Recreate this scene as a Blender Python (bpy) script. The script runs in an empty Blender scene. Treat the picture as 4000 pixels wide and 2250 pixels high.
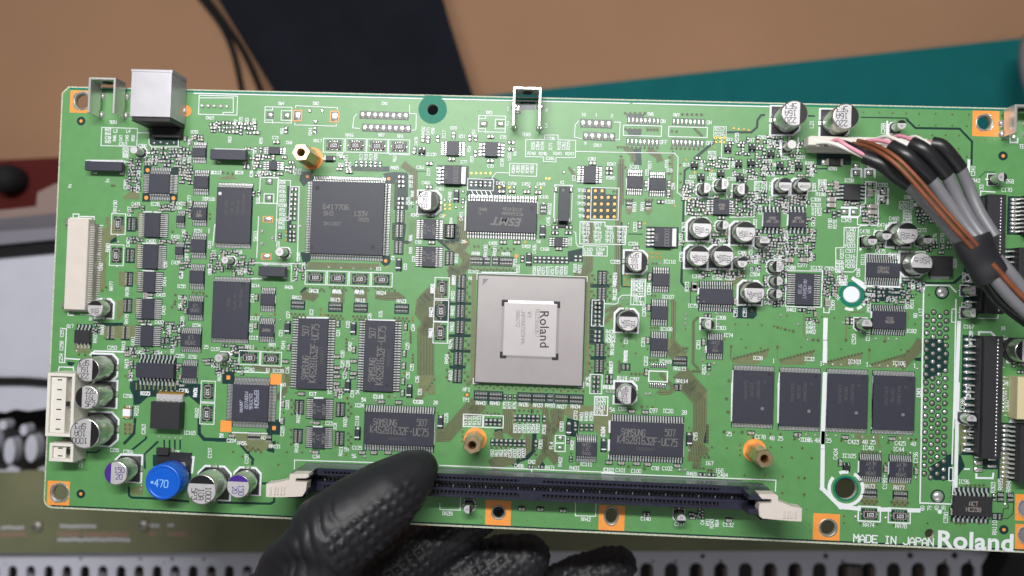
import bpy, math, random
from mathutils import Vector, Euler
random.seed(7)
sc = bpy.context.scene
MM = 0.001                                  # everything below is authored in millimetres
# ------------------------------------------------------------------ camera
CAM = Vector((0.0, 0.0, 260.312)); EUL = Euler((0.0205, 0.0421, 0.0339), 'XYZ'); F = 3163.68
cd = bpy.data.cameras.new('camera'); cam = bpy.data.objects.new('camera', cd); sc.collection.objects.link(cam)
cam.location = CAM * MM; cam.rotation_euler = EUL
cd.sensor_width = 36; cd.lens = F * 36 / 4000; cd.clip_start = .01; cd.clip_end = 20
cd.dof.use_dof = True; cd.dof.focus_distance = .255; cd.dof.aperture_fstop = 6.2
sc.camera = cam
# ------------------------------------------------------------------ room light: tube lamp, ambient and two added fill lamps
w = bpy.data.worlds.new('World'); sc.world = w; w.use_nodes = True
w.node_tree.nodes['Background'].inputs[0].default_value = (.93, .95, 1, 1)
w.node_tree.nodes['Background'].inputs[1].default_value = .15
def lamp(name, loc, aim, sx, sy, power, col):
    l = bpy.data.lights.new(name, 'AREA'); l.shape = 'RECTANGLE'; l.size = sx; l.size_y = sy; l.energy = power; l.color = col
    o = bpy.data.objects.new(name, l); sc.collection.objects.link(o); o.location = loc
    o.rotation_euler = (Vector(aim) - Vector(loc)).to_track_quat('-Z', 'Y').to_euler()
lamp('tube_lamp', (-.05, .205, .435), (-.03, 0, 0), .34, .028, 2.95, (1, .99, .97))
lamp('front_fill', (.2, -1.0, 1.1), (0, -.1, -.1), 1.2, .5, 2.2, (1, .97, .93))  # fill lamp added to brighten the chassis in the board's shadow
lamp('rear_fill', (-.25, .9, 1.5), (0, 0, 0), 1.3, .7, 4, (.95, .97, 1))  # broad soft lamp added for the metal parts to reflect
sc.view_settings.view_transform = 'Standard'; sc.view_settings.look = 'None'; sc.view_settings.exposure = 0; sc.view_settings.gamma = 1

# ------------------------------------------------------------------ photo pixel -> place on the level plane z = h
RM = EUL.to_matrix()
def P(u, v, h=0.0):
    d = RM @ Vector(((u - 2000) / F, -(v - 1125) / F, -1)); t = (h - CAM.z) / d.z
    return Vector((CAM.x + t * d.x, CAM.y + t * d.y))
OX = OY = 0; K = 2.8975
def O(x, y, k=2.8975):
    global OX, OY, K
    OX, OY, K = x, y, k
def C(a, b, h=0.0): return P(OX + a / K, OY + b / K, h)
def mm(n, h=0.0): return n / K * (CAM.z - h) / F

# ------------------------------------------------------------------ materials
MATS = {}
def mat(name, col, rough=.5, metal=0.0, coat=0.0, coat_r=.1, noise=0.0, nscale=800, bump=0.0, bscale=2000, spec=.5, extra=None):
    m = bpy.data.materials.new(name); m.use_nodes = True; nt = m.node_tree; b = nt.nodes['Principled BSDF']
    b.inputs['Base Color'].default_value = (*col, 1); b.inputs['Roughness'].default_value = rough; b.inputs['Metallic'].default_value = metal
    b.inputs['Coat Weight'].default_value = coat; b.inputs['Coat Roughness'].default_value = coat_r
    b.inputs['Specular IOR Level'].default_value = spec
    if noise or bump:
        tc = nt.nodes.new('ShaderNodeTexCoord')
    if noise:
        n = nt.nodes.new('ShaderNodeTexNoise'); n.inputs['Scale'].default_value = nscale; n.inputs['Detail'].default_value = 5
        r = nt.nodes.new('ShaderNodeValToRGB'); e = r.color_ramp.elements
        e[0].position = .3; e[1].position = .7
        e[0].color = (*[c * (1 - noise) for c in col], 1); e[1].color = (*[min(1, c * (1 + noise)) for c in col], 1)
        nt.links.new(tc.outputs['Object'], n.inputs['Vector']); nt.links.new(n.outputs['Fac'], r.inputs['Fac']); nt.links.new(r.outputs['Color'], b.inputs['Base Color'])
    if bump:
        n2 = nt.nodes.new('ShaderNodeTexNoise'); n2.inputs['Scale'].default_value = bscale; n2.inputs['Detail'].default_value = 4
        bp = nt.nodes.new('ShaderNodeBump'); bp.inputs['Strength'].default_value = bump; bp.inputs['Distance'].default_value = .0002
        nt.links.new(tc.outputs['Object'], n2.inputs['Vector']); nt.links.new(n2.outputs['Fac'], bp.inputs['Height']); nt.links.new(bp.outputs['Normal'], b.inputs['Normal'])
    MATS[name] = m
    return m
mat('mask', (.090, .268, .080), .46, noise=.06, nscale=260, bump=.05, bscale=900, spec=.75)
mat('bare', (.004, .17, .11), .5, noise=.08, spec=.25)
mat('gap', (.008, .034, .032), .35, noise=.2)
mat('olive', (.15, .175, .08), .47, noise=.1)
mat('track', (.035, .045, .028), .45)
mat('testgold', (.92, .44, .13), .4, .2)
mat('edge', (.45, .47, .36), .7, noise=.35, nscale=1500)
mat('silk', (.72, .75, .77), .55)
mat('tin', (.80, .79, .76), .24, .78, noise=.12, nscale=900, bump=.25, bscale=1600)
mat('tab', (.80, .80, .81), .4, .3)
mat('lead', (.84, .84, .82), .3, .68)
mat('gold', (.70, .45, .12), .35, 1)
mat('copper', (.82, .30, .055), .45, 0, .2, .3, noise=.06)
mat('epoxy', (.032, .033, .050), .48, noise=.1, nscale=1500, bump=.12, bscale=4000)
mat('epoxy2', (.022, .022, .025), .5, noise=.15, nscale=1500)
mat('ink', (.17, .165, .16), .6)
mat('inkf', (.085, .082, .085), .6)
mat('inkb', (.30, .31, .40), .55)
mat('inkd', (.02, .02, .022), .6)
mat('can', (.60, .62, .57), .3, .9)
mat('cantop', (.58, .565, .575), .45, .4, noise=.06, nscale=500)
mat('capblack', (.012, .012, .014), .35)
mat('purple', (.06, .02, .23), .4)
mat('blue', (.004, .10, .55), .32, noise=.05, nscale=300)
mat('bluetxt', (.25, .5, .85), .5)
mat('lid', (.38, .352, .355), .4, .4, noise=.04, nscale=120)
mat('lidtop', (.47, .445, .445), .45, .35, noise=.03, nscale=200)
mat('liddark', (.20, .185, .185), .5, .5)
mat('fcb', (.05, .028, .022), .5)
mat('dark', (.012, .011, .011), .5)
mat('brass', (.70, .53, .33), .36, 1, noise=.2, nscale=500)
mat('cream', (.60, .54, .49), .5, noise=.03, nscale=300)
mat('white', (.68, .65, .59), .45, noise=.03, nscale=300)
mat('ceram', (.30, .265, .235), .5)
mat('ceramw', (.75, .75, .82), .4)
mat('socket', (.020, .021, .038), .3, 0, .3, .2, noise=.2, nscale=500)
mat('nylon', (.74, .78, .84), .5)
mat('rbody', (.02, .02, .022), .4)
mat('shell', (.50, .49, .52), .4, .45, bump=.08, bscale=120, noise=.08, nscale=150)
mat('zinc', (.72, .70, .68), .3, .75)
mat('sleeve', (.012, .012, .014), .36, bump=.2, bscale=300)
mat('cgrey', (.17, .17, .185), .38, bump=.1, bscale=200)
mat('wpink', (.75, .30, .40), .4); mat('wwhite', (.76, .74, .68), .4); mat('wbrown', (.19, .055, .02), .5, noise=.25, nscale=250)
mat('tape', (.014, .014, .018), .45, bump=.15, bscale=150)
mat('glove', (.0125, .0125, .0155), .5, bump=.12, bscale=700, spec=.36)
mat('bench', (.33, .185, .108), .8, spec=.2, noise=.06, nscale=9, bump=.1, bscale=300)
mat('cutmat', (.006, .12, .125), .85, spec=.15, noise=.06, nscale=60)
mat('navy', (.008, .009, .014), .9, noise=.2, nscale=40, spec=.12)
mat('redplastic', (.085, .012, .010), .7, spec=.15)
mat('panel', (.54, .54, .62), .6, noise=.04, nscale=50)
mat('greytrim', (.12, .11, .13), .5)
mat('palegrey', (.21, .20, .24), .5)
mat('pinkgrey', (.27, .19, .17), .5)
mat('blackrub', (.012, .012, .013), .75, spec=.2)
mat('pcbolive', (.155, .16, .085), .55, noise=.22, nscale=25)
mat('pinkpad', (.28, .17, .13), .5)
mat('holeshade', (.035, .03, .03), .8)  # near-black standing in for the shade inside the chassis holes
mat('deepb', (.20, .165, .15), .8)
mat('yellowed', (.62, .55, .33), .5)
mat('holewall', (.33, .31, .27), .4, .6, noise=.2)

# ------------------------------------------------------------------ mesh building
class MB:
    def __init__(s): s.v = []; s.f = []; s.m = []; s.sm = []; s.k = 0
    def add(s, vs, fs, m, smooth=False):
        n = len(s.v); s.v += vs
        for f in fs: s.f.append([i + n for i in f]); s.m.append(m); s.sm.append(smooth)
    def sheet(s, pts, z, m):
        s.k = (s.k + 23) % 61; z += s.k * .0004      # no two overlapping prints share one plane
        s.add([(p[0], p[1], z) for p in pts], [list(range(len(pts)))], m)
    def rect(s, x, y, w, h, z, m):
        s.sheet([(x - w / 2, y - h / 2), (x + w / 2, y - h / 2), (x + w / 2, y + h / 2), (x - w / 2, y + h / 2)], z, m)
    def loft(s, rings, m, smooth=False, cap0=False, cap1=True, mcap=None):
        n = len(rings[0]); vs = [tuple(p) for r in rings for p in r]; fs = []
        for i in range(len(rings) - 1):
            for j in range(n):
                a = i * n + j; b = i * n + (j + 1) % n; fs.append([a, b, b + n, a + n])
        s.add(vs, fs, m, smooth)
        if cap1: s.add([tuple(p) for p in rings[-1]], [list(range(n))], mcap or m)
        if cap0: s.add([tuple(p) for p in rings[0]], [list(range(n))[::-1]], m)
    def prism(s, pts, z0, z1, m, bev=0.0, mcap=None):
        cx = sum(p[0] for p in pts) / len(pts); cy = sum(p[1] for p in pts) / len(pts)
        r = [[(p[0], p[1], z0) for p in pts], [(p[0], p[1], z1 - bev) for p in pts]]
        if bev:
            q = []
            for p in pts:
                dx, dy = p[0] - cx, p[1] - cy; q.append((p[0] - math.copysign(min(bev, abs(dx)), dx), p[1] - math.copysign(min(bev, abs(dy)), dy), z1))
            r.append(q)
        s.loft(r, m, mcap=mcap, cap0=True)
    def box(s, x, y, w, h, z0, z1, m, bev=0.0, mcap=None):
        s.prism([(x - w / 2, y - h / 2), (x + w / 2, y - h / 2), (x + w / 2, y + h / 2), (x - w / 2, y + h / 2)], z0, z1, m, bev, mcap)
    def lathe(s, x, y, prof, m, n=32, cap1=True, mcap=None, smooth=True, a0=0.0):
        s.loft([[(x + r * math.cos(a0 + 2 * math.pi * j / n), y + r * math.sin(a0 + 2 * math.pi * j / n), z) for j in range(n)] for r, z in prof], m, smooth, False, cap1, mcap)
    def disc(s, x, y, r, z, m, n=12):
        s.sheet([(x + r * math.cos(2 * math.pi * j / n), y + r * math.sin(2 * math.pi * j / n)) for j in range(n)], z, m)
    def ring(s, x, y, r0, r1, z, m, n=24, a0=0.0, a1=2 * math.pi):
        vs = []; fs = []
        for j in range(n + 1):
            a = a0 + (a1 - a0) * j / n
            vs += [(x + r0 * math.cos(a), y + r0 * math.sin(a), z), (x + r1 * math.cos(a), y + r1 * math.sin(a), z)]
        for j in range(n): fs.append([2 * j, 2 * j + 1, 2 * j + 3, 2 * j + 2])
        s.add(vs, fs, m)
    def bump(s, x, y, rx, ry, z0, h, m, n=8):   # a solder dome
        rings = [[(x + rx * c * math.cos(2 * math.pi * j / n), y + ry * c * math.sin(2 * math.pi * j / n), z0 + h * q) for j in range(n)] for c, q in ((1, 0), (.82, .6), (.45, .95))]
        s.loft(rings, m, True)
    def line(s, pts, wd, z, m):
        for a, b in zip(pts[:-1], pts[1:]):
            dx, dy = b[0] - a[0], b[1] - a[1]; L = math.hypot(dx, dy)
            if L < 1e-6: continue
            dx, dy = dx / L * wd / 2, dy / L * wd / 2
            s.sheet([(a[0] - dx - dy, a[1] - dy + dx), (a[0] - dx + dy, a[1] - dy - dx), (b[0] + dx + dy, b[1] + dy - dx), (b[0] + dx - dy, b[1] + dy + dx)], z, m)
    def strip(s, pts, wd, z, m):                # mitred strip along a path
        L = []; R = []
        for i, p in enumerate(pts):
            a = pts[max(i - 1, 0)]; b = pts[min(i + 1, len(pts) - 1)]
            t0 = Vector((p[0] - a[0], p[1] - a[1])); t1 = Vector((b[0] - p[0], b[1] - p[1]))
            t0 = t0.normalized() if t0.length > 1e-9 else t1.normalized(); t1 = t1.normalized() if t1.length > 1e-9 else t0
            t = (t0 + t1).normalized(); n = Vector((-t.y, t.x)); k = wd / 2 / max(.5, n.dot(Vector((-t0.y, t0.x))))
            L.append((p[0] + n.x * k, p[1] + n.y * k)); R.append((p[0] - n.x * k, p[1] - n.y * k))
        for i in range(len(pts) - 1): s.sheet([L[i], R[i], R[i + 1], L[i + 1]], z, m)
    def tube(s, pts, r, m, n=12, flat=1.0, sub=5):
        pts = [Vector(p) for p in pts]; q = []
        for i in range(len(pts) - 1):
            p0 = pts[max(i - 1, 0)]; p1 = pts[i]; p2 = pts[i + 1]; p3 = pts[min(i + 2, len(pts) - 1)]
            for k in range(sub):
                t = k / sub; q.append(.5 * ((2 * p1) + (p2 - p0) * t + (2 * p0 - 5 * p1 + 4 * p2 - p3) * t * t + (3 * p1 - p0 - 3 * p2 + p3) * t ** 3))
        q.append(pts[-1]); rings = []
        for i, p in enumerate(q):
            t = (q[min(i + 1, len(q) - 1)] - q[max(i - 1, 0)]).normalized(); sd = t.cross(Vector((0, 0, 1))).normalized(); up = sd.cross(t).normalized()
            rr = r(i / (len(q) - 1)) if callable(r) else r
            rings.append([tuple(p + sd * rr * math.cos(2 * math.pi * j / n) + up * rr * flat * math.sin(2 * math.pi * j / n)) for j in range(n)])
        s.loft(rings, m, True, True, True)
    def mesh(s, name):
        me = bpy.data.meshes.new(name); me.from_pydata([(a * MM, b * MM, c * MM) for a, b, c in s.v], [], s.f)
        names = []
        for x in s.m:
            if x not in names: names.append(x)
        for x in names: me.materials.append(MATS[x])
        me.polygons.foreach_set('material_index', [names.index(x) for x in s.m]); me.polygons.foreach_set('use_smooth', s.sm)
        me.update(); return me
    def build(s, name, parent=None, **k): return link(name, s.mesh(name), parent, **k)
def link(name, me, parent=None, loc=(0, 0, 0), rz=0.0, label=None, kind=None):
    o = bpy.data.objects.new(name, me); sc.collection.objects.link(o)
    if parent: o.parent = parent
    o.location = Vector(loc) * MM; o.rotation_euler = (0, 0, rz)
    if label: o['label'] = label
    if kind: o['kind'] = kind
    return o
def thing(name, label, cat, loc=(0, 0, 0), group=None):
    o = link(name, None, None, loc); o['label'] = label; o['category'] = cat
    if group: o['group'] = group
    return o
def tag(o, label, cat, group=None):
    o['label'] = label; o['category'] = cat
    if group: o['group'] = group
    return o
def solid(outline, holes, z0, z1, m):           # plate with holes, through a filled 2D curve
    cu = bpy.data.curves.new('plate', 'CURVE'); cu.dimensions = '2D'; cu.fill_mode = 'BOTH'; cu.extrude = (z1 - z0) / 2 * MM
    for pts in [outline] + holes:
        sp = cu.splines.new('POLY'); sp.points.add(len(pts) - 1); sp.use_cyclic_u = True
        for q, p in zip(sp.points, pts): q.co = (p[0] * MM, p[1] * MM, 0, 1)
    o = bpy.data.objects.new('plate', cu); sc.collection.objects.link(o); dg = bpy.context.evaluated_depsgraph_get(); dg.update()
    me = bpy.data.meshes.new_from_object(o.evaluated_get(dg)); bpy.data.objects.remove(o)
    for v in me.vertices: v.co.z += (z0 + z1) / 2 * MM
    me.materials.clear(); me.materials.append(MATS[m]); me.shade_flat()
    return me
def circ(x, y, r, n=28, sx=1.0, sy=1.0): return [(x + r * sx * math.cos(2 * math.pi * j / n), y + r * sy * math.sin(2 * math.pi * j / n)) for j in range(n)]
def slot(x, y, w, h, n=8):
    r = w / 2; d = max(0, h / 2 - r)
    return [(x + r * math.cos(math.pi * j / n), y + d + r * math.sin(math.pi * j / n)) for j in range(n + 1)] + [(x + r * math.cos(math.pi + math.pi * j / n), y - d + r * math.sin(math.pi + math.pi * j / n)) for j in range(n + 1)]

# stroke lettering
G = {}
for row in '''0:01 05 16 36 45 41 30 10 01;1:15 26 20,10 30;2:05 16 36 45 44 00 40;3:06 46 24 34 43 41 30 10 01;4:30 36 02 42;5:46 06 04 34 43 41 30 00
6:36 16 05 01 10 30 41 42 33 03;7:06 46 20;8:13 04 05 16 36 45 44 33 13 02 01 10 30 41 42 33;9:10 30 41 45 36 16 05 04 13 43;A:00 04 26 44 40,02 42
B:00 06 36 45 44 33 42 41 30 00,03 33;C:45 36 16 05 01 10 30 41;D:00 06 36 45 41 30 00;E:46 06 00 40,03 33;F:46 06 00,03 33;G:45 36 16 05 01 10 30 41 43 23
H:00 06,40 46,03 43;I:10 30,16 36,20 26;J:01 10 30 41 46;K:00 06,46 03 40;L:06 00 40;M:00 06 23 46 40;N:00 06 40 46;O:01 05 16 36 45 41 30 10 01
P:00 06 36 45 44 33 03;Q:01 05 16 36 45 41 30 10 01,22 40;R:00 06 36 45 44 33 03,23 40;S:45 36 16 05 04 13 33 42 41 30 10 01;T:06 46,20 26
U:06 01 10 30 41 46;V:06 20 46;W:06 10 24 30 46;X:00 46,06 40;Y:06 23 46,23 20;Z:06 46 00 40;-:13 33;.:20 21;,:20 1'''.replace('\n', ';').split(';'):
    k, s_ = row.split(':', 1); G[k] = [[(int(p[0]), int(p[1])) for p in q.split() if len(p) == 2] for q in s_.split(',')]
def write(mb, s, x, y, h, rot, z, m, wd=None, asp=1.0):
    """text centred on x, y; h = height; rot in degrees"""
    u = h / 6; a = math.radians(rot); ca, sa = math.cos(a), math.sin(a); wd = wd or h * .16
    W = len(s) * 5.3 * u * asp - 1.3 * u * asp
    for i, ch in enumerate(s):
        for pl in G.get(ch, []):
            q = []
            for px, py in pl:
                lx = (px + i * 5.3) * u * asp - W / 2; ly = py * u - h / 2; q.append((x + lx * ca - ly * sa, y + lx * sa + ly * ca))
            mb.line(q, wd, z, m)
def font_mesh(s, size, offset, x, y, rot, z, m, shear=0.0, sx=1.0):   # smooth lettering with the built-in typeface
    cu = bpy.data.curves.new('t', 'FONT'); cu.body = s; cu.size = size * MM; cu.offset = offset * MM; cu.align_x = 'CENTER'; cu.align_y = 'CENTER'; cu.shear = shear; cu.resolution_u = 5; cu.space_character = 1.06
    o = bpy.data.objects.new('t', cu); sc.collection.objects.link(o); dg = bpy.context.evaluated_depsgraph_get(); dg.update()
    me = bpy.data.meshes.new_from_object(o.evaluated_get(dg)); bpy.data.objects.remove(o)
    a = math.radians(rot); ca, sa = math.cos(a), math.sin(a)
    for v in me.vertices:
        lx, ly = v.co.x * sx, v.co.y; v.co = (lx * ca - ly * sa + x * MM, lx * sa + ly * ca + y * MM, z * MM)
    me.materials.clear(); me.materials.append(MATS[m]); return me

# ------------------------------------------------------------------ the circuit board
board = thing('circuit_board', 'large green synthesizer circuit board crowded with chips, held up by the gloved hand', 'circuit board')
YT, YB, XL, XR = 66.85, -72.2, -162.5, 176.0
TR = MB(); PADS = MB(); SILK = MB(); VIA = MB()     # tracks, solder, white print and vias, one joined part each
TAKEN = []
def take(x, y, w, h): TAKEN.append((x - w / 2, y - h / 2, x + w / 2, y + h / 2))
def free(x, y, w, h):
    a, b, c, d = x - w / 2, y - h / 2, x + w / 2, y + h / 2
    return not any(a < t[2] and c > t[0] and b < t[3] and d > t[1] for t in TAKEN)
ZG, ZO, ZT, ZP, ZS = .012, .042, .070, .100, .130
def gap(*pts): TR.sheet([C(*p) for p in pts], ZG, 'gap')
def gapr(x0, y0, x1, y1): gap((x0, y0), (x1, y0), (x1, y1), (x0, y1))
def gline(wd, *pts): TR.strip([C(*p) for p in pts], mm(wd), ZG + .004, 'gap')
def olive(*pts): TR.sheet([C(*p) for p in pts], ZO, 'olive')
def bundle(wd, *pts, n=None):
    q = [C(*p) for p in pts]; W = mm(wd); TR.strip(q, W, ZO, 'olive'); n = max(2, int(wd / 17))
    for i in range(n + 1):
        off = (i / n - .5) * W; r = []
        for j, p in enumerate(q):
            a = q[max(j - 1, 0)]; b = q[min(j + 1, len(q) - 1)]; t = (Vector(b) - Vector(a)).normalized(); r.append((p[0] - t.y * off, p[1] + t.x * off))
        TR.strip(r, mm(6 if 0 < i < n else 4), ZT, 'track')
def tracks(x0, y0, x1, y1, n, dx=0, dy=0, wd=5, m='olive'):   # n parallel single tracks between two edges
    for i in range(n):
        t = i / max(1, n - 1); a = (x0 + (x1 - x0) * t, y0 + (y1 - y0) * t); TR.line([C(*a), C(a[0] + dx, a[1] + dy)], mm(wd), ZT, m)
def via(x, y, r=15, k='g'):
    p = C(x, y)
    if k == 's': VIA.bump(p.x, p.y, mm(r), mm(r), ZP, mm(r) * .6, 'tin')
    else:
        r *= .85 if r > 12 else .7; VIA.disc(p.x, p.y, mm(r + 3), ZP, 'track', 10); VIA.disc(p.x, p.y, mm(r), ZP + .026, 'olive' if k == 'o' else 'gold', 10); VIA.disc(p.x, p.y, mm(r * .5), ZP + .052, 'dark', 8)
def vias(k, r, *pts):
    for i in range(0, len(pts), 2): via(pts[i], pts[i + 1], r, k)
def vrow(x0, y0, x1, y1, n, r=14, k='o', zig=0):
    for i in range(n):
        t = i / max(1, n - 1); via(x0 + (x1 - x0) * t + (zig if i % 2 and x1 - x0 < y1 - y0 else 0), y0 + (y1 - y0) * t + (zig if i % 2 and x1 - x0 > y1 - y0 else 0), r, k)
def pad(x, y, w, h, m='tin'):
    p = C(x, y); PADS.bump(p.x, p.y, mm(w) / 2 * 1.1, mm(h) / 2 * 1.1, ZP, .12, m, 8)
def spad(x, y, w, h, orange=False):
    p = C(x, y)
    if orange: PADS.rect(p.x, p.y, mm(w) * 1.25, mm(h) * 1.2, ZP - .004, 'copper')
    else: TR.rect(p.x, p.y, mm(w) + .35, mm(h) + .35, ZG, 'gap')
    a, b = mm(w) / 2, mm(h) / 2; hz = .42 * min(1, min(a, b) / .8)
    def rr(k, z): return [(p.x + a * (1 - (1 - k) * q_), p.y + b * k * 0 + b * s_ * (1 - (1 - k) * 1.0), z) if 0 else (p.x + sx_ * a * k, p.y + sy_ * b * k, z) for sx_, sy_ in ((-1, -1), (0, -1.03), (1, -1), (1.03, 0), (1, 1), (0, 1.03), (-1, 1), (-1.03, 0))]
    PADS.loft([rr(1, ZP), rr(.86, ZP + hz * .55), rr(.55, ZP + hz * .9), rr(.2, ZP + hz)], 'tin', True)
def T(s, x, y, rot=0, h=33):
    p = C(x, y); write(SILK, s, p.x, p.y, mm(h), rot, ZS, 'silk', mm(6.5), .82)
def TT(*rows):
    for r in rows: T(*r)
def S(wd, *pts): SILK.line([C(*p) for p in pts], mm(wd), ZS, 'silk')
def SB(x0, y0, x1, y1, wd=9):
    a = C(x0, y0); b = C(x1, y1); SILK.line([(a.x, a.y), (b.x, a.y), (b.x, b.y), (a.x, b.y), (a.x, a.y)], mm(wd), ZS, 'silk')

# ---- builders of soldered components
def frustum(mb, x, y, w, h, z0, z1, m, mcap=None, d=.12):
    zm = (z0 + z1) / 2
    def q(i, z): return [(x - w / 2 + i, y - h / 2 + i, z), (x + w / 2 - i, y - h / 2 + i, z), (x + w / 2 - i, y + h / 2 - i, z), (x - w / 2 + i, y + h / 2 - i, z)]
    mb.loft([q(d, z0), q(-.02, zm), q(0, z1 - .08), q(.08, z1)], m, mcap=mcap, cap0=True)
def leads(mb, x, y, w, h, sides, n, nl, L, z, lw, m='lead'):
    """gull-wing leads round a body"""
    prof = [(-.05, z), (.28 * L, z), (.55 * L, .15), (L, .13)]
    for sd in sides:
        k = n if sd in 'TB' else nl; span = (w if sd in 'TB' else h); p = span / (k + .2) if k > 1 else 0
        for i in range(k):
            o = (i - (k - 1) / 2) * p
            vs = []
            for d, zz in prof:
                for s2 in (-lw / 2, lw / 2):
                    for dz in (0, -.13):
                        if sd == 'T': vs.append((x + o + s2, y + h / 2 + d, zz + dz))
                        elif sd == 'B': vs.append((x + o + s2, y - h / 2 - d, zz + dz))
                        elif sd == 'R': vs.append((x + w / 2 + d, y + o + s2, zz + dz))
                        else: vs.append((x - w / 2 - d, y + o + s2, zz + dz))
            fs = []
            for j in range(3):
                a = j * 4; fs += [[a, a + 2, a + 6, a + 4], [a, a + 4, a + 5, a + 1], [a + 2, a + 3, a + 7, a + 6]]
            fs.append([12, 14, 15, 13]); mb.add(vs, fs, m)
def ic(x0, y0, x1, y1, sides='', n=0, nl=0, ll=60, h=1.1, m='epoxy', lines=None, rot=0, th=28, ink='ink', dot=None, name='chip', label=None, lw=None, gp=True, toff=(0, 0), lsp=1.45):
    p = C((x0 + x1) / 2, (y0 + y1) / 2, h); W = mm(x1 - x0, h); H = mm(y1 - y0, h); L = mm(ll)
    mb = MB(); frustum(mb, p.x, p.y, W, H, .12, h, m)
    if dot:
        d = C(dot[0], dot[1], h); mb.ring(d.x, d.y, mm(dot[2]) * .8, mm(dot[2]), h + .008, 'inkd', 16); mb.disc(d.x, d.y, mm(dot[2]) * .8, h + .006, dot[3] if len(dot) > 3 else 'epoxy2', 16)
    body = mb.build(name, board, label=label)
    if sides:
        lm = MB(); pt = W / max(n, 1) if 'T' in sides else H / max(nl, 1)
        leads(lm, p.x, p.y, W, H, sides, n, nl, L, h * .5, lw or min(.42, pt * .5)); lm.build('lead_row', body, kind='stuff')
        gx = L if 'L' in sides else 0; gy = L if 'T' in sides else 0
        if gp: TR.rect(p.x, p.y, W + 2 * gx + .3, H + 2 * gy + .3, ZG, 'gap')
        take(p.x, p.y, W + 2 * gx + .2, H + 2 * gy + .2)
    else: take(p.x, p.y, W, H)
    if lines:
        mk = MB(); a = math.radians(rot); t = mm(th); k = len(lines); ox, oy = mm(toff[0]), -mm(toff[1])
        for i, s in enumerate(lines):
            if not s: continue
            o = ((k - 1) / 2 - i) * t * lsp; write(mk, s, p.x + ox - math.sin(a) * o, p.y + oy + math.cos(a) * o, t, rot, h + .008, ink, t * .14, .85)
        mk.build('marking', body)
    return body
ANG = {'R': 0, 'T': 90, 'L': 180, 'B': 270}
def cap(x, y, r, h, stripe=None, lines=None, sq=True, mark='capblack', tm='inkd', name='electrolytic_capacitor', label=None, ang=None, th=.42):
    p = C(x, y, h); R = mm(r, h); a = math.radians(ANG[stripe] if ang is None else ang) if stripe else 0
    mb = MB(); mb.lathe(p.x, p.y, [(R * .93, .5), (R * .93, .9), (R * .99, 1.15), (R, 1.5), (R, h - .35), (R * .97, h - .1), (R * .9, h)], 'can', 40, mcap='cantop')
    o = mb.build(name, board, label=label)
    b = MB(); s = R * 1.06; c = R * .45; bp = [(-s, -s), (s, -s), (s, s), (-s, s)]
    def rt(q): return [(p.x + u * math.cos(a) - v * math.sin(a), p.y + u * math.sin(a) + v * math.cos(a)) for u, v in q]
    oct_ = [(-s, -s), (s - c, -s), (s, -s + c), (s, s - c), (s - c, s), (-s, s)]
    b.prism(rt(oct_), .08, .85, 'rbody'); b.build('base_plate', o)
    t = MB()
    for sg in (-1, 1):
        q = [(sg * s * .9, -R * .16), (sg * s * .9, R * .16), (sg * (s + .75), R * .16), (sg * (s + .75), -R * .16)]
        t.prism(rt(q if sg < 0 else q[::-1]), .05, .4, 'tin')
    t.build('terminal', o)
    if sq:
        S2 = s + (.62 if R > 2 else .35); c2 = c * 1.1
        for sg in (-1, 1):
            q = [(-S2, .28 * R * sg), (-S2, S2 * sg), (S2 - c2, S2 * sg), (S2, (S2 - c2) * sg), (S2, .28 * R * sg)]
            q2 = rt(q); SILK.sheet(q2 if sg < 0 else q2[::-1], ZS - .006, 'silk')
    if stripe:
        k = MB(); R2 = R * .94; c0 = .42 if R > 2.2 else .3; n = 12; A = math.acos(c0)
        k.sheet([(p.x + R2 * math.cos(a - A + 2 * A * i / n), p.y + R2 * math.sin(a - A + 2 * A * i / n)) for i in range(n + 1)], h + .012, mark); k.build('polarity_mark', o)
    if lines:
        k = MB(); t_ = R * th; rot = math.degrees(a) + 180 if stripe else 0; ar = math.radians(rot); cx, cy = p.x - (R * .30 * math.cos(a) if stripe else 0), p.y - (R * .30 * math.sin(a) if stripe else 0)
        for i, s_ in enumerate(lines):
            off = ((len(lines) - 1) / 2 - i) * t_ * 1.3; write(k, s_, cx - math.sin(ar) * off, cy + math.cos(ar) * off, t_, rot, h + .014, tm, t_ * .12, .8)
        k.build('marking', o)
    bpos = p; take(bpos.x, bpos.y, 2 * s + .6, 2 * s + .6)
    return o
# small passives share meshes
def passive_mesh(name, L, W, H, body, term, tl=.28, txt=None):
    m = MB(); m.box(0, 0, L * (1 - 2 * tl) + .02, W, .06, H, body, .04)
    for s in (-1, 1):
        m.box(s * L * (.5 - tl / 2), 0, L * tl, W * 1.02, .05, H * 1.03, term, .05)
        m.bump(s * (L * .5 + .06), 0, .22 * L, W * .55, .03, H * .55, 'tin', 8)
    if txt: write(m, txt, 0, 0, W * .55, 0, H + .012, 'silk', W * .09, .8)
    return m.mesh(name)
PM = {'R': passive_mesh('chip_resistor', 1.55, .8, .45, 'rbody', 'lead'), 'C': passive_mesh('chip_capacitor', 1.55, .85, .75, 'ceram', 'lead', .24),
      'r': passive_mesh('chip_resistor', 1.25, .66, .4, 'rbody', 'lead', .3), 'c': passive_mesh('chip_capacitor', 1.25, .68, .6, 'ceram', 'lead', .28),
      'B': passive_mesh('chip_capacitor', 2.3, 1.45, .95, 'ceram', 'lead', .2), 'W': passive_mesh('ceramic_inductor', 3.3, 2.5, 1.4, 'ceramw', 'gold', .14)}
NAME = {'R': 'chip_resistor', 'C': 'chip_capacitor', 'r': 'chip_resistor', 'c': 'chip_capacitor', 'B': 'chip_capacitor', 'W': 'ceramic_inductor'}
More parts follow.
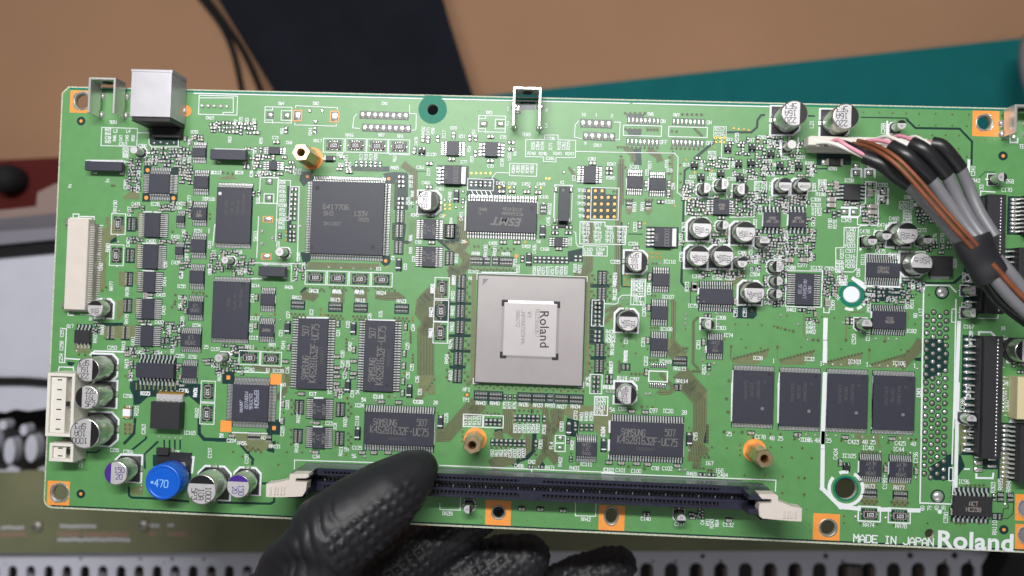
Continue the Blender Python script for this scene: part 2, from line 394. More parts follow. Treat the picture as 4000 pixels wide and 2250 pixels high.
DIM = {'R': (2.0, .9), 'C': (2.0, .95), 'r': (1.6, .75), 'c': (1.6, .75), 'B': (2.7, 1.5), 'W': (3.7, 2.6)}
NP = {}
def pas_mm(k, x, y, o, gp=True):
    d = DIM[k]; w, h = (d if o == 0 else d[::-1])
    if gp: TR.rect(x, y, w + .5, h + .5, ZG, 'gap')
    link(NAME[k], PM[k], board, (x, y, 0), 0 if o == 0 else math.pi / 2); take(x, y, w, h)
def pas(k, o, *xy, gp=True):
    for i in range(0, len(xy), 2):
        p = C(xy[i], xy[i + 1]); pas_mm(k, p.x, p.y, o, gp)
def cluster(x0, y0, x1, y1, n, kinds='RCrcc', o=None, vi=0):
    a = C(x0, y0); b = C(x1, y1); got = 0
    for _ in range(n * 14):
        if got >= n: break
        k = random.choice(kinds); oo = random.choice((0, 0, 1)) if o is None else o; d = DIM[k] if oo == 0 else DIM[k][::-1]
        x = random.uniform(min(a.x, b.x), max(a.x, b.x)); y = random.uniform(min(a.y, b.y), max(a.y, b.y))
        if free(x, y, d[0] * .96, d[1] * 1.02): pas_mm(k, x, y, oo); got += 1
    for _ in range(vi):
        x = random.uniform(min(a.x, b.x), max(a.x, b.x)); y = random.uniform(min(a.y, b.y), max(a.y, b.y))
        if free(x, y, .5, .5):
            VIA.disc(x, y, .3, ZP, 'olive', 8); VIA.bump(x, y, .22, .22, ZP + .003, .1, 'tin')
TM = None
def tant(*xy, o=1):
    """moulded chip capacitor with a bright band"""
    global TM
    if TM is None:
        m = MB(); frustum(m, 0, 0, 2.9, 1.55, .1, 1.5, 'epoxy'); m.box(-1.05, 0, .38, 1.5, 1.5, 1.515, 'ceramw')
        for s in (-1, 1): m.box(s * 1.58, 0, .3, 1.1, .05, .7, 'lead', .05); m.bump(s * 1.85, 0, .3, .55, .03, .3, 'tin')
        TM = m.mesh('tantalum_capacitor')
    for i in range(0, len(xy), 2):
        p = C(xy[i], xy[i + 1], 1.2); TR.rect(p.x, p.y, *((1.9, 4.4) if o else (4.4, 1.9)), ZG, 'gap')
        link('tantalum_capacitor', TM, board, (p.x, p.y, 0), math.pi / 2 if o else 0); take(p.x, p.y, *((1.7, 4) if o else (4, 1.7)))
RAM = {}
def ra(orient, *xyn, sm=False):
    """resistor array: dark strip with a comb of joints on both long sides"""
    for i in range(0, len(xyn), 2):
        key = 4 if sm else 8
        if key not in RAM:
            m = MB(); hw = .8 if sm else 2.1; m.box(0, 0, hw * 2, .72, .06, .42, 'rbody', .04)
            for j in range(key):
                x = (j - (key - 1) / 2) * (.5 if not sm else .42)
                for s in (-1, 1): m.box(x, s * .52, .27, .42, .05, .44, 'lead', .04); m.bump(x, s * .98, .15, .34, .03, .2, 'tin', 6)
            RAM[key] = m.mesh('resistor_array')
        p = C(xyn[i], xyn[i + 1]); hw = 1.0 if sm else 2.3; w, h = (hw * 2, 3.0)
        if orient: w, h = h, w
        TR.rect(p.x, p.y, w + .2, h + .3, ZG, 'gap'); link('resistor_array', RAM[key], board, (p.x, p.y, 0), math.pi / 2 if orient else 0); take(p.x, p.y, w, h)
RN = {}
def rnet(orient, *xyt, box=True):
    """boxed 103 / 101 network"""
    for i in range(0, len(xyt), 3):
        x, y, t = xyt[i:i + 3]
        if t not in RN:
            m = MB(); m.box(0, 0, 3.3, 1.6, .06, .6, 'rbody', .05)
            m.box(0, .92, 3.9, .2, .05, .62, 'ceram', .03); m.box(0, -.92, 3.9, .2, .05, .62, 'ceram', .03)
            for s in (-1, 1):
                m.box(s * 1.85, 0, .34, 1.9, .05, .62, 'ceram', .04); m.bump(s * 2.5, 0, .42, .3, .03, .35, 'tin')
            for j in range(4):
                for s in (-1, 1): m.bump((j - 1.5) * .8, s * 1.35, .22, .3, .03, .3, 'tin', 7)
            write(m, t, 0, 0, .95, 0, .615, 'silk', .15, .9); RN[t] = m.mesh('resistor_network')
        p = C(x, y); TR.rect(p.x, p.y, *((5.0, 3.4) if not orient else (3.4, 5.0)), ZG, 'gap')
        link('resistor_network', RN[t], board, (p.x, p.y, 0), -math.pi / 2 if orient else 0); take(p.x, p.y, *((6.6, 4.6) if not orient else (4.6, 6.6)))
        if box:
            w, h = (3.4, 2.25) if not orient else (2.35, 3.4); SILK.line([(p.x - w, p.y - h), (p.x + w, p.y - h), (p.x + w, p.y + h), (p.x - w, p.y + h), (p.x - w, p.y - h)], .26, ZS, 'silk')
def sot(x, y, rot=0, three=True):
    p = C(x, y, .9); m = MB(); m.box(0, 0, 2.0, 1.3, .1, .95, 'epoxy2', .1)
    for dx, s in (((-.65, 1), (.65, 1), (0, -1)) if three else ((-.65, 1), (.65, 1), (-.65, -1), (.65, -1))): m.box(dx, s * .85, .38, .5, .05, .35, 'lead', .04); m.bump(dx, s * 1.15, .24, .26, .03, .2, 'tin')
    TR.rect(p.x, p.y, 2.4, 3.0, ZG, 'gap'); m.build('transistor', board, loc=(p.x, p.y, 0), rz=math.radians(rot)); take(p.x, p.y, 2.2, 2.8)
def dpak(x0, y0, x1, y1, side, h=2.2, nl=5, ll=85, tab=80, name='power_regulator', lines=None, rot=90):
    p = C((x0 + x1) / 2, (y0 + y1) / 2, h); W, H = mm(x1 - x0, h), mm(y1 - y0, h); L = mm(ll); tb = mm(tab)
    mb = MB(); frustum(mb, p.x, p.y, W, H, .15, h, 'epoxy' if side == 'L' else 'epoxy2'); d = mb.build(name, board)
    t = MB()
    if side == 'L':
        t.box(p.x + W / 2 + tb * .3, p.y, tb * .75, H * .93, .1, h * .62, 'tab', .25)
        TR.rect(p.x + tb * .3 - L * .3, p.y, W + L + tb, H + .6, ZG, 'gap')
    else:
        t.box(p.x, p.y + H / 2 + tb * .5, W * .92, tb * 1.1, .1, h * .4, 'cantop', .25); t.box(p.x, p.y + H / 2 + tb * 1.25, W * .96, tb * .4, .04, .5, 'gold', .2)
    t.build('heat_tab', d)
    for i in range(nl):
        o = (i - (nl - 1) / 2) * (H if side == 'L' else W) / nl * .95; l = MB(); leads(l, p.x + (0 if side == 'L' else o), p.y + (o if side == 'L' else 0), W, H, side, 1, 1, L, h * .45, .62)
        if side == 'L': l.bump(p.x - W / 2 - L, p.y + o, .55, .42, .03, .35, 'tin')
        else: l.bump(p.x + o, p.y - H / 2 - L, .4, .55, .03, .35, 'tin')
        l.build('lead', d)
    if lines:
        mk = MB(); a = math.radians(rot)
        for i, (s_, o, tt) in enumerate(lines): write(mk, s_, p.x + o, p.y, tt, rot, h + .008, 'ink', tt * .14, .85)
        mk.build('marking', d)
    take(p.x, p.y, W + 2 * L, H + .6)

# ------------------------------------------------------------------ bare board with its holes
O(0, 0, 1)
HOLES = [(320, 395, 2.35, 1), (1690, 428, 1.8, 1), (3846, 479, 2.1, 1), (233, 1925, 2.5, 1), (1947, 2002, 1.85, 1), (2388, 2015, 1.85, 1.35), (3235, 2062, 2.3, 1), (3327, 1150, 2.75, 1), (3304, 1908, 3.4, 1), (3632, 2085, 1.55, 1), (4012, 1985, 2.2, 1), (4012, 2090, 2.2, 1)]
holes = []
for u, v, r, sy in HOLES:
    p = P(u, v); holes.append(circ(p.x, p.y, r, 32, 1, sy))
ch = 2.2; r0 = 3.0
outline = [(XL, YT - ch), (XL + ch, YT), (XR, YT), (XR, YB), (XL + r0, YB)] + [(XL + r0 - r0 * math.sin(math.pi / 2 * j / 6), YB + r0 - r0 * math.cos(math.pi / 2 * j / 6)) for j in range(1, 7)]
link('laminate_panel', solid(outline, holes, -1.6, -.02, 'edge'), board)
ins = [(XL + .45, YT - ch - .2), (XL + ch + .2, YT - .45), (XR - .45, YT - .45), (XR - .45, YB + .6), (XL + r0, YB + .6)] + [(XL + r0 - (r0 - .45) * math.sin(math.pi / 2 * j / 6), YB + r0 - (r0 - .6) * math.cos(math.pi / 2 * j / 6)) for j in range(1, 7)]
link('solder_mask', solid(ins, holes, -.02, .0, 'mask'), board)
TR.line([(XL + 3, YT - .75), (XR, YT - .75)], .6, ZG, 'bare'); TR.line([(XL + 3, YB + .85), (XR, YB + .85)], .5, ZG, 'gap')
SILK.line([(P(760, 345).x, YT - 1.35), (P(1648, 372).x, YT - 1.35)], .38, ZS, 'silk'); SILK.line([(P(1730, 372).x, YT - 1.35), (P(2458, 372).x, YT - 1.35)], .38, ZS, 'silk'); SILK.line([(P(2475, 372).x, YT - 1.35), (P(3050, 372).x, YT - 1.35)], .38, ZS, 'silk')
# bare-laminate rings and copper lands
p = P(1690, 428); TR.ring(p.x, p.y, 1.8, 4.65, ZG, 'bare', 40); TR.rect(p.x, YT - 1.3, 5.4, 2.2, ZG + .003, 'bare')
p = P(3327, 1150); TR.ring(p.x, p.y, 2.75, 4.0, ZG, 'bare', 40)
p = P(3304, 1908); TR.ring(p.x, p.y, 3.4, 4.05, ZG, 'bare', 40)
for u, v, w_, h_ in ((312, 397, 6.6, 7.4), (3851, 482, 8.3, 8.2), (228, 1927, 7.5, 8.0), (1946, 2005, 8.2, 8.2), (2389, 2026, 8.2, 8.4), (3228, 2064, 8.3, 9.2), (4010, 1983, 7, 8.2), (4010, 2102, 7, 8.6)):
    p = P(u, v); y1 = max(p.y - h_ / 2, YB + 1.0); q = p.y + h_ / 2
    hh = [circ(P(a, b).x, P(a, b).y, r * 1.25, 32, 1, sy) for a, b, r, sy in HOLES if abs(a - u) < 60 and abs(b - v) < 40]
    link('copper_land', solid([(p.x - w_ / 2, y1), (p.x + w_ / 2, y1), (p.x + w_ / 2, q), (p.x - w_ / 2, q)], hh, -.02, ZG + .006, 'copper'), board)
for (u, v, r, sy) in HOLES:                     # hole walls and rims
    if (u, v) in ((1690, 428), (3327, 1150), (3304, 1908), (3632, 2085)): continue
    p = P(u, v); m = MB(); rr = r
    def rg(k, z): return [(p.x + rr * k * math.cos(2 * math.pi * j / 28), p.y + rr * k * sy * math.sin(2 * math.pi * j / 28), z) for j in range(28)]
    m.loft([rg(1.3, .03), rg(1.22, .16), rg(1.02, .1), rg(.97, -1.6)], 'holewall', True, False, False); m.build('hole_ring', board)
    if u in (320, 3846, 233, 4012):
        m = MB()
        for a0, da in ((.9, .7), (2.2, .5), (3.6, .9), (5.3, .6)):
            n = 8
            for j in range(n):
                a = a0 + da * j / n; m.bump(p.x + rr * 1.28 * math.cos(a), p.y + rr * 1.28 * math.sin(a), .34, .34, .05, .42, 'tin', 7)
        m.build('solder_ridge', board)
q = P(3327, 1150); m = MB(); m.lathe(q.x, q.y, [(2.7, -3), (2.7, -.5), (2.45, -.2)], 'nylon', 32); m.build('nylon_post', board, label='white round plastic post filling the ringed hole')
for u, v in ((317, 473), (3918, 609), (316, 1929), (3921, 2069)):     # fiducials
    p = P(u, v); TR.disc(p.x, p.y, 1.45, ZG + .008, 'gap', 24); TR.disc(p.x, p.y, .55, ZT, 'copper', 14)

# ------------------------------------------------------------------ chips, region by region (photo crops)
exec_regions = []
# --- electrolytic capacitors
O(0, 200); cap(1515, 1115, 48, 5.4)
O(1600, 640); cap(195, 412, 118, 5.6, 'R', ['100', '6L', 'SP3'], label='small aluminium capacitor marked 100 6L SP3 left of the upper dark memory chip')
O(2400, 300); cap(2040, 412, 148, 10.2, 'R', ['220', '16A', '5F3']); cap(2010, 765, 54, 5.4)
O(3200, 300); cap(303, 447, 148, 10.2, 'R', ['220', '16A', '5F3']); cap(935, 540, 54, 5.4, 'T', ['22']); cap(2075, 1135, 54, 5.4, 'R', ['22'])
O(2400, 300)
for x, y, r, s in ((1035, 1255, 63, 'L'), (1235, 1210, 66, 'L'), (1455, 1268, 68, 'R'), (1935, 1218, 78, 'T'), (2150, 1218, 78, 'T')): cap(x, y, r, 5.4, s, ['10', '16'] if s != 'T' else ['10', '16', '5K'], th=.36)
O(2300, 640)
cap(1283, 722, 116, 6.2, 'T', ['47', '16L', '001'], th=.36); cap(1533, 690, 54, 5.4, 'L', ['10']); cap(1778, 767, 116, 6.2, 'T', ['47', '16L', '501'], th=.36)
cap(1252, 1040, 116, 6.2, 'T', ['100', '16L', '5P3'], th=.36); cap(1530, 1040, 118, 6.2, 'T', ['100', '6SL', '5P3'], th=.36); cap(1740, 1115, 60, 5.4, 'T', ['10'])
cap(1990, 880, 60, 5.4, 'B', ['10', '16']); cap(2145, 1160, 68, 5.4, 'L', ['2.2', '50']); cap(2145, 1325, 54, 5.4, 'L', ['10'])
cap(550, 1100, 116, 6.2, 'R', ['100', '6S', 'SP3'])
O(2350, 1050); cap(1732, 268, 120, 6.2, 'T', ['100', '6L', '5P3'], th=.36); cap(1995, 285, 54, 5.4, 'L', ['10']); cap(302, 590, 118, 6.2, 'T', ['100', '6SL', '5P3'], th=.36); cap(1222, 628, 58, 5.4, 'R', ['10'])
O(2350, 1500); cap(288, 122, 112, 6.2, 'R', ['100', '6S', 'SP3'])
O(3000, 640); cap(1583, 785, 120, 7.0, 'T', ['47', '16L', '001'], th=.36); cap(1345, 805, 56, 5.4, 'T', ['22']); cap(1183, 865, 56, 5.4, 'T', ['22']); cap(1810, 855, 52, 5.4, 'T', ['22'])
cap(1742, 1125, 124, 7.0, 'B', ['47', '16L', '501'], th=.36)
O(3100, 1050); cap(2045, 245, 52, 5.4, 'R', ['22']); cap(2045, 500, 52, 5.4, 'R', ['22']); cap(830, 632, 64, 5.4, 'B', ['22'])
O(3100, 1500); cap(2017, 405, 58, 5.4, 'B', ['22'])
O(900, 640); cap(555, 995, 52, 5.4, None, ['10'])
O(150, 600); cap(2110, 1205, 45, 5.4, None, ['10'])
O(150, 1050); cap(642, 450, 96, 5.6, 'T', ['100', '6S'], th=.4); cap(2040, 1008, 50, 5.4, None, ['10'])
cap(555, 1142, 142, 10, 'R', ['220', '16L', 'SP3'])
O(100, 1500); cap(692, 152, 142, 10, 'L', ['220', '16L', '5F2']); cap(668, 562, 180, 10, 'R', ['1000', '10A', 'SP3'], th=.36, label='widest silver capacitor marked 1000 10A beside the white connectors')
cap(1020, 1010, 140, 8, 'L', ['150', '20'], mark='purple', tm='purple', label='silver capacitor with a purple stripe near the lower corner')
cap(1990, 1198, 176, 10, 'T', ['1000', '10A', '5P3'], th=.36, label='large silver capacitor marked 1000 beside the blue inductor')
O(850, 1500); cap(232, 1160, 138, 8, 'T', ['150', '20'], mark='purple', tm='purple')
O(1800, 1750); cap(82, 695, 52, 5.4, 'R', ['47']); O(2500, 1750); cap(470, 805, 54, 5.4, 'B', ['22'])
# --- big integrated circuits
O(900, 640)
ic(900, 197, 1742, 1030, 'TBLR', 44, 44, 62, 1.5, rot=-1, lines=None, name='processor_chip', label='largest black square chip printed 6417706 SH3 133V', lw=.2)
sh = bpy.data.objects['processor_chip']; mk = MB()
for s_, x, y, h_ in (('6417706', 1195, 488, 52), ('SH3', 1110, 560, 46), ('133V', 1475, 565, 50), ('0505', 1508, 632, 36), ('5A11D07', 1150, 677, 34)):
    q = C(x, y, 1.5); write(mk, s_, q.x, q.y, mm(h_), 0, 1.512, 'ink', mm(h_) * .16, .95)
for x, y, r in ((985, 272, 26), (928, 950, 14), (1610, 945, 26)): q = C(x, y, 1.5); mk.disc(q.x, q.y, mm(r), 1.508, 'inkd', 16)
mk.build('marking', sh)
for x, y in ((872, 143), (1793, 170), (1758, 1097)): q = C(x, y); TR.disc(q.x, q.y, mm(58), ZG + .006, 'gap', 20); TR.disc(q.x, q.y, mm(20), ZT, 'copper', 12)
O(850, 1500)
ic(157, 8, 575, 425, 'TBLR', 25, 25, 75, 1.5, name='controller_chip', label='black square chip with bluish EPSON print between two orange pads', lw=.22)
mk = MB(); oo = bpy.data.objects['controller_chip']
for s_, x, y, h_ in (('EPSON', 440, 172, 46), ('D13706', 375, 200, 34), ('F00A102', 325, 185, 32), ('JAPAN', 268, 250, 32)):
    q = C(x, y, 1.5); write(mk, s_, q.x, q.y, mm(h_), -88, 1.512, 'inkb', mm(h_) * .22, 1.0)
mk.build('marking', oo)
for x, y in ((95, 478), ): q = C(x, y); TR.rect(q.x, q.y, mm(130), mm(130), ZG + .008, 'copper')
O(900, 1100); q = C(516, 1105); TR.rect(q.x, q.y, mm(128), mm(125), ZG + .008, 'copper')
O(850, 1500); q = C(640, 498); TR.rect(q.x, q.y, mm(140), mm(150), ZG + .009, 'gap'); TR.rect(q.x, q.y, mm(42), mm(46), ZT, 'copper')
O(150, 1050); q = C(2150, 1230); TR.rect(q.x, q.y, mm(140), mm(150), ZG + .009, 'gap'); TR.rect(q.x, q.y, mm(42), mm(46), ZT, 'copper')
O(1600, 640)
ic(645, 425, 1440, 775, 'TB', 27, 0, 72, 1.1, name='memory_chip', dot=(1388, 505, 26), label='black memory chip with large upside down ESMT lettering')
e = bpy.data.objects['memory_chip']; q = C(1105, 650, 1.1); link('marking', font_mesh('ESMT', 3.6, .10, q.x, q.y, 178, 1.112, 'ink', .25, 1.08), e)
mk = MB()
for s_, x, y, h_ in (('M12L64164A', 1165, 566, 34), ('67Y0C4T0A', 1165, 515, 34), ('8AH0', 830, 515, 34), ('Y1', 795, 560, 28)): q = C(x, y, 1.1); write(mk, s_, q.x, q.y, mm(h_), 178, 1.11, 'inkd' if 0 else 'ceram', mm(h_) * .08, .8)
mk.build('part_code', e)
def sdram(x0, y0, x1, y1, rot, lab):
    vert = rot == 90
    o = ic(x0, y0, x1, y1, 'LR' if vert else 'TB', 27, 27, 70, 1.1, name='memory_chip', label=lab)
    cx, cy = (x0 + x1) / 2, (y0 + y1) / 2; mk = MB()
    def put(s_, along, across, h_, m='ink'):
        q = C(cx + (across if vert else along), cy + (-along if vert else across), 1.1); write(mk, s_, q.x, q.y, mm(h_), rot + (-1.5 if vert else -1.5), 1.112, m, mm(h_) * .11, .63)
    put('SAMSUNG', -155, -78, 70); put('507', 262, -72, 72); put('K4S281632F-UC75', 5, 20, 80); put('S281632FUC75', -20, 112, 30, 'inkf')
    q = C(cx + (-112 if 0 else 95) , cy + 330, 1.1) if vert else C(cx - 360, cy + 125, 1.1); mk.disc(q.x, q.y, mm(16), 1.108, 'inkd', 14); mk.build('marking', o)
O(900, 1100); sdram(750, 415, 1098, 1220, 90, 'black memory chip standing upright, printed SAMSUNG K4S281632F-UC75, nearer the square EPSON chip'); sdram(1508, 440, 1852, 1245, 90, 'black memory chip standing upright, printed SAMSUNG K4S281632F-UC75, nearer the grey processor')
O(850, 1500); sdram(1650, 325, 2452, 695, 0, 'black memory chip lying level, printed SAMSUNG, just above the gloved thumb')
O(2350, 1500); sdram(105, 437, 922, 812, 0, 'black memory chip lying level, printed SAMSUNG, above the long socket towards the right')
O(0, 0, 1)
def flash(x0, y0, x1, y1, n, txt, dots):
    k = ic(x0, y0, x1, y1, 'TB', n, 0, 17, 1.1, name='flash_memory_chip', lw=.26); mk = MB(); w_ = x1 - x0
    for i, s_ in enumerate(txt): q = C(x0 + w_ * (.78 - .16 * i), y0 + (y1 - y0) * (.36 if i else .3), 1.1); write(mk, s_, q.x, q.y, mm(10), -90, 1.112, 'inkf', mm(1.4), .9)
    for dx, dy, m_ in dots: q = C(x0 + dx * w_, y0 + dy * (y1 - y0), 1.1); mk.disc(q.x, q.y, mm(6.5), 1.112, m_, 16)
    mk.build('marking', k)
flash(841, 729, 982, 953, 24, ['MBA29LV160', 'MX 0506', 'TN 70P', '0428 Z21'], [(.13, .12, 'ceramw')]); flash(826, 1098, 973, 1324, 24, ['MX29LV160', 'TN 70PTN', '0506'], [(.85, .05, 'inkd')])
TXT = ['Roland', 'R01236667', '23C128L', '3J41LPV02']
flash(2866, 1450, 3021, 1653, 28, TXT, [(.72, .72, 'ink'), (.9, .06, 'inkd')]); flash(3049, 1458, 3203, 1664, 28, TXT, [(.72, .72, 'ink'), (.9, .06, 'inkd')])
flash(3234, 1464, 3388, 1671, 28, TXT, [(.72, .72, 'ink'), (.9, .06, 'inkd')]); flash(3415, 1471, 3571, 1678, 28, TXT, [(.72, .72, 'ink'), (.9, .06, 'inkd')])
# the lidded processor
O(1650, 1050); pc = C(1218, 697, 2.4); Wd = 34.2
m = MB(); frustum(m, pc.x, pc.y, Wd + .5, Wd + .5, .1, 1.0, 'fcb'); bga = m.build('main_processor', board, label='big pinkish grey metal lidded processor engraved Roland')
st = C(1218, 690, 2.4)
sx, sy = mm(600, 2.4) / 2, mm(600, 2.4) / 2
A = Wd / 2
m = MB()
q = lambda a, z, x=pc.x, y=pc.y: [(x - a, y - a, z), (x + a, y - a, z), (x + a, y + a, z), (x - a, y + a, z)]
m.loft([q(A, 1.0), q(A, 2.2), q(A - .2, 2.4)], 'lid', cap1=False)
oi = q(A - .2, 2.4); b0 = q(sx + .75, 2.4, st.x, st.y); b1 = q(sx, 2.57, st.x, st.y)
m.loft([oi, b0, b1, q(sx - .12, 2.59, st.x, st.y)], 'lid', mcap='lidtop')
lid = m.build('metal_lid', bga)
mk = MB()
for sx_, sy_ in ((-1, 1), (1, 1), (-1, -1), (1, -1)):
    for dx, dy, w_, h_ in ((.95, .28, 1.9, .85), (.28, .95, .85, 1.9)): mk.box(st.x + sx_ * (sx + .72 - dx), st.y + sy_ * (sx + .72 - dy), w_, h_, 2.3, 2.605 if dx > dy else 2.609, 'dark')
q0 = C(712, 148, 2.4); mk.sheet([(q0.x - .8, q0.y + 1), (q0.x - .8, q0.y - 1.1), (q0.x + 1.1, q0.y + 1)][::1], 2.412, 'liddark')
for s_, x, y, h_ in (('R03566067', 1300, 615, 42), ('WX', 1215, 520, 46), ('JAPAN0505HAL', 1140, 665, 40), ('S86072', 1080, 565, 38)): q1 = C(x, y, 3); write(mk, s_, q1.x, q1.y, mm(h_), -88.5, 2.60, 'liddark', mm(4.5), .95)
mk.build('corner_mark', bga)
q1 = C(1375, 685, 3); link('engraving', font_mesh('Roland', 4.05, .03, q1.x, q1.y, -88, 2.60, 'dark', 0, 1.0), bga)
take(pc.x, pc.y, Wd + 1.6, Wd + 1.6)
SILK.line([(pc.x - A - .6, pc.y + A + .6 - 2), (pc.x - A - .6, pc.y + A + .6), (pc.x + A + .6, pc.y + A + .6), (pc.x + A + .6, pc.y + A - 1)], .22, ZS, 'silk')
SILK.line([(pc.x - A - .6, pc.y - A + 1), (pc.x - A - .6, pc.y - A - .6), (pc.x - A + 1, pc.y - A - .6)], .3, ZS, 'silk'); SILK.line([(pc.x + A + .6, pc.y - A + 1), (pc.x + A + .6, pc.y - A - .6), (pc.x + A - 1, pc.y - A - .6)], .3, ZS, 'silk')
# --- small outline chips
I = ic
LV = ['245A', 'LV', 'ALVT']
O(800, 300); I(715, 790, 850, 873, 'LR', 0, 4, 58, .9); I(722, 950, 815, 1055, 'LR', 0, 4, 70, .9)
O(1600, 640); I(150, 627, 295, 853, 'LR', 0, 10, 78, 1.0, lines=LV, rot=-92, th=40); I(140, 937, 290, 1165, 'LR', 0, 10, 78, 1.0, lines=LV, rot=-92, th=40)
I(1970, 22, 2110, 215, 'LR', 0, 7, 68, 1.0); I(1637, 830, 1733, 937, 'LR', 0, 4, 55, .9)
O(1600, 300); I(415, 727, 560, 890, 'LR', 0, 7, 62, 1.0, dot=(532, 870, 12)); I(850, 737, 1000, 900, 'LR', 0, 4, 68, 1.3, lw=.5)
O(2300, 640); I(435, 135, 610, 275, 'TB', 7, 0, 70, 1.0, dot=(585, 155, 9)); I(690, 157, 870, 297, 'TB', 7, 0, 66, 1.0)
I(1415, 400, 1590, 572, 'LR', 0, 6, 70, 1.3, lines=['4580', '508'], th=26, ink='ceram', dot=(1450, 428, 16)); I(1985, 547, 2170, 717, 'TB', 4, 0, 65, 1.4, lines=['4580', 'JRC 12A'], th=26, ink='ceram', lw=.5, dot=(2140, 575, 16))
O(3000, 640); I(245, 547, 430, 717, 'TB', 4, 0, 65, 1.4, lines=['4580', 'JRC 12A'], th=26, ink='ceram', lw=.5); I(865, 228, 1045, 407, 'LR', 0, 4, 68, 1.4, m='epoxy2', lw=.5)
I(1125, 1122, 1488, 1280, 'TB', 14, 0, 90, 1.2, lines=['CS8427', 'EP0446'], th=28, ink='ceram', lw=.3); I(1850, 1045, 2090, 1268, '', h=2.2, m='epoxy2', name='power_regulator')
O(2350, 1050); I(580, 52, 765, 195, 'TB', 7, 0, 68, 1.0, dot=(615, 80, 12)); I(565, 422, 750, 570, 'TB', 7, 0, 72, 1.0); I(560, 787, 745, 927, 'TB', 7, 0, 72, 1.0, dot=(615, 822, 12))
I(1113, 228, 1485, 398, 'TB', 14, 0, 82, 1.2, lw=.3, dot=(1158, 368, 12, 'ink')); I(1200, 805, 1375, 955, 'TB', 7, 0, 70, 1.0, lines=['AHC2', 'LV', '00A'], th=30)
O(3100, 1050); I(25, 55, 228, 408, 'LR', 0, 14, 78, 1.2, lines=['AKM', 'AK4384VT', '5F18'], rot=-92, th=36, ink='inkb'); I(905, 483, 1270, 680, 'TB', 14, 0, 66, 1.2, lw=.3, lines=['TC35', '9605B'], th=26, ink='ceram')
O(3100, 1500); I(755, 870, 995, 1042, 'TB', 10, 0, 68, 1.0, lines=LV, rot=180, th=38); I(1095, 885, 1340, 1055, 'TB', 10, 0, 68, 1.0, lines=LV, rot=180, th=38)
O(3200, 1750); I(1545, 557, 1950, 772, 'TB', 8, 0, 85, 2.2, m='epoxy2', lines=['ACT', 'HC238'], th=44, ink='ceram', lw=.55)
O(1600, 1500); I(1890, 660, 2115, 815, 'TB', 10, 0, 70, 1.0, lines=['AHC1', 'LVC', '540A'], th=34)
O(850, 1500); I(1075, 170, 1220, 400, 'LR', 0, 10, 78, 1.0, lines=LV, rot=-92, th=42); I(1068, 492, 1212, 730, 'LR', 0, 10, 78, 1.0, lines=LV, rot=-92, th=42)
O(900, 1100); I(335, 135, 500, 272, 'TB', 8, 0, 68, 1.0); I(320, 480, 492, 620, 'TB', 8, 0, 68, 1.0, lines=['245A'], th=30, ink='ceram')
O(150, 600); I(1243, 225, 1485, 450, 'TBLR', 12, 12, 78, 1.3, lw=.24); I(1192, 670, 1375, 947, 'LR', 0, 12, 80, 1.2); I(1175, 1027, 1352, 1305, 'LR', 0, 12, 80, 1.2)
for x, y in ((1238, 188), (1222, 500), (1530, 505)): q = C(x, y); TR.rect(q.x, q.y, mm(95), mm(95), ZG + .007, 'gap'); TR.disc(q.x, q.y, mm(24), ZT, 'copper', 12)
I(1750, 250, 1922, 395, 'TB', 8, 0, 70, 1.0); I(1735, 607, 1900, 750, 'TB', 8, 0, 68, 1.0, lines=['LV', '08A'], th=30, ink='ceram'); I(1720, 967, 1890, 1118, 'TB', 8, 0, 70, 1.0)
I(1557, 700, 1650, 782, 'TB', 5, 0, 55, .9); I(1543, 1052, 1637, 1145, 'TB', 5, 0, 55, .9); I(1735, -70, 1892, 38, 'TB', 8, 0, 66, 1.0)
O(150, 1050); I(1180, 32, 1320, 267, 'LR', 0, 10, 78, 1.0); I(1163, 337, 1307, 570, 'LR', 0, 10, 78, 1.0); I(1150, 642, 1295, 880, 'LR', 0, 10, 78, 1.0)
I(1703, 17, 1870, 165, 'TB', 8, 0, 70, 1.0); I(1688, 367, 1857, 520, 'TB', 8, 0, 66, 1.0, lines=['245A', 'LV'], rot=180, th=36); I(1603, 732, 1837, 882, 'TB', 10, 0, 66, 1.0, lines=['245A', 'LV'], rot=180, th=42)
I(1617, 1097, 1790, 1237, 'TB', 8, 0, 64, 1.0); I(1093, 1068, 1535, 1237, 'TB', 10, 0, 92, 2.0, lw=.45); I(400, 692, 580, 842, 'TB', 4, 0, 62, 1.4, m='epoxy2', lw=.5)
# --- regulators, crystals, inductor
O(1600, 300); dpak(385, 1000, 582, 1215, 'L', lines=[('HST', -2.2, 1.1), ('00D00I', 1.1, 1.3)])
O(2300, 640); dpak(745, 717, 943, 940, 'L', lines=[('HST', -2.2, 1.1), ('00D00I', 1.1, 1.3)])
O(100, 1500); dpak(1405, 205, 1745, 512, 'T', 4.2, 5, 120, 75)
for ox, oy, x0, y0, x1, y1 in ((0, 200, 948, 1248, 1388, 1352), (800, 300, 52, 822, 470, 936), (900, 640, 312, 1160, 625, 1272)):
    O(ox, oy); p = C((x0 + x1) / 2, (y0 + y1) / 2, 3.6); W, H = mm(x1 - x0, 3.6), mm(y1 - y0, 3.6); m = MB(); frustum(m, p.x, p.y, W, H, .8, 3.6, 'epoxy', d=.3); m.box(p.x, p.y, W * .8, H * .8, .05, .8, 'rbody'); o = m.build('crystal_package', board)
    t = MB()
    for sx_ in (-1, 1):
        for sy_ in (-1, 1): t.box(p.x + sx_ * W * .36, p.y + sy_ * H * .56, 1.4, .9, .05, .5, 'tin', .25)
    t.build('terminal', o); take(p.x, p.y, W, H * 1.3)
    SILK.line([(p.x - W * .5, p.y + H * .75), (p.x + W * .6, p.y + H * .75), (p.x + W * .6, p.y - H * .8)], .25, ZS, 'silk')
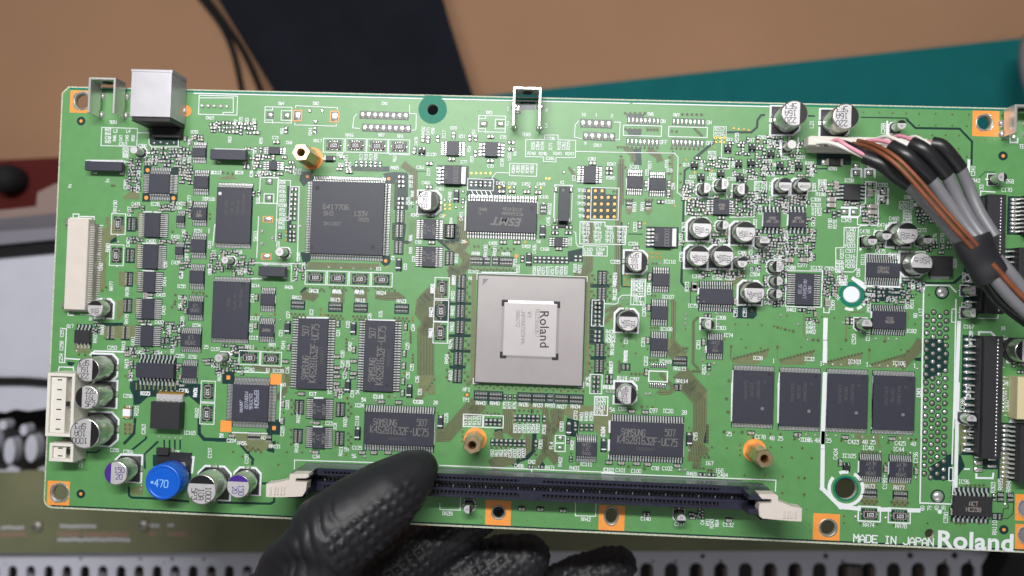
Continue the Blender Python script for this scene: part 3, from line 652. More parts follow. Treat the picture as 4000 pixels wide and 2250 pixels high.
O(1600, 640); p = C(1747, 452, 3.0); W, H = mm(122, 3), mm(390, 3); m = MB(); frustum(m, p.x, p.y, W, H, .1, 3.0, 'epoxy', d=.25); m.disc(*C(1738, 297, 3), mm(16), 3.01, 'ink', 14); o = m.build('crystal_package', board); t = MB()
for x, y in ((1655, 290), (1828, 290), (1640, 640), (1808, 640)): q = C(x, y, .4); t.box(q.x, q.y, 1.1, 1.6, .05, .8, 'tin', .3)
q = C(1725, 690, .5); t.box(q.x, q.y, 3.0, 1.6, .05, .5, 'rbody'); t.build('terminal', o); SB(1645, 240, 1830, 640, 12); take(p.x, p.y, W * 1.7, H * 1.25)
pas('R', 0, 1648, 720, 1800, 720, 1645, 782, 1797, 782)
O(100, 1500); p = C(1550, 1112, 8.5); m = MB(); R = mm(205, 8.5)
m.lathe(p.x, p.y, [(R * .9, .8), (R * .95, 1.2), (R, 1.8), (R, 8.1), (R * .96, 8.5), (R * .84, 8.5), (R * .80, 8.25)], 'blue', 48, mcap='blue'); ind = m.build('inductor', board, label='round bright blue inductor marked 470'); take(p.x, p.y, 2 * R, 2 * R)
mk = MB(); q = C(1525, 1125, 8.25); write(mk, '470', q.x + .3, q.y, mm(80, 8.2), -3, 8.27, 'bluetxt', mm(10), .8); q = C(1432, 1112, 8.25); mk.disc(q.x, q.y, mm(16), 8.27, 'bluetxt', 12); mk.build('marking', ind)
q = C(1690, 960); m = MB(); m.box(q.x, q.y, 11, 11, .05, .8, 'rbody'); m.build('base_plate', ind); m = MB(); q = C(1790, 915); m.bump(q.x, q.y, 1.3, 1.3, .5, 1.3, 'tin', 6); m.build('terminal', ind)
S(24, (1630, 828), (1905, 828), (1885, 1000))
pas('W', 1, 1165, 318); O(100, 1500); q = C(1545, 765, 2); m = MB(); frustum(m, q.x, q.y, mm(140, 2), mm(80, 2), .1, 2.0, 'epoxy2'); m.box(q.x + mm(95), q.y, .9, 1.6, .05, .5, 'tin', .2); m.build('diode', board); gapr(1440, 800, 1620, 930)

# ------------------------------------------------------------------ resistor networks and arrays
O(800, 300); rnet(0, 1460, 778, '103', 1710, 778, '101', 1955, 785, '101', 2200, 792, '103')
O(900, 640); rnet(0, 965, 1288, '103', 1215, 1295, '103', 1465, 1305, '103', 1715, 1312, '103')
O(150, 600); rnet(1, 908, 798, '103', 888, 1150, '103')
O(1650, 1050); rnet(1, 222, 220, '103', 213, 475, '103', 205, 722, '103')
O(900, 1100); rnet(0, 217, 862, '103', 462, 875, '103')
O(100, 1500); rnet(1, 2068, 85, '103', 2058, 335, '103')
O(3200, 1750); rnet(0, 568, 750, '103', 905, 768, '103')
O(1650, 1050); ra(1, 440, 145, 435, 305, 430, 480, 425, 660, 412, 845, 405, 1015, 398, 1210, 2035, 105, 2028, 285, 2005, 918, 2000, 1100)
O(1600, 1500); ra(0, 810, 130, 975, 138, 1302, 152, 1465, 158, 1720, 168, 1885, 175)
O(1600, 640); ra(0, 757, 1098, 1095, 1108); ra(0, 878, 1100, 972, 1102, sm=True); ra(1, 460, 765, 453, 1068); ra(0, 1515, 518, sm=True)
O(900, 1100); ra(0, 765, 262, 1190, 288, 1475, 295, 1940, 310)
O(150, 600); ra(1, 1055, 800, 1040, 1155); O(150, 1050); ra(1, 1020, 118, 1010, 418, 990, 725, 818, 722); ra(1, 1435, 815, sm=True)
O(850, 1500); ra(1, 925, 262, 1392, 290, 910, 590, 1382, 618); ra(0, 415, 600); ra(0, 580, 625, sm=True)
O(2350, 1050); ra(1, 270, 1112, sm=True); ra(0, 885, 1045); ra(1, 870, 1342, sm=True)
O(3200, 1750); ra(0, 570, 525, 917, 540); ra(0, 2050, 555, 2160, 560, sm=True); ra(1, 2012, 775, sm=True)
O(900, 640); ra(1, 1920, 595, 1912, 760, 1905, 945)
O(2300, 640); ra(0, 455, 470, 672, 480, sm=True); O(1600, 1500); ra(0, 1590, 160, sm=True)
# ------------------------------------------------------------------ single passives
O(800, 300); pas('R', 1, 923, 605, 1250, 605); pas('C', 0, 812, 742); pas('r', 1, 1718, 985, 1775, 985, 1828, 988, 1880, 988, 1933, 990, 1986, 992); tant(1400, 920, o=0)
cluster(60, 515, 590, 640, 22, 'RCrr', vi=6); cluster(480, 800, 640, 1030, 12, 'rrcR'); cluster(600, 900, 1000, 1130, 14, 'rcr'); cluster(1330, 900, 1680, 1080, 6)
O(900, 640); pas('R', 0, 1935, 150, 1935, 203, 1935, 252, 1930, 395, 1930, 447, 1925, 495, 725, 290, 720, 350, 718, 402, 714, 455, 712, 512, 710, 566, 707, 620, 705, 710, 702, 770, 700, 818, 700, 866)
pas('r', 1, 325, 330, 265, 340, 560, 815); tant(1900, 1140); cluster(1760, 280, 1830, 480, 0); cluster(740, 1130, 830, 1300, 6, 'rc'); cluster(10, 1080, 240, 1260, 12, 'rcr', vi=5)
O(1600, 300); pas('C', 1, 500, 662, 155, 705, 212, 712, 55, 838); pas('R', 1, 320, 702, 680, 692, 750, 695, 745, 870); pas('C', 0, 478, 935, 915, 956, 918, 680, 225, 985, 2070, 980); pas('R', 0, 1150, 745, 1150, 822, 2258, 1042, 2258, 1092)
pas('r', 1, 700, 1212, 752, 1212, 805, 1214, 858, 1214, 911, 1216); pas('C', 0, 220, 1250, 1040, 1300, 1160, 1300, 1325, 1305, 1455, 1310); sot(135, 840); tant(525, 1345)
O(1600, 640); tant(1505, 765, 1350, 1080); pas('C', 0, 1060, 890, 1215, 890, 250, 890, 240, 585, 1690, 962); pas('R', 1, 1425, 1085, 1473, 1085, 1524, 1087, 1575, 1087, 1626, 1090, 1676, 1090, 1727, 1092, 1778, 1093, 1880, 1070, 1932, 1070, 1278, 1078)
pas('r', 1, 605, 420)
O(2300, 640); pas('C', 1, 575, 695, 645, 230, 905, 230, 900, 330, 685, 1290); pas('C', 0, 530, 955); pas('R', 0, 812, 432, 1500, 610); tant()
pas('R', 0, 1205, 432, 1205, 470, 1150, 525, 1268, 525, 1375, 518, 1340, 560, 1645, 440, 1645, 482, 1705, 575, 1812, 575, 1780, 432, 1780, 482); pas('B', 1, 1190, 1390)
O(2400, 300)
for x, y in ((1290, 812), (1780, 872), (1550, 975), (1880, 1005), (2095, 1015), (985, 1140), (1425, 1140), (1210, 1100), (1565, 800), (910, 1000), (1410, 985)): sot(x, y)
cluster(1320, 690, 1720, 900, 12, 'rrcR', vi=5); cluster(930, 920, 1330, 1060, 12, 'rrcR', vi=4); cluster(1620, 720, 1900, 960, 9, 'rrc', vi=4); cluster(1600, 960, 2300, 1130, 20, 'rrcR', vi=7); cluster(850, 1200, 1000, 1340, 5, 'rc'); cluster(1330, 1060, 1740, 1180, 7, 'rrc', vi=4); cluster(1740, 650, 2150, 1000, 10, 'rrc'); cluster(1520, 1290, 1760, 1440, 8, 'rrc', vi=4)
O(2300, 640); cluster(1900, 380, 2300, 530, 16, 'rrcR', vi=5); cluster(1900, 730, 2310, 1130, 36, 'rrcR', vi=12); cluster(1080, 250, 1260, 420, 8, 'rrc'); cluster(1400, 250, 1480, 380, 3); cluster(1580, 280, 1700, 390, 6, 'rrc'); cluster(1640, 390, 1900, 590, 9, 'rrc'); cluster(1130, 400, 1410, 580, 9, 'rrc'); cluster(1290, 1190, 1750, 1290, 14, 'rrcR', vi=4); cluster(1390, 760, 1610, 830, 4); cluster(1740, 1000, 1990, 1200, 6, 'rrc', vi=2); cluster(2000, 1200, 2260, 1420, 8, 'rc'); cluster(1050, 850, 1700, 900, 5, 'rc')
O(3000, 640); pas('B', 0, 715, 405, 715, 470, 1182, 482, 1178, 547, 235, 1090, 405, 1090, 1700, 465); pas('B', 1, 765, 245, 1148, 330); pas('R', 0, 720, 345, 665, 535, 1715, 535); pas('R', 1, 800, 560, 745, 580)
cluster(20, 370, 440, 470, 12, 'rrcR', vi=4); cluster(1050, 590, 1235, 680, 9, 'rrc'); cluster(1060, 440, 1235, 600, 4, 'rc'); cluster(430, 600, 530, 880, 8, 'rrc', vi=3); cluster(0, 760, 520, 1060, 30, 'rrcR', vi=10); cluster(1680, 560, 1860, 660, 7, 'rrc'); cluster(1230, 880, 1480, 960, 6, 'rrc'); cluster(1700, 870, 2080, 1010, 9, 'rrcR', vi=4); cluster(870, 420, 1060, 480, 4, 'rc'); cluster(600, 200, 850, 380, 4, 'rc'); cluster(620, 1190, 850, 1300, 5, 'rc'); cluster(620, 1290, 800, 1420, 6, 'rrc'); cluster(1500, 1290, 1760, 1430, 8, 'rrc'); cluster(30, 1100, 230, 1230, 4, 'rc')
for x, y in ((870, 545), (975, 548), (1000, 25), (1000, 105), (1145, 25), (1145, 105), (1305, 305), (1300, 415)): spad(x, y, 60, 46)
pas('r', 0, 1120, 230, 1180, 232)
O(3200, 300); spad(55, 970, 60, 60); q = C(175, 965, .6); m = MB(); m.box(q.x, q.y, 4.2, 2.2, .05, .7, 'rbody', .05); m.box(q.x + 2.2, q.y, .7, 2.2, .05, .72, 'ceram'); m.box(q.x - 2.2, q.y, .7, 2.2, .05, .72, 'ceram'); m.build('chip_resistor', board)
cluster(-40, 1000, 350, 1120, 0); cluster(550, 1180, 750, 1420, 6, 'rcR')
O(2350, 1050); pas('C', 1, 545, 85, 530, 440, 520, 812, 505, 1172, 1150, 830, 1508, 370); pas('R', 1, 1215, 1110, 1095, 350); pas('B', 1, 1048, 205); pas('R', 0, 2265, 467, 85, 1218, 85, 1270, 1200, 530); cluster(1780, 80, 2120, 420, 16, 'rrc', vi=3)
O(1650, 1050); pas('R', 0, 1982, 388, 1982, 438, 1982, 488, 1980, 538, 1980, 590, 1980, 632, 1982, 712, 1980, 762, 1978, 812, 1967, 1226, 1967, 1280, 1962, 1332, 1962, 1388, 2112, 1228, 2112, 1282)
O(1600, 1500); pas('R', 1, 1195, 385, 1247, 385, 1299, 387, 1350, 388, 1400, 390, 1450, 390, 1524, 392, 938, 660, 989, 660, 1040, 662, 1091, 664, 1142, 666, 1193, 668, 1244, 668, 1295, 670, 1430, 672, 870, 430, 919, 431, 968, 432, 1018, 434, 1947, 492, 2003, 492, 2058, 494, 1876, 492)
pas('r', 1, 1083, 150, 1136, 152, 1190, 155, 1795, 640, 1825, 850); tant(345, 435, 1803, 510, 2198, 700); spad(1705, 612, 45, 35); spad(1702, 722, 45, 35); pas('r', 0, 1375, 935, 1480, 937)
O(2350, 1500); pas('C', 0, 82, 887, 222, 893, 397, 900, 520, 907, 855, 925, 340, 306, 492, 317); tant(995, 632); pas('C', 0, 1690, 552, 2212, 577); pas('R', 0, 1140, 1025, 1240, 1028)
O(3100, 1500); pas('C', 0, 48, 572, 580, 600, 1112, 618); pas('C', 1, 1035, 960, 1380, 985, 525, 890); sot(608, 948)
O(3200, 1750); pas('R', 1, 1975, 560); pas('C', 1, 1495, 720)
O(850, 1500); tant(1578, 565); pas('C', 0, 950, 110, 1122, 440, 1112, 770, 1637, 775, 1770, 775, 1932, 775, 1855, 200, 2050, 208, 165, 585); pas('C', 1, 745, 225, 735, 420, 1345, 110); cluster(1330, 20, 1440, 150, 3, 'rc')
O(900, 1100); tant(640, 522, 1387, 532, 1322, 1185, 2022, 1245); pas('C', 1, 665, 745, 1400, 772, 1222, 478, 1985, 512, 1970, 815, 1965, 955, 1955, 1130, 1950, 1260, 300, 180, 290, 500); pas('C', 0, 1205, 850, 1215, 975, 1395, 900, 1395, 1040, 1210, 1075, 1205, 1155, 1205, 1225, 625, 905); cluster(1190, 840, 1440, 1110, 4, 'rc', vi=8); cluster(10, 730, 200, 830, 0, vi=8)
O(150, 600); cluster(1010, 60, 1140, 420, 20, 'rrc', vi=4); cluster(1590, 150, 1745, 340, 14, 'rrc', vi=4); cluster(1390, 560, 1560, 650, 9, 'rc'); cluster(1040, 590, 1190, 660, 4, 'rc'); cluster(1030, 950, 1190, 1020, 4, 'rc'); cluster(1360, 950, 1560, 1020, 6, 'rc'); cluster(1930, 1090, 2310, 1360, 16, 'rrc', vi=6); cluster(1650, 560, 1730, 760, 5, 'rc'); cluster(1630, 900, 1715, 1130, 6, 'rc'); cluster(1230, -30, 1700, 150, 26, 'rrcR', vi=10); cluster(1600, 1160, 1700, 1420, 6, 'rc')
O(150, 1050); cluster(990, 880, 1090, 1000, 8, 'rc'); cluster(1390, 600, 1640, 900, 16, 'rrc', vi=4); cluster(1620, 300, 1690, 480, 5, 'rc'); cluster(1130, 265, 1320, 320, 3, 'rc'); cluster(1120, 565, 1320, 630, 3, 'rc'); cluster(1120, 880, 1320, 940, 3, 'rc'); cluster(600, 600, 700, 740, 5, 'rc'); cluster(1540, 1030, 1630, 1330, 7, 'rc'); cluster(2000, 1060, 2318, 1200, 10, 'rrc'); cluster(1870, 1030, 2318, 1100, 6, 'rc', vi=5); cluster(2090, 840, 2300, 960, 6, 'rc', vi=3); cluster(1020, 1010, 1090, 1240, 5, 'rc')
O(0, 200); cluster(1690, 1090, 2120, 1400, 30, 'rrcR', vi=8); cluster(2100, 960, 2318, 1100, 6, 'rc')
O(3100, 1050); cluster(340, 120, 480, 300, 8, 'rrc'); cluster(820, 200, 1300, 390, 22, 'rrcR', vi=6); cluster(150, 440, 260, 590, 5, 'rc'); cluster(1240, 120, 1330, 320, 4, 'rc'); pas('B', 1, 375, 385); cluster(360, 270, 420, 330, 1); pas('R', 0, 630, 570, 630, 610)
O(3700, 1000); cluster(750, 1210, 869, 1330, 4, 'rc')
O(1800, 1750); pas('C', 0, 690, 685, 900, 690, 1155, 705, 2100, 745); O(2500, 1750); pas('C', 0, 1005, 815, 70, 750); cluster(560, 700, 760, 800, 6, 'rc')
# ------------------------------------------------------------------ empty pads
O(800, 300); spad(740, 435, 68, 65); spad(930, 440, 68, 65); spad(1050, 440, 85, 110, True); spad(1470, 450, 85, 110, True)
vias('s', 26, 1190, 385, 1332, 385, 45, 330, 112, 332, 183, 335, 256, 337, -25, 328); vias('s', 28, 1258, 508)
for i in range(8): spad(1785 + 70 * i, 430 + 2.2 * i, 58, 82); spad(1812 + 70 * i, 575 + 2.2 * i, 58, 82)
O(1600, 300)
for i in range(5): spad(1967 + 73 * i, 525 + 3 * i, 58, 88); spad(1997 + 74 * i, 670 + 3 * i, 56, 85)
spad(840, 535, 75, 60); spad(1030, 535, 75, 55)
O(2400, 300)
for i in range(8):
    spad(165 + 47 * i, 490 + 2 * i, 28, 70); spad(155 + 47 * i, 732 + 2 * i, 28, 74); spad(675 + 47 * i, 505 + 2 * i, 28, 70); spad(667 + 47 * i, 742 + 2 * i, 28, 74)
O(2350, 1050)
for i in range(8): spad(560 + 24 * i, 1092 + 1.2 * i, 14, 42); spad(552 + 24 * i, 1318 + 1.2 * i, 14, 48)
O(900, 640); spad(440, 200, 65, 60); spad(435, 390, 65, 60); spad(425, 628, 95, 60, True); spad(408, 1050, 95, 60, True); vias('s', 26, 360, 765, 480, 840, 355, 905)
# --- orange test points
O(2300, 640); gap((-30, 275), (190, 275), (190, 345), (330, 350), (325, 630), (-60, 630), (-60, 275)); SB(30, 268, 330, 635, 9)
for r, (y, xs) in enumerate(((305, (0, 75, 150)), (380, (-2, 75, 147, 220, 293)), (455, (-5, 70, 143, 217, 290)), (527, (-8, 70, 140, 213, 288)), (600, (-10, 65, 140, 213, 286)))):
    for x in xs: q = C(x, y); TR.disc(q.x, q.y, mm(17), ZP, 'testgold', 14); TR.line([(q.x - .3, q.y - .5), (q.x - .9, q.y - 1.0)], .14, ZP - .004, 'olive')
O(1600, 640); q = C(1208, 1043); TR.disc(q.x, q.y, mm(22), ZP, 'copper', 14); O(1600, 1500); q = C(650, 122); TR.disc(q.x, q.y, mm(27), ZG + .002, 'gap', 16); TR.disc(q.x, q.y, mm(19), ZP, 'copper', 14)
# --- field of soldered through holes for the ribbon connector
O(3100, 1050); gap((1490, 790), (1700, 790), (1700, 880), (1760, 950), (1740, 1150), (1500, 1255), (1480, 1250)); O(3100, 1500); gap((1560, 920), (1780, 795), (1790, 1085), (1590, 1085), (1535, 1010)); gap((1730, 800), (1790, 795), (1790, 1085), (1600, 1090))
O(3100, 1050)
for c_, (x0, y0, n) in enumerate(((1510, 540, 20), (1585, 490, 21), (1655, 540, 20), (1730, 495, 21))):
    for i in range(n):
        y = y0 + 93.2 * i + .35 * i; x = x0 - 1.75 * i - i * i * .0
        p = C(x, y); VIA.disc(p.x, p.y, mm(33), ZP - .003, 'gap', 12); VIA.bump(p.x, p.y, mm(24), mm(24), ZP, .35, 'tin' if random.random() < .45 else 'holewall', 9)
for x, y in ((1678, 265), ): p = C(x, y); VIA.disc(p.x, p.y, mm(78), ZP - .004, 'gap', 24); m = MB(); m.lathe(p.x, p.y, [(mm(62), .04), (mm(58), .45), (mm(40), .8), (mm(15), .95)], 'tin', 24); m.build('rivet', board)
O(3200, 1750); p = C(1340, 548); VIA.disc(p.x, p.y, mm(78), ZP - .004, 'gap', 24); m = MB(); m.lathe(p.x, p.y, [(mm(62), .04), (mm(58), .45), (mm(40), .8), (mm(15), .95)], 'tin', 24); m.build('rivet', board)
# ------------------------------------------------------------------ tracks: pale olive bundles, dark gaps
O(1600, 640)
bundle(100, (590, 590), (625, 905), (560, 985), (640, 1060), (640, 1130), (580, 1215)); olive((395, 905), (480, 985), (600, 985), (640, 900)); bundle(70, (680, 1130), (560, 1240), (470, 1180), (470, 1300)); gap((380, 680), (590, 680), (590, 870), (480, 870), (380, 850)); gap((300, 860), (560, 870), (500, 960), (440, 980))
bundle(90, (2040, 640), (2020, 900)); bundle(110, (2020, 1050), (2020, 1180), (1940, 1260), (1860, 1260)); gap((1790, 990), (1960, 955), (1960, 1110), (1790, 1110)); gap((655, 260), (640, 180), (940, 150), (1000, 180), (1090, 230), (1090, 360), (640, 360))
tracks(690, 860, 850, 860, 6, 0, 210); tracks(680, 1140, 1160, 1150, 26, 0, 55); vrow(700, 1190, 1170, 1200, 14, 15, 'o', 10); vrow(735, 935, 780, 935, 2, 15); vrow(900, 940, 1180, 965, 9, 14, 'o', 30); tracks(735, 950, 1180, 970, 10, 0, 110)
tracks(700, 300, 910, 310, 5, 30, 60, m='lead'); vrow(700, 107, 915, 107, 5, 14, 'g'); vias('s', 20, 1070, 250, 1185, 265, 1358, 262, 1427, 268, 1515, 448, 605, 315, 525, 490, 598, 490, 400, 410, 455, 425); vias('g', 14, 1015, 265, 1130, 268, 1488, 270, 400, 468, 455, 465, 400, 512, 455, 508, 1545, 165, 1582, 168, 640, 885, 395, 585, 1310, 885); vias('s', 15, 1860, 70)
bundle(30, (1800, 35), (1870, 140), (1900, 155), n=2); via(1745, 98, 20, 's')
tracks(1465, 570, 1530, 570, 5, -30, 60, 4); tracks(375, 640, 375, 840, 8, 60, 20, 4); vrow(545, 690, 545, 850, 6, 15, 'o', 25); vrow(390, 890, 560, 890, 6, 15, 'o', 18); tracks(0, 650, 0, 860, 9, 80, -10, 4); tracks(290, 1000, 290, 1150, 8, 80, 10, 4)
O(900, 640); gap((1720, 110), (1850, 90), (2000, 100), (2020, 150), (1940, 220), (1830, 230)); gap((1830, 670), (1990, 680), (1970, 870), (2080, 870), (2000, 910), (1830, 860)); gap((790, 1000), (910, 1000), (900, 1100), (830, 1160)); gap((1690, 1030), (1810, 1030), (1800, 1130), (1740, 1160)); gap((800, 90), (940, 90), (900, 190), (830, 260), (780, 190))
bundle(80, (1950, 0), (2070, 90), (2080, 300), (2080, 420)); gline(14, (2110, 80), (2110, 300), (2060, 500)); gline(12, (2110, 85), (2250, 85))
tracks(1815, 240, 1815, 520, 16, 75, -60, 4); tracks(1815, 560, 1815, 1020, 24, 55, 8, 4); tracks(1990, 560, 1990, 1010, 20, 100, -20, 4); tracks(790, 300, 790, 960, 30, 55, -10, 4); olive((870, 1110), (1680, 1135), (1690, 1190), (880, 1190)); tracks(900, 1110, 1680, 1130, 44, -25, 80, 4, 'track'); vias('s', 18, 1115, 1170, 1255, 1178, 1395, 1185, 1595, 1190, 640, 605, 790, 705, 630, 812); vias('g', 14, 630, 770, 630, 862, 1775, 1175, 1545, 620)
tracks(960, 90, 1700, 100, 30, 25, -60, 4); gap((1350, 20), (1800, 30), (1800, 90), (1400, 80))
gap((640, 250), (700, 250), (690, 880), (640, 880)); gap((1860, 120), (2010, 120), (2010, 520), (1850, 520))
O(900, 1100)
for x0, x1, y in ((880, 1060, 85), (1130, 1310, 75), (1380, 1560, 75), (1640, 1860, 80)): vrow(x0, y - 10, x1, y, 8, 14, 'o', 22)
bundle(90, (970, 130), (930, 180), (850, 150), (800, 200)); bundle(150, (1215, 100), (1215, 240)); bundle(140, (1470, 100), (1480, 230)); bundle(90, (1640, 150), (1760, 165), (1890, 165), (1960, 215)); gap((800, 150), (880, 70), (840, 60), (790, 110))
for x in (690, 1110, 1390, 1860): vrow(x, 365 + (x - 690) * .04, x + 160, 372 + (x - 690) * .04, 8, 15, 'o', 30)
bundle(170, (2400, 130), (2180, 250), (2170, 340), (2280, 480)); gap((2150, 240), (2318, 130), (2318, 380), (2200, 400)); vrow(2170, 260, 2170, 400, 4, 17, 'o', 40); bundle(190, (2318, 420), (2210, 560), (2210, 1060), n=17); olive((2120, 1050), (2310, 1050), (2310, 1090), (2200, 1280), (2140, 1280)); vrow(2230, 1220, 2310, 1110, 4); bundle(40, (2180, 1270), (2150, 1320), (2090, 1330), n=3); vias('g', 15, 1025, 315, 1022, 372, 1075, 375, 2062, 405, 2062, 440, 290, 375, 1325, 1318, 1795, 1300, 1968, 1035); vrow(1315, 655, 1315, 775, 4, 15); vrow(2040, 555, 2040, 690, 5, 16, 'o', 0); vrow(2065, 830, 2065, 910, 3, 15); vias('s', 17, 345, 375, 455, 375, 560, 437, 1365, 460, 1975, 580, 1968, 650, 640, 640, 1388, 650, 1860, 1300, 1650, 1350); via(505, 370); vrow(390, 750, 540, 755, 5, 15, 'o', 22); vrow(160, 735, 290, 740, 4, 15, 'o', 20)
gap((0, 720), (200, 720), (200, 830), (60, 860), (0, 830)); bundle(60, (240, 960), (360, 980), (640, 1000), (650, 1180)); gap((270, 960), (400, 960), (390, 1010), (340, 1000)); bundle(40, (640, 1190), (540, 1310), (510, 1350), n=4); olive((590, 1040), (660, 1040), (655, 1190), (590, 1180)); gap((2240, 500), (2318, 440), (2318, 520))
O(1650, 1050)
gap((150, 340), (320, 340), (310, 590), (140, 590)); gap((310, 380), (560, 380), (560, 410), (310, 410)); gap((300, 560), (580, 560), (570, 600), (300, 600)); gap((300, 740), (570, 740), (560, 775), (300, 775)); gap((300, 915), (560, 915), (550, 950), (330, 950)); gap((300, 1095), (490, 1095), (490, 1130), (310, 1130)); gap((1880, 170), (2120, 170), (2120, 215), (1880, 215)); gap((1900, 990), (2080, 990), (2080, 1030), (1900, 1030)); gap((1900, 340), (2060, 340), (2050, 860), (1860, 860))
for y in (150, 305, 480, 660, 845, 1015, 1205):
    tracks(500, y - 60, 500, y + 60, 6, 90, 0 if y > 600 else 15, 4); vrow(505 - y * .02, y - 30, 505 - y * .02, y + 60, 3, 17, 'o', 35); 
    if y > 700: vrow(330 - (y - 700) * .1, y - 60, 330 - (y - 700) * .1, y + 60, 4, 17, 'o', 20)
for y in (105, 285, 918, 1100): vrow(2100 - y * .03, y - 60, 2100 - y * .03, y + 70, 4, 17, 'o', 30); vrow(1925 - y * .03, y - 30, 1925 - y * .03, y + 60, 3, 17, 'o', 25); tracks(1860, y - 40, 1860, y + 50, 5, 90, 0, 4)
tracks(1870, 360, 1860, 850, 10, 90, 0, 4); bundle(40, (2060, 480), (2160, 440), (2250, 430), n=3); bundle(50, (2050, 620), (2200, 440), n=3)
tracks(580, 1340, 1830, 1380, 52, 0, 40, 5); vrow(600, 1320, 1820, 1365, 30, 15, 'o', 22); bundle(40, (500, 1320), (560, 1270), n=3); bundle(110, (300, 60), (330, 40), (420, 0), n=8); olive((300, 0), (420, 0), (360, 190), (300, 200)); bundle(120, (0, 360), (140, 230), n=7); bundle(120, (0, 660), (140, 740), n=7)
olive((560, 60), (610, 60), (590, 1300), (540, 1300)); olive((1860, 60), (1900, 60), (1880, 1340), (1840, 1340))
O(1600, 1500)
bundle(150, (300, 580), (420, 580), (680, 280), (760, 215), n=11); bundle(120, (830, 230), (700, 330), n=6); tracks(760, 230, 1040, 240, 12, -60, 90, 5); olive((1050, 290), (1200, 260), (1180, 560), (1060, 560)); bundle(100, (1110, 280), (1100, 480), (1100, 560)); bundle(90, (1050, 560), (960, 600), n=6); gap((950, 520), (1050, 500), (1060, 560), (990, 570)); bundle(120, (1140, 520), (1260, 590), n=6); bundle(80, (1340, 570), (1340, 740), (1230, 830)); gline(50, (1415, 560), (1405, 750), (1330, 830), (1240, 860), (1170, 925)); gap((1420, 930), (1490, 850), (1540, 930)); bundle(150, (1190, 820), (1060, 860), (920, 935), n=11); bundle(70, (1530, 270), (1560, 480), (1520, 620), (1520, 800), (1420, 930), n=3); bundle(110, (1640, 280), (1660, 430), (1570, 560), (1560, 740), (1680, 880), n=4); bundle(60, (1720, 290), (1700, 470), (1600, 560), n=3); olive((1230, 220), (1560, 240), (1560, 290), (1230, 280)); olive((1730, 250), (1960, 240), (2080, 250), (2080, 320), (1880, 400), (1780, 370), (1720, 300)); olive((2080, 230), (2280, 260), (2280, 560), (2150, 580), (2090, 520)); gap((1780, 380), (1920, 420), (1900, 600), (1770, 590)); tracks(1890, 560, 2100, 570, 6, 0, 30, 5, 'lead'); vrow(1690, 440, 1560, 430, 3, 12, 'g'); vrow(790, 330, 1010, 330, 6, 15, 'o', 12); vrow(1190, 300, 1450, 310, 6, 15, 'o'); vias('o', 18, 1525, 765, 1430, 800, 1610, 780, 1430, 735); vrow(930, 720, 1300, 725, 8, 14, 'o'); vrow(1190, 440, 1520, 445, 7, 12, 'o'); olive((180, 40), (290, 0), (290, 120), (210, 120)); vias('g', 12, 318, 325, 600, 540, 598, 595, 596, 652, 1900, 905, 1830, 785); vias('s', 14, 2135, 930, 1875, 460, 1875, 440)
tracks(740, 190, 1040, 200, 16, 0, 45, 5); tracks(1230, 205, 1540, 215, 14, 0, 40, 5); tracks(1650, 220, 1950, 230, 14, 0, 40, 5); gap((880, 90), (905, 90), (905, 240), (880, 240)); gap((1380, 100), (1400, 100), (1400, 330), (1370, 330))
O(850, 1500)
for y in (260, 600): vrow(845 - y * .02, y - 80, 845 - y * .02, y + 80, 5, 16, 'o', 28); vrow(1480, y - 40, 1480, y + 110, 5, 16, 'o', 30); tracks(980, y - 80, 975, y + 70, 9, 80, 20, 4); tracks(1310, y - 60, 1310, y + 110, 9, 70, 10, 4)
olive((160, 560), (560, 570), (640, 700), (500, 760), (340, 760)); gap((200, 640), (340, 640), (520, 640), (540, 720), (500, 740), (470, 660), (300, 660), (370, 780), (330, 790)); vrow(340, 715, 490, 745, 6, 16, 'o', 25); gline(42, (-20, 632), (130, 634)); gline(30, (330, 780), (400, 850), (390, 920)); gline(26, (500, 1125), (640, 1125)); gline(26, (0, 1340), (600, 1355), (640, 1330), (640, 1280)); gap((540, 670), (660, 640), (640, 780), (560, 760)); bundle(60, (670, 160), (780, 60), n=6); gap((540, 410), (720, 400), (700, 570), (560, 570)); vias('g', 12, 175, 768, 280, 822, 690, 912, 745, 320, 1470, 160, 680, 660, 785, 770, 960, 775, 1455, 800, 1205, 440, 890, 100); vias('s', 20, 755, 150, 1060, 435, 1050, 765, 1790, 188, 2005, 135, 1665, 820)
O(100, 1500); gline(34, (1240, 380), (1225, 560), (1110, 680)); gline(24, (1370, 590), (1360, 620), (1200, 750)); gline(24, (1500, 650), (1350, 790), (1350, 960)); gline(26, (1170, 1160), (1170, 1260), (1200, 1285), (1450, 1295), (1850, 1330)); gline(40, (1965, 390), (1965, 560), (2020, 625), (2260, 634)); gap((1220, 0), (2000, 0), (1970, 240), (1830, 120), (1440, 100), (1290, 230), (1220, 240)); TR.sheet([C(1200, 1170), C(1330, 1140), C(1325, 1260), C(1190, 1260)], ZG, 'olive'); gline(20, (600, 770), (800, 775), (840, 740)); vias('s', 14, 1310, 1150, 1310, 1190); tracks(1570, 640, 1750, 640, 4, 0, 90, 18, 'gap'); vrow(1130, 460, 1130, 560, 3, 12, 'g'); vrow(1180, 460, 1180, 560, 3, 12, 'g'); olive((1110, 440), (1230, 440), (1210, 560), (1110, 580))
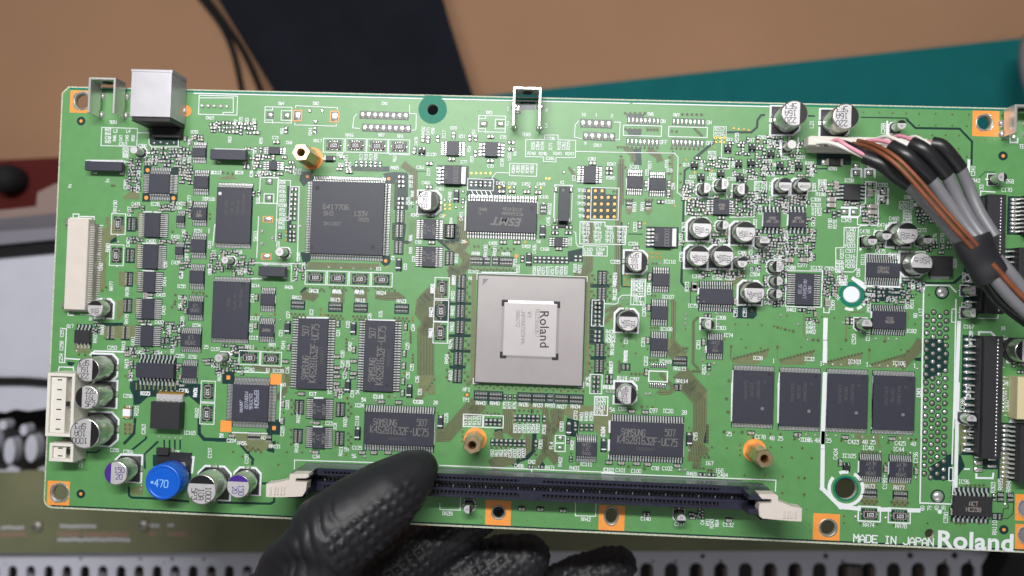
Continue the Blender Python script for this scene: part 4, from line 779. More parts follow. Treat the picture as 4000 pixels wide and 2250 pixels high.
O(150, 600); gap((960, 500), (960, 500), (1140, 440), (1140, 510)); olive((950, 510), (1050, 410), (1140, 400), (1140, 515)); olive((640, 860), (760, 840), (860, 760), (1000, 860), (820, 980), (760, 1180), (770, 1300), (600, 1300), (600, 880)); gap((750, 930), (880, 900), (890, 1000), (790, 1020), (720, 1130), (700, 1250), (690, 1100)); vrow(655, 920, 640, 1360, 7, 17, 's', 35); vrow(640, 1000, 650, 1400, 8, 14, 'o', 30); olive((760, 715), (810, 715), (800, 800), (760, 800)); vias('o', 15, 1942, 685, 1942, 738, 1520, 885, 835, 362, 860, 365); vias('s', 17, 920, 650, 905, 932, 905, 1000, 890, 1285); vrow(2090, 215, 2200, 230, 3, 16); olive((2060, 270), (2190, 240), (2250, 290), (2060, 290)); olive((1120, 660), (1180, 660), (1190, 950), (1130, 950)); olive((1100, 1020), (1160, 1020), (1170, 1300), (1100, 1300)); gap((1000, 730), (1130, 730), (1130, 870), (1000, 870))
O(150, 1050); olive((560, 0), (760, 0), (760, 200), (680, 270), (560, 290)); gap((680, 20), (740, 20), (730, 200), (660, 250)); olive((905, 30), (1000, 40), (990, 200), (910, 190)); olive((1090, 30), (1170, 30), (1150, 190), (1090, 180)); olive((890, 360), (970, 350), (960, 520), (890, 600)); olive((1080, 340), (1160, 340), (1140, 500), (1080, 500)); olive((740, 650), (1100, 640), (1100, 790), (740, 790)); gap((700, 610), (960, 610), (960, 650), (720, 640)); vias('o', 15, 1552, 298, 1905, 310, 1548, 370, 1540, 402, 1512, 435, 1440, 895); vias('s', 15, 1440, 945, 430, 930, 640, 70, 632, 150, 632, 238); vias('g', 13, 460, 970, 530, 975, 770, 210, 725, 250, 1585, 1215, 985, 1215); olive((410, 840), (590, 850), (580, 960), (410, 940)); gap((1040, 1260), (1620, 1280), (1700, 1449), (1080, 1449), (1030, 1350)); tracks(1110, 1300, 1550, 1300, 10, 0, 60, 18); vrow(1750, 265, 1870, 265, 4, 16, 'o', 12); gap((330, 1050), (420, 1060), (380, 1100), (330, 1090))
O(3200, 300); gline(13, (470, 458), (985, 468), (1010, 490)); gline(24, (985, 480), (1090, 580), (1590, 588), (1730, 735), (1722, 1000)); gline(8, (1810, 1140), (1880, 1075), (1990, 1080)); gline(14, (-30, 1040), (90, 1040)); gap((-30, 700), (360, 860), (360, 1000), (-30, 1000))
vias('g', 9, 495, 400, 680, 405, 985, 412, 1130, 418, 1318, 420, 1505, 425, 1695, 428, 1130, 547, 1318, 550, 1505, 553, 1670, 558, 1125, 658, 1280, 660, 1430, 660, 1580, 665, 1880, 712, 1972, 710, 2068, 715, 1577, 812, 1670, 908, 830, 410, 2070, 440, 2070, 530, 2070, 625)
O(2400, 300); gline(26, (1260, 628), (1550, 628), (1615, 570), (1620, 490), (1660, 435), (1705, 432)); gline(20, (2190, 442), (2270, 445)); gline(34, (1140, 725), (900, 930)); gline(24, (850, 1020), (795, 1060), (785, 1380)); gap((130, 420), (340, 420), (330, 470), (140, 470)); gap((120, 590), (310, 590), (300, 680), (180, 680)); bundle(60, (120, 800), (210, 880), (215, 960), n=2); bundle(70, (380, 820), (500, 900), (520, 960), n=2); gap((200, 820), (300, 810), (310, 1000), (225, 1000)); bundle(56, (80, 930), (75, 1449), n=3); gline(18, (660, 840), (650, 1420)); olive((640, 860), (668, 860), (656, 1420), (636, 1420)); vrow(123, 412, 345, 412, 5, 16); vrow(122, 590, 287, 598, 4, 16); vrow(375, 600, 485, 600, 4, 17); vrow(770, 425, 985, 430, 5, 17); vrow(650, 615, 705, 620, 2, 15); vrow(150, 800, 485, 808, 8, 15); vrow(650, 808, 950, 818, 7, 15); vrow(1350, 582, 1520, 605, 4, 14, 'g'); vrow(1145, 690, 1240, 690, 3, 18, 'g'); vrow(1150, 738, 1240, 738, 3, 16, 'g'); vrow(40, 797, 110, 797, 3, 14); vias('o', 16, 625, 910, 625, 985, 620, 1095, 123, 1025, 75, 900); vias('g', 12, 810, 940, 752, 1015, 742, 1095, 740, 1195, 910, 1082, 1098, 1065, 1653, 725, 1140, 800); tracks(340, 590, 450, 590, 4, 40, -30, 6); bundle(24, (900, 580), (1000, 680), n=2); vrow(130, 1392, 205, 1392, 3, 15); vrow(355, 1395, 430, 1395, 3, 15)
O(2300, 640); bundle(60, (355, 0), (350, 300), (330, 660), (320, 1449), n=4); gline(22, (370, 660), (372, 1380)); gline(14, (370, 1390), (480, 1392)); gline(24, (1075, 380), (1050, 1350), (1100, 1400)); gline(12, (445, 793), (610, 797)); gap((1330, 845), (1650, 845), (1650, 870), (1330, 870)); bundle(40, (1420, 575), (1340, 560), (1250, 500), n=2); vrow(720, 1010, 815, 1015, 3, 15, 'g'); vrow(720, 1060, 812, 1062, 3, 15, 'g'); vias('g', 14, 665, 1010, 672, 1060, 408, 1255, 455, 1258, 410, 1312, 458, 1316, 405, 1370, 460, 1372, 970, 475, 1120, 405, 1200, 98, 1388, 80, 630, 675, 1553, 800, 1658, 1372, 2020, 1045); vias('o', 15, 280, 312, 318, 316, 410, 42, 905, 108, 1035, 18, 1038, 112, 1035, 210, 1033, 295, 728, 1128, 765, 1130); vias('s', 17, 445, 680, 445, 718, 895, 380, 640, 300, 805, 1130); bundle(50, (1740, 1210), (1760, 1260), (1640, 1330), (1540, 1340), n=2); gap((1620, 1230), (1740, 1220), (1660, 1300)); tracks(-30, 1170, -30, 1400, 12, 60, 0, 4); olive((410, 490), (500, 490), (480, 560), (450, 580), (420, 555)); olive((630, 490), (720, 490), (700, 565), (670, 585), (640, 560))
O(2350, 1050); gline(22, (905, 0), (900, 150), (950, 210), (1005, 230)); gline(8, (1005, 225), (1005, 390)); bundle(44, (790, 350), (815, 380), (810, 830), (900, 920), (960, 960), n=2); bundle(140, (770, 900), (860, 980), n=6); olive((750, 780), (840, 820), (960, 930), (960, 990), (810, 990), (745, 930)); gap((780, 860), (830, 850), (880, 940), (850, 980)); bundle(26, (1080, 560), (1040, 600), (1035, 1070), (1100, 1140), n=2); bundle(190, (880, 1160), (1080, 1400), (1130, 1450), n=13); bundle(50, (640, 1380), (660, 1400), (770, 1395), (820, 1350), n=2); bundle(40, (660, 1180), (800, 1330), n=2); gap((1440, 470), (1490, 500), (1520, 560), (1720, 565), (1760, 520), (1750, 430), (1610, 400)); vrow(1035, 1160, 1105, 1162, 3, 17); vrow(340, 1190, 475, 1192, 4, 17); vrow(200, 1055, 200, 1165, 4, 17); vrow(930, 900, 965, 900, 2, 17); vrow(795, 890, 870, 940, 3, 17); vrow(570, 305, 605, 305, 2, 15); vrow(560, 668, 635, 668, 3, 15); vrow(550, 1032, 630, 1032, 3, 15); vias('o', 17, 1467, 882, 1990, 885, 1992, 662, 2078, 685, 2167, 705, 1440, 1268, 1085, 555, 222, 815, 1700, 470); vias('s', 17, 950, 518, 950, 572, 948, 625, 2025, 525, 2230, 628, 1295, 505, 1362, 505, 1325, 625, 1272, 1075, 1212, 1200, 1145, 1035, 1165, 930, 238, 340, 292, 340); vias('g', 11, 950, 680, 1950, 650, 2030, 672, 2125, 695, 1512, 628, 1655, 632, 1812, 637, 1580, 797, 1395, 795, 1635, 890, 1800, 897, 530, 535, 518, 905, 385, 955, 245, 875, 390, 805, 2100, 530, 1515, 187, 1145, 98, 240, 400, 292, 400, 90, 570, 130, 568, 88, 612, 130, 615, 128, 655)
def fan(x0, y0, x1, y1, xb, yb, n=11):
    for i in range(n):
        t = i / (n - 1); x, y = x0 + (x1 - x0) * t, y0 + (y1 - y0) * t; via(x, y, 15, 'o'); bx = xb[0] + (xb[1] - xb[0]) * t; S_ = [C(x, y), C(bx - (bx - x) * .3, y + (yb - y) * .35), C(bx, yb)]; TR.strip(S_, mm(7), ZT, 'olive')
olive((1480, 1010), (1890, 910), (1880, 990), (1760, 1080), (1500, 1080)); fan(1500, 1015, 1880, 915, (1510, 1760), 1080); gline(16, (1467, 890), (1460, 1000), (1490, 1050)); TR.strip([C(1467, 890), C(1462, 1000), C(1495, 1060)], mm(12), ZT, 'olive')
olive((2010, 1030), (2400, 930), (2390, 1000), (2280, 1085), (2030, 1085)); fan(2030, 1030, 2400, 930, (2040, 2290), 1085); TR.strip([C(1990, 890), C(1990, 1000), C(2020, 1050)], mm(12), ZT, 'olive')
O(3100, 1050); olive((380, 1060), (780, 950), (770, 1010), (650, 1100), (400, 1100)); fan(390, 1050, 770, 955, (400, 660), 1105); olive((880, 1090), (1280, 950), (1440, 800), (1450, 900), (1250, 1110), (900, 1120)); fan(890, 1080, 1250, 975, (910, 1180), 1125); bundle(110, (1200, 1110), (1400, 900), (1450, 800), n=8); TR.strip([C(855, 920), C(855, 1050), C(870, 1090)], mm(12), ZT, 'olive'); vias('o', 18, 857, 918, 1290, 935, 220, 805, 275, 808, 1030, 820, 592, 805, 282, 605); vias('s', 16, 160, 803, 1072, 795, 1162, 795, 935, 793, 55, 632, 560, 612, 445, 1080, 540, 1085, 635, 1085, 730, 1090, 975, 1098, 1068, 1102, 1162, 1106, 1258, 1108, 868, 1102, 1395, 1130, 340, 1085); TR.strip([C(118, 470), C(115, 750), C(160, 800)], mm(14), ZT, 'olive'); TR.strip([C(255, 480), C(260, 590), C(282, 605)], mm(12), ZT, 'olive'); TR.strip([C(800, 490), C(660, 490), C(605, 550), C(592, 800)], mm(14), ZT, 'olive'); TR.strip([C(1300, 470), C(1300, 580)], mm(16), ZT, 'olive'); TR.strip([C(1040, 750), C(1045, 790), C(1030, 820)], mm(16), ZT, 'olive'); vias('g', 10, 318, 545, 460, 555, 1385, 290, 1530, 295, 1375, 625, 538, 910, 85, 890, 1215, 915, 632, 672); gap((1240, 150), (1800, 150), (1980, 0), (2000, 10), (1830, 170), (1240, 175)); gap((1370, 1010), (1440, 1000), (1440, 1045), (1370, 1040)); gap((830, 230), (1240, 210), (1320, 330), (1000, 370), (830, 300))
O(3100, 1500); tracks(700, 570, 930, 575, 12, 0, 110, 6); tracks(1160, 580, 1230, 582, 5, 0, 90, 7); olive((700, 560), (760, 560), (770, 690), (740, 690)); olive((930, 570), (960, 570), (990, 730), (960, 730)); vrow(775, 765, 980, 775, 6, 16); vrow(1120, 770, 1320, 785, 5, 16); olive((790, 1100), (940, 1100), (940, 1190), (800, 1190)); olive((1090, 1110), (1280, 1110), (1280, 1210), (1140, 1210)); vrow(775, 1320, 940, 1330, 7, 17, 'o', 28); vrow(1110, 1335, 1290, 1345, 7, 17, 'o', 28); olive((770, 1290), (945, 1290), (945, 1370), (765, 1370)); olive((1115, 1300), (1290, 1300), (1290, 1385), (1105, 1385)); vias('g', 13, 10, 625, 540, 640, 1070, 662, 205, 840, 1328, 628, 1385, 628, 125, 1065, 120, 1250, 97, 725, 1040, 895, 1380, 915); vias('s', 16, 480, 585, 1008, 605, 65, 630, 592, 648, 905, 605, 1205, 612, 780, 602, 245, 577, 375, 582, 142, 573, 675, 595, 1300, 620, 978, 768, 1320, 780); via(1030, 1045, 18, 's'); via(1380, 1060, 18, 's'); bundle(60, (1920, 560), (1980, 500), n=4); gap((1870, 800), (1890, 800), (1940, 930), (1860, 1040), (1840, 1000)); olive((1890, 300), (1990, 350), (1960, 640), (1890, 800), (1880, 500))
O(3200, 1750); vrow(1665, 430, 1860, 420, 5, 16); vrow(1550, 850, 1650, 850, 3, 17); via(1815, 852, 18, 'o'); gap((1560, 800), (1640, 800), (1640, 850), (1570, 850)); olive((2040, 30), (2150, 60), (2140, 420), (2040, 500)); vias('s', 20, 408, 778, 752, 790, 2102, 635); vias('g', 10, 280, 772, 280, 848, 465, 855, 655, 865, 840, 875, 1225, 852, 1488, 828, 1895, 855); TR.strip([C(2130, 600), C(2140, 680), C(2085, 690), C(2075, 780)], mm(9), ZT, 'track'); TR.strip([C(2200, 600), C(2195, 740), C(2130, 800), C(2060, 795)], mm(9), ZT, 'track')
O(2350, 1500); bundle(145, (930, 0), (1110, 195), (1110, 500), (1060, 700), (1050, 880), n=13); bundle(120, (1010, 0), (1060, 30), n=2); olive((930, -10), (1100, 0), (1195, 105), (1190, 460), (1150, 680), (1080, 880), (1030, 880), (1045, 210)); gap((1155, 480), (1215, 470), (1210, 670), (1155, 670)); bundle(80, (1120, 700), (1190, 780), n=5); bundle(80, (1050, 880), (1100, 940), n=4); vrow(1200, 470, 1195, 660, 6, 17); vrow(1095, 790, 1190, 795, 3, 17, 'o'); vrow(1120, 825, 1210, 828, 3, 17); vrow(1040, 945, 1155, 955, 4, 17); vias('o', 20, 1413, 168, 1385, 540, 1430, 318, 485, 960, 305, 935, 1590, 545, 1715, 605, 455, 258, 1208, 975, 1245, 977); vias('s', 20, 985, 755, 885, 975, 945, 972, 60, 90, 105, 92, 548, 112, 500, 115); vias('g', 11, 1495, 545, 990, 500, 515, 258, 575, 258, 1910, 562, 2025, 565, 1250, 718, 1418, 725, 1568, 692, 1568, 750, 1568, 805, 1912, 712, 2040, 715, 2155, 832, 1618, 1035, 1845, 1042, 2050, 1050, 2045, 1235, 2230, 1060, 1655, 600)
# scattered stitching vias
for u, v in ((330, 700), (360, 820), (300, 900), (330, 1010), (330, 1120), (360, 1370), (700, 1900), (560, 1960), (650, 1950), (300, 1830), (340, 1835), (420, 1838), (900, 1960), (960, 2010), (2000, 2030), (2060, 2032), (2130, 2040), (2200, 2045), (2260, 2048), (2310, 2052), (2460, 2060), (2520, 2062), (2700, 2070), (2830, 2080), (2900, 2082), (3030, 2090), (3090, 2094), (3160, 2050), (3165, 2075), (1880, 2020), (1880, 2045), (2450, 2055), (3050, 1700), (3060, 1860), (3140, 1940), (3150, 1990), (1750, 440), (1820, 460), (1870, 435), (2170, 520), (1810, 505), (2060, 680), (2130, 640), (2330, 690)):
    p = P(u, v); VIA.disc(p.x, p.y, .14, ZP, 'track', 8)

# ------------------------------------------------------------------ white print
def V(x, y, *rows, st=52, rot=90, h=33):        # several upright words side by side
    for i, s_ in enumerate(rows): T(s_, x + st * i, y, rot, h)
def Ls(x, y, *rows, st=50):
    for i, s_ in enumerate(rows): T(s_, x, y + st * i)
O(0, 200); TT(('TER1', 1285, 805), ('L3', 1310, 905), ('L4', 1455, 905), ('C313', 1395, 1050), ('C380', 1615, 1070), ('IC92', 2200, 915), ('J2', 790, 1525), ('C379', 1740, 1235)); SB(1155, 865, 1550, 1080); S(9, (1555, 925), (1690, 925)); S(10, (1690, 1000), (1690, 1050), (1720, 1085), (2020, 1085), (2025, 940)); Ls(1225, 890, 'R43', 'R44', 'C38', 'R45', st=45); V(1300, 985, 'R46', 'C47', 'C49', 'R50', st=70); Ls(1425, 1110, 'R29', 'R30', 'R42', st=42); V(2150, 1030, 'R55'); V(1400, 1300, 'C30')
O(800, 300); TT(('SW4', 868, 303), ('SW3', 1258, 302), ('CN1', 2040, 303), ('C73', 800, 690), ('C68', 955, 745), ('RA17', 1280, 725), ('RA16', 1640, 660), ('RA7', 2000, 660), ('RA1', 2215, 672), ('C68', 1530, 880), ('C65', 1545, 995), ('RA85', 2150, 1030), ('IC113', 130, 1085), ('IC18', 390, 1085), ('IC16', 705, 1085), ('CN15', 60, 465), ('IC115', 60, 1385)); V(875, 615, 'R66'); V(1195, 620, 'R241'); V(1600, 915, 'R11'); V(1640, 1000, 'R14'); V(1770, 910, 'R17', 'R18', 'R19', 'R20', st=55); V(2150, 930, 'R62'); V(285, 710, 'R62'); V(638, 725, 'R59'); V(480, 500, 'Q23'); V(560, 510, 'R83'); V(410, 490, 'R75'); V(350, 520, 'C82'); V(1020, 1070, 'R72', 'C71', st=55); V(530, 1095, 'C76'); V(610, 1100, 'R71'); V(575, 830, 'R61')
SB(-60, 210, 365, 435, 10); S(10, (-50, 240), (325, 240), (325, 405), (210, 405), (205, 430)); SB(685, 340, 982, 525, 9); S(9, (770, 340), (770, 378), (690, 378)); S(9, (770, 525), (770, 490), (690, 490)); S(9, (980, 385), (868, 385), (865, 492), (980, 495)); S(9, (1030, 350), (1030, 328), (1505, 352), (1505, 370)); S(9, (1020, 525), (1020, 545), (1490, 560), (1490, 540)); S(10, (1720, 425), (1690, 460), (1675, 580), (1750, 585))
S(8, (2318, 420), (2318, 320)) ; S(9, (2090, 880), (2318, 885))
O(900, 640); TT(('IC14', 285, 1378), ('R426', 665, 1398), ('C21', 165, 1205), ('IC1', 1680, 1188), ('RA13', 945, 1435), ('RA16', 1205, 1440), ('RA18', 1460, 1445), ('C18', 100, 1000), ('R5', 2045, 150), ('R4', 2045, 205), ('R1', 2045, 252), ('R341', 2035, 447), ('R2', 2015, 400), ('R342', 2090, 580), ('C16', 100, 885), ('C113', 130, 1220)); Ls(592, 210, 'R34', 'R35', 'R36', 'R39', 'R37', 'R338', 'R31', 'R32', 'R33', st=52); Ls(580, 670, 'R42', 'R43', st=50); SB(540, 185, 665, 640, 8); V(285, 820, 'SW10', h=40); V(310, 420, 'R10'); V(540, 910, 'C60'); V(830, 1150, 'C36'); V(1980, 1165, 'C53'); V(1840, 1065, 'C4'); V(2075, 1080, 'IC5'); V(2040, 980, 'RA9'); V(2040, 840, 'RA6'); V(770, 1050, 'C240'); V(240, 115, 'C74'); V(335, 110, 'R71'); V(2060, 340, 'RA8')
SB(340, 155, 535, 450, 10); SB(385, 340, 490, 450, 10); S(10, (535, 155), (345, 155)); S(10, (320, 600), (300, 1060)); S(10, (525, 620), (515, 870)); S(10, (690, 260), (780, 260), (760, 1110)); S(10, (250, 1120), (800, 1130)); S(9, (755, 1140), (750, 1310), (690, 1330)); S(12, (240, 1300), (355, 1300))
O(1600, 300); TT(('SW5', 900, 405), ('C69', 498, 580), ('TER3', 1320, 655), ('1', 1115, 365, 0, 44), ('4', 1550, 378, 0, 44), ('2', 1112, 528, 0, 44), ('3', 1545, 555, 0, 44), ('R57', 595, 675), ('IC130', 245, 880), ('C75', 1060, 685), ('C77', 615, 965), ('C70', 915, 1012), ('C336', 1600, 700), ('C346', 1590, 925), ('C381', 2065, 930), ('C460', 185, 1200), ('C450', 1028, 1205), ('C454', 1165, 1210), ('C452', 1320, 1215), ('C449', 1487, 1215), ('IC106', 1515, 1360), ('X3', 1725, 1195), ('R345', 2275, 1145), ('R347', 2285, 990), ('C461', 345, 1270), ('10', 1970, 430), ('1', 2112, 430), ('2', 2290, 440), ('9', 1988, 755), ('CN11', 2130, 775), ('C261', 125, 1025), ('R248', 1380, 868), ('R246', 1510, 870), ('R245', 1675, 870), ('R247', 1812, 872)); V(155, 615, 'R450', 'C471', 'R58', st=55); V(390, 655, 'IC17'); V(725, 630, 'R51'); V(75, 730, 'C47B'); V(675, 820, 'R54'); V(705, 935, 'R53'); V(1195, 870, 'R9'); V(1130, 900, 'LED1'); V(1045, 975, 'IC18'); V(1398, 780, 'R256', 'C364', 'R194', st=52); V(1595, 790, 'IC71'); V(1692, 780, 'R193', 'C361', 'R255', st=52); V(1175, 1045, 'R384', 'R385', 'R386', 'R387', 'R380', st=53); V(215, 1080, 'IC57'); V(1860, 1150, 'IC3'); V(455, 1350, 'C448')
SB(785, 440, 1082, 630, 9); S(9, (860, 440), (860, 475), (790, 475)); S(9, (860, 630), (860, 590), (790, 590)); S(9, (1080, 485), (972, 480), (968, 590), (1080, 592)); S(9, (1315, 712), (1530, 712), (1530, 660), (1680, 660), (1680, 715), (1880, 720), (1875, 915), (1655, 915), (1655, 965), (1515, 960), (1515, 908), (1312, 905), (1315, 712)); S(9, (1885, 845), (2318, 855)); SB(1135, 980, 1437, 1128, 9); S(9, (1130, 1088), (980, 1085), (935, 1140), (935, 1155)); SB(660, 1155, 948, 1290, 9); S(9, (0, 420), (78, 420), (72, 605), (30, 605)); S(9, (1915, 500), (1875, 545), (1865, 685), (1945, 700)); S(9, (1290, 560), (1160, 440)) if 0 else None
O(1600, 640); TT(('RA98', 750, 1015), ('RA99', 1090, 1020), ('IC107', 720, 1220), ('A1', 690, 1295), ('C455', 945, 900), ('C453', 1320, 935), ('C168', 1530, 965), ('28', 608, 880), ('54', 1460, 880), ('C8', 365, 590), ('C18', 100, 885), ('TP20', 1945, 300), ('TP23', 1945, 378), ('TP25', 1942, 450), ('TP6', 1945, 520), ('TP4', 1945, 592), ('C165', 2025, 968), ('C164', 2160, 968), ('R101', 2025, 1012), ('R89', 2150, 1015)); V(860, 985, 'RA100', h=38); V(962, 990, 'RA5N', h=38); V(1585, 510, 'RA102', h=36); V(1570, 650, 'C456', h=36); V(470, 645, 'RA4'); V(530, 1070, 'RA10', h=36); V(585, 590, 'C451', h=36); V(1815, 880, 'IC31', h=36); V(1190, 1120, 'TP21', h=36); V(1228, 1190, 'R310'); V(1412, 1205, 'R320', 'R322', 'R371', 'R375', 'R317', 'R379', 'R316', 'R370', st=51); V(1872, 1180, 'R169'); V(1925, 1190, 'R372'); V(1412, 965, 'C426', h=36); V(500, 1310, 'RA97', h=36)
SB(1965, 925, 2235, 1045, 9)
for i, r in enumerate((('TP26', 'TP17'), ('TP18', 'TP9', 'TP8', 'TP10'), ('TP19', 'TP24', 'TP16', 'TP15'), ('TP7', 'TP12', 'TP13', 'TP14'), ('TP5', 'TP3', 'TP11', 'TP22'))):
    for j, s_ in enumerate(r): T(s_, 1990 + 135 * j, 685 + 47 * i)
S(10, (1930, 655), (2210, 660), (2212, 705), (2455, 708), (2440, 915), (1925, 905), (1930, 655)); S(9, (1860, 770), (1880, 780), (1885, 900), (1910, 940), (1965, 940)); S(14, (820, 1228), (1200, 1235)); S(14, (635, 430), (628, 750)); S(14, (1450, 440), (1445, 560))
O(2400, 300); TT(('SW6', 410, 422), ('SW7', 700, 432), ('ON', 550, 505, 0, 38), ('OFF', 555, 742, 0, 40), ('ON', 1072, 517, 0, 38), ('OFF', 1080, 752, 0, 40), ('R212', 1192, 595, 0, 38), ('R216', 1190, 650, 0, 38), ('Q12', 1300, 710), ('DA7', 1542, 718, 0, 38), ('C283', 1670, 685), ('R231', 1110, 860), ('C318', 1105, 910), ('Q13', 810, 995), ('DA9', 1110, 1105), ('C338', 1095, 1152), ('Q9', 1355, 1105), ('C315', 1325, 1155), ('Q10', 880, 1130), ('C324', 850, 1190), ('R234', 1565, 1148), ('R173', 1735, 955), ('R178', 1765, 1108), ('R175', 1650, 1215, 0, 40), ('R171', 1650, 1270, 0, 40), ('C236', 1935, 920), ('C237', 2110, 910), ('R182', 2205, 980), ('IC10', 220, 1020, 0, 38), ('IC9', 620, 1060), ('R320', 625, 1415, 0, 38), ('Q8', 1805, 995)); V(400, 1000, 'R317'); V(590, 985, 'R316'); V(370, 1085, 'C53'); V(665, 1240, 'C59'); V(1385, 690, 'R235', h=38); V(2230, 540, 'L21', h=40); V(985, 995, 'R166'); V(1690, 1050, 'R230'); V(1475, 1070, 'Q7'); V(1610, 1350, 'R311'); V(1770, 1240, 'C264'); V(790, 1320, 'R332'); V(2015, 1040, 'R179'); V(2240, 1080, 'R180'); V(1345, 990, 'DA8'); V(1750, 760, 'R170', 'D10', st=55)
SB(105, 548, 530, 675, 10); SB(615, 565, 1048, 688, 10); S(9, (0, 515), (65, 515), (55, 715), (15, 715)); S(9, (0, 855), (680, 865), (720, 910), (710, 1310), (790, 1370), (1150, 1370), (1160, 1350)); SB(1125, 562, 1262, 690, 7); S(9, (1215, 690), (1210, 920), (1305, 930), (1300, 1040), (1235, 1045)); SB(1585, 1185, 1720, 1295, 8); S(14, (2080, 690), (2075, 850))
S(26, (1880, 730), (1885, 880)); S(14, (140, 1150), (140, 1270)); S(14, (385, 1150), (380, 1280))
O(2300, 640); TT(('C335', 300, 1110, 0, 38), ('IC110', 910, 1108, 0, 38), ('C334', 505, 905, 0, 38), ('C366', 1490, 868, 0, 36), ('C386', 1735, 1005), ('C376', 1225, 1275, 0, 38), ('C382', 1455, 1290, 0, 38), ('C384', 1600, 1295, 0, 38), ('C265', 2145, 1060, 0, 38), ('C489', 1885, 1195, 0, 38), ('C504', 1880, 1252, 0, 38), ('R435', 555, 1330, 0, 40), ('R434', 555, 1380, 0, 40), ('R433', 555, 1425, 0, 40)); V(525, 715, 'C333', h=38); V(515, 490, 'RA90', h=38); V(605, 480, 'RA91', h=38); V(1040, 860, 'IC103', h=38); V(1075, 715, 'C365', h=38); V(1045, 1050, 'C378', h=38); V(1110, 1390, 'R373', h=38); V(1890, 375, 'R311', h=36); V(1940, 520, 'C314', h=36); V(1880, 680, 'C353', h=36); V(1830, 975, 'C502', h=36); V(1900, 1080, 'R155', h=36); V(290, 1330, 'RA119', h=36); V(680, 1400, 'C124', h=36); V(2230, 840, 'C267', h=36); Ls(1850, 1060, 'R39', 'C41', st=48); V(1920, 1070, 'C99'); V(2225, 520, 'R161'); V(2245, 965, 'R163'); V(1415, 240, 'C98')
S(9, (0, 0), (0, 0)); SB(490, 1300, 630, 1500, 8); S(9, (1095, 390), (1090, 575), (1110, 575)); S(9, (1800, 395), (1880, 480), (1870, 600), (1600, 605)); S(9, (1555, 330), (1555, 385), (1720, 390)); S(14, (980, 545), (970, 700)) if 0 else None; S(16, (1975, 560), (1965, 700)); S(9, (2250, 600), (2240, 700)); S(9, (425, 180), (425, 270))
O(3000, 640); TT(('IC58', 915, 188, 0, 38), ('C332', 1300, 240, 0, 38), ('R188', 595, 345, 0, 38), ('C308', 540, 405, 0, 38), ('C303', 540, 468, 0, 38), ('R187', 550, 520, 0, 38), ('R192', 550, 568, 0, 38), ('C343', 885, 640, 0, 38), ('C480', 1425, 620, 0, 38), ('C327', 1540, 445, 0, 38), ('R225', 1535, 495, 0, 38), ('C474', 1290, 695, 0, 38), ('C478', 1092, 765, 0, 38), ('C475', 1270, 990, 0, 38), ('C472', 1420, 1030, 0, 38), ('R281', 735, 55), ('C340', 935, 745, 0, 38), ('C507', 930, 985, 0, 38), ('C316', 930, 1048, 0, 38), ('R205', 930, 1105, 0, 38), ('R208', 930, 1158, 0, 38), ('R203', 930, 928, 0, 38), ('C277', 390, 1148, 0, 38), ('C588', 255, 1175, 0, 38), ('IC132', 545, 1178, 0, 38), ('C505', 695, 1185, 0, 38), ('C273', 1735, 750, 0, 38), ('C48', 1595, 375, 0, 38), ('R164', 400, 860), ('C245', 110, 1055)); Ls(935, 795, 'R209', 'R210', 'C321', st=42); V(835, 1020, 'R207', h=38); Ls(615, 195, 'R185', 'R186', 'R196', 'C302', st=30); Ls(1575, 545, 'R227', 'R226', 'R228', 'C482', st=30); V(1625, 460, 'R224', h=36); V(700, 675, 'R190', h=38); V(755, 680, 'R191', h=38); V(510, 655, 'C313', h=36); V(505, 795, 'C293', h=36); V(205, 810, 'C288', h=36); V(1885, 840, 'C276', h=36); V(1970, 840, 'C270', h=36); V(1070, 1085, 'IC111', h=36); V(2110, 1130, 'IC50', h=36); V(485, 1050, 'R184'); V(520, 265, 'C305'); V(490, 70, 'R183'); Ls(810, 1110, 'R206', 'C502', 'R204', 'C501', st=36); V(1020, 1230, 'C506'); Ls(830, 1290, 'C511', 'C512', 'C520', st=34); V(215, 500, 'R157', 'R158', st=-40); V(210, 980, 'R152'); V(320, 970, 'R154'); V(430, 970, 'R156'); V(1640, 1360, 'C160'); V(1710, 1370, 'C173')
for pts in (((945, 75), (945, 145)), ((1055, 75), (1055, 145)), ((950, 60), (1050, 60)), ((1095, 75), (1095, 145)), ((1205, 75), (1205, 150)), ((1100, 60), (1200, 60)), ((1248, 310), (1245, 450)), ((1358, 285), (1352, 450)), ((1250, 368), (1355, 368)), ((835, 495), (1005, 498)), ((925, 500), (920, 595)), ((835, 600), (1010, 605))): S(24, *pts)
S(10, (1100, 445), (1105, 205), (1225, 208), (1215, 445), (1245, 465), (1245, 695), (1010, 690), (1012, 610), (1045, 575), (1045, 480), (1095, 445)); S(10, (1245, 695), (1050, 700), (1020, 720), (860, 720), (858, 948), (765, 952), (765, 1220), (960, 1225), (1000, 1185), (1020, 730)); S(10, (440, 310), (550, 305)); S(10, (445, 310), (430, 490)); S(10, (20, 370), (18, 480)); SB(1105, 1018, 1500, 1390, 10); S(10, (205, 1420), (208, 1210), (618, 1215), (610, 1420)); S(18, (225, 580), (218, 690)); S(24, (1045, 830), (1045, 970)); S(20, (1370, 670), (1450, 660)); S(20, (1530, 665), (1620, 665)); S(9, (1205, 740), (1205, 800)); S(40, (965, 1300), (1090, 1400)); S(10, (1770, 1420), (1775, 1370), (2050, 1380), (2120, 1450))
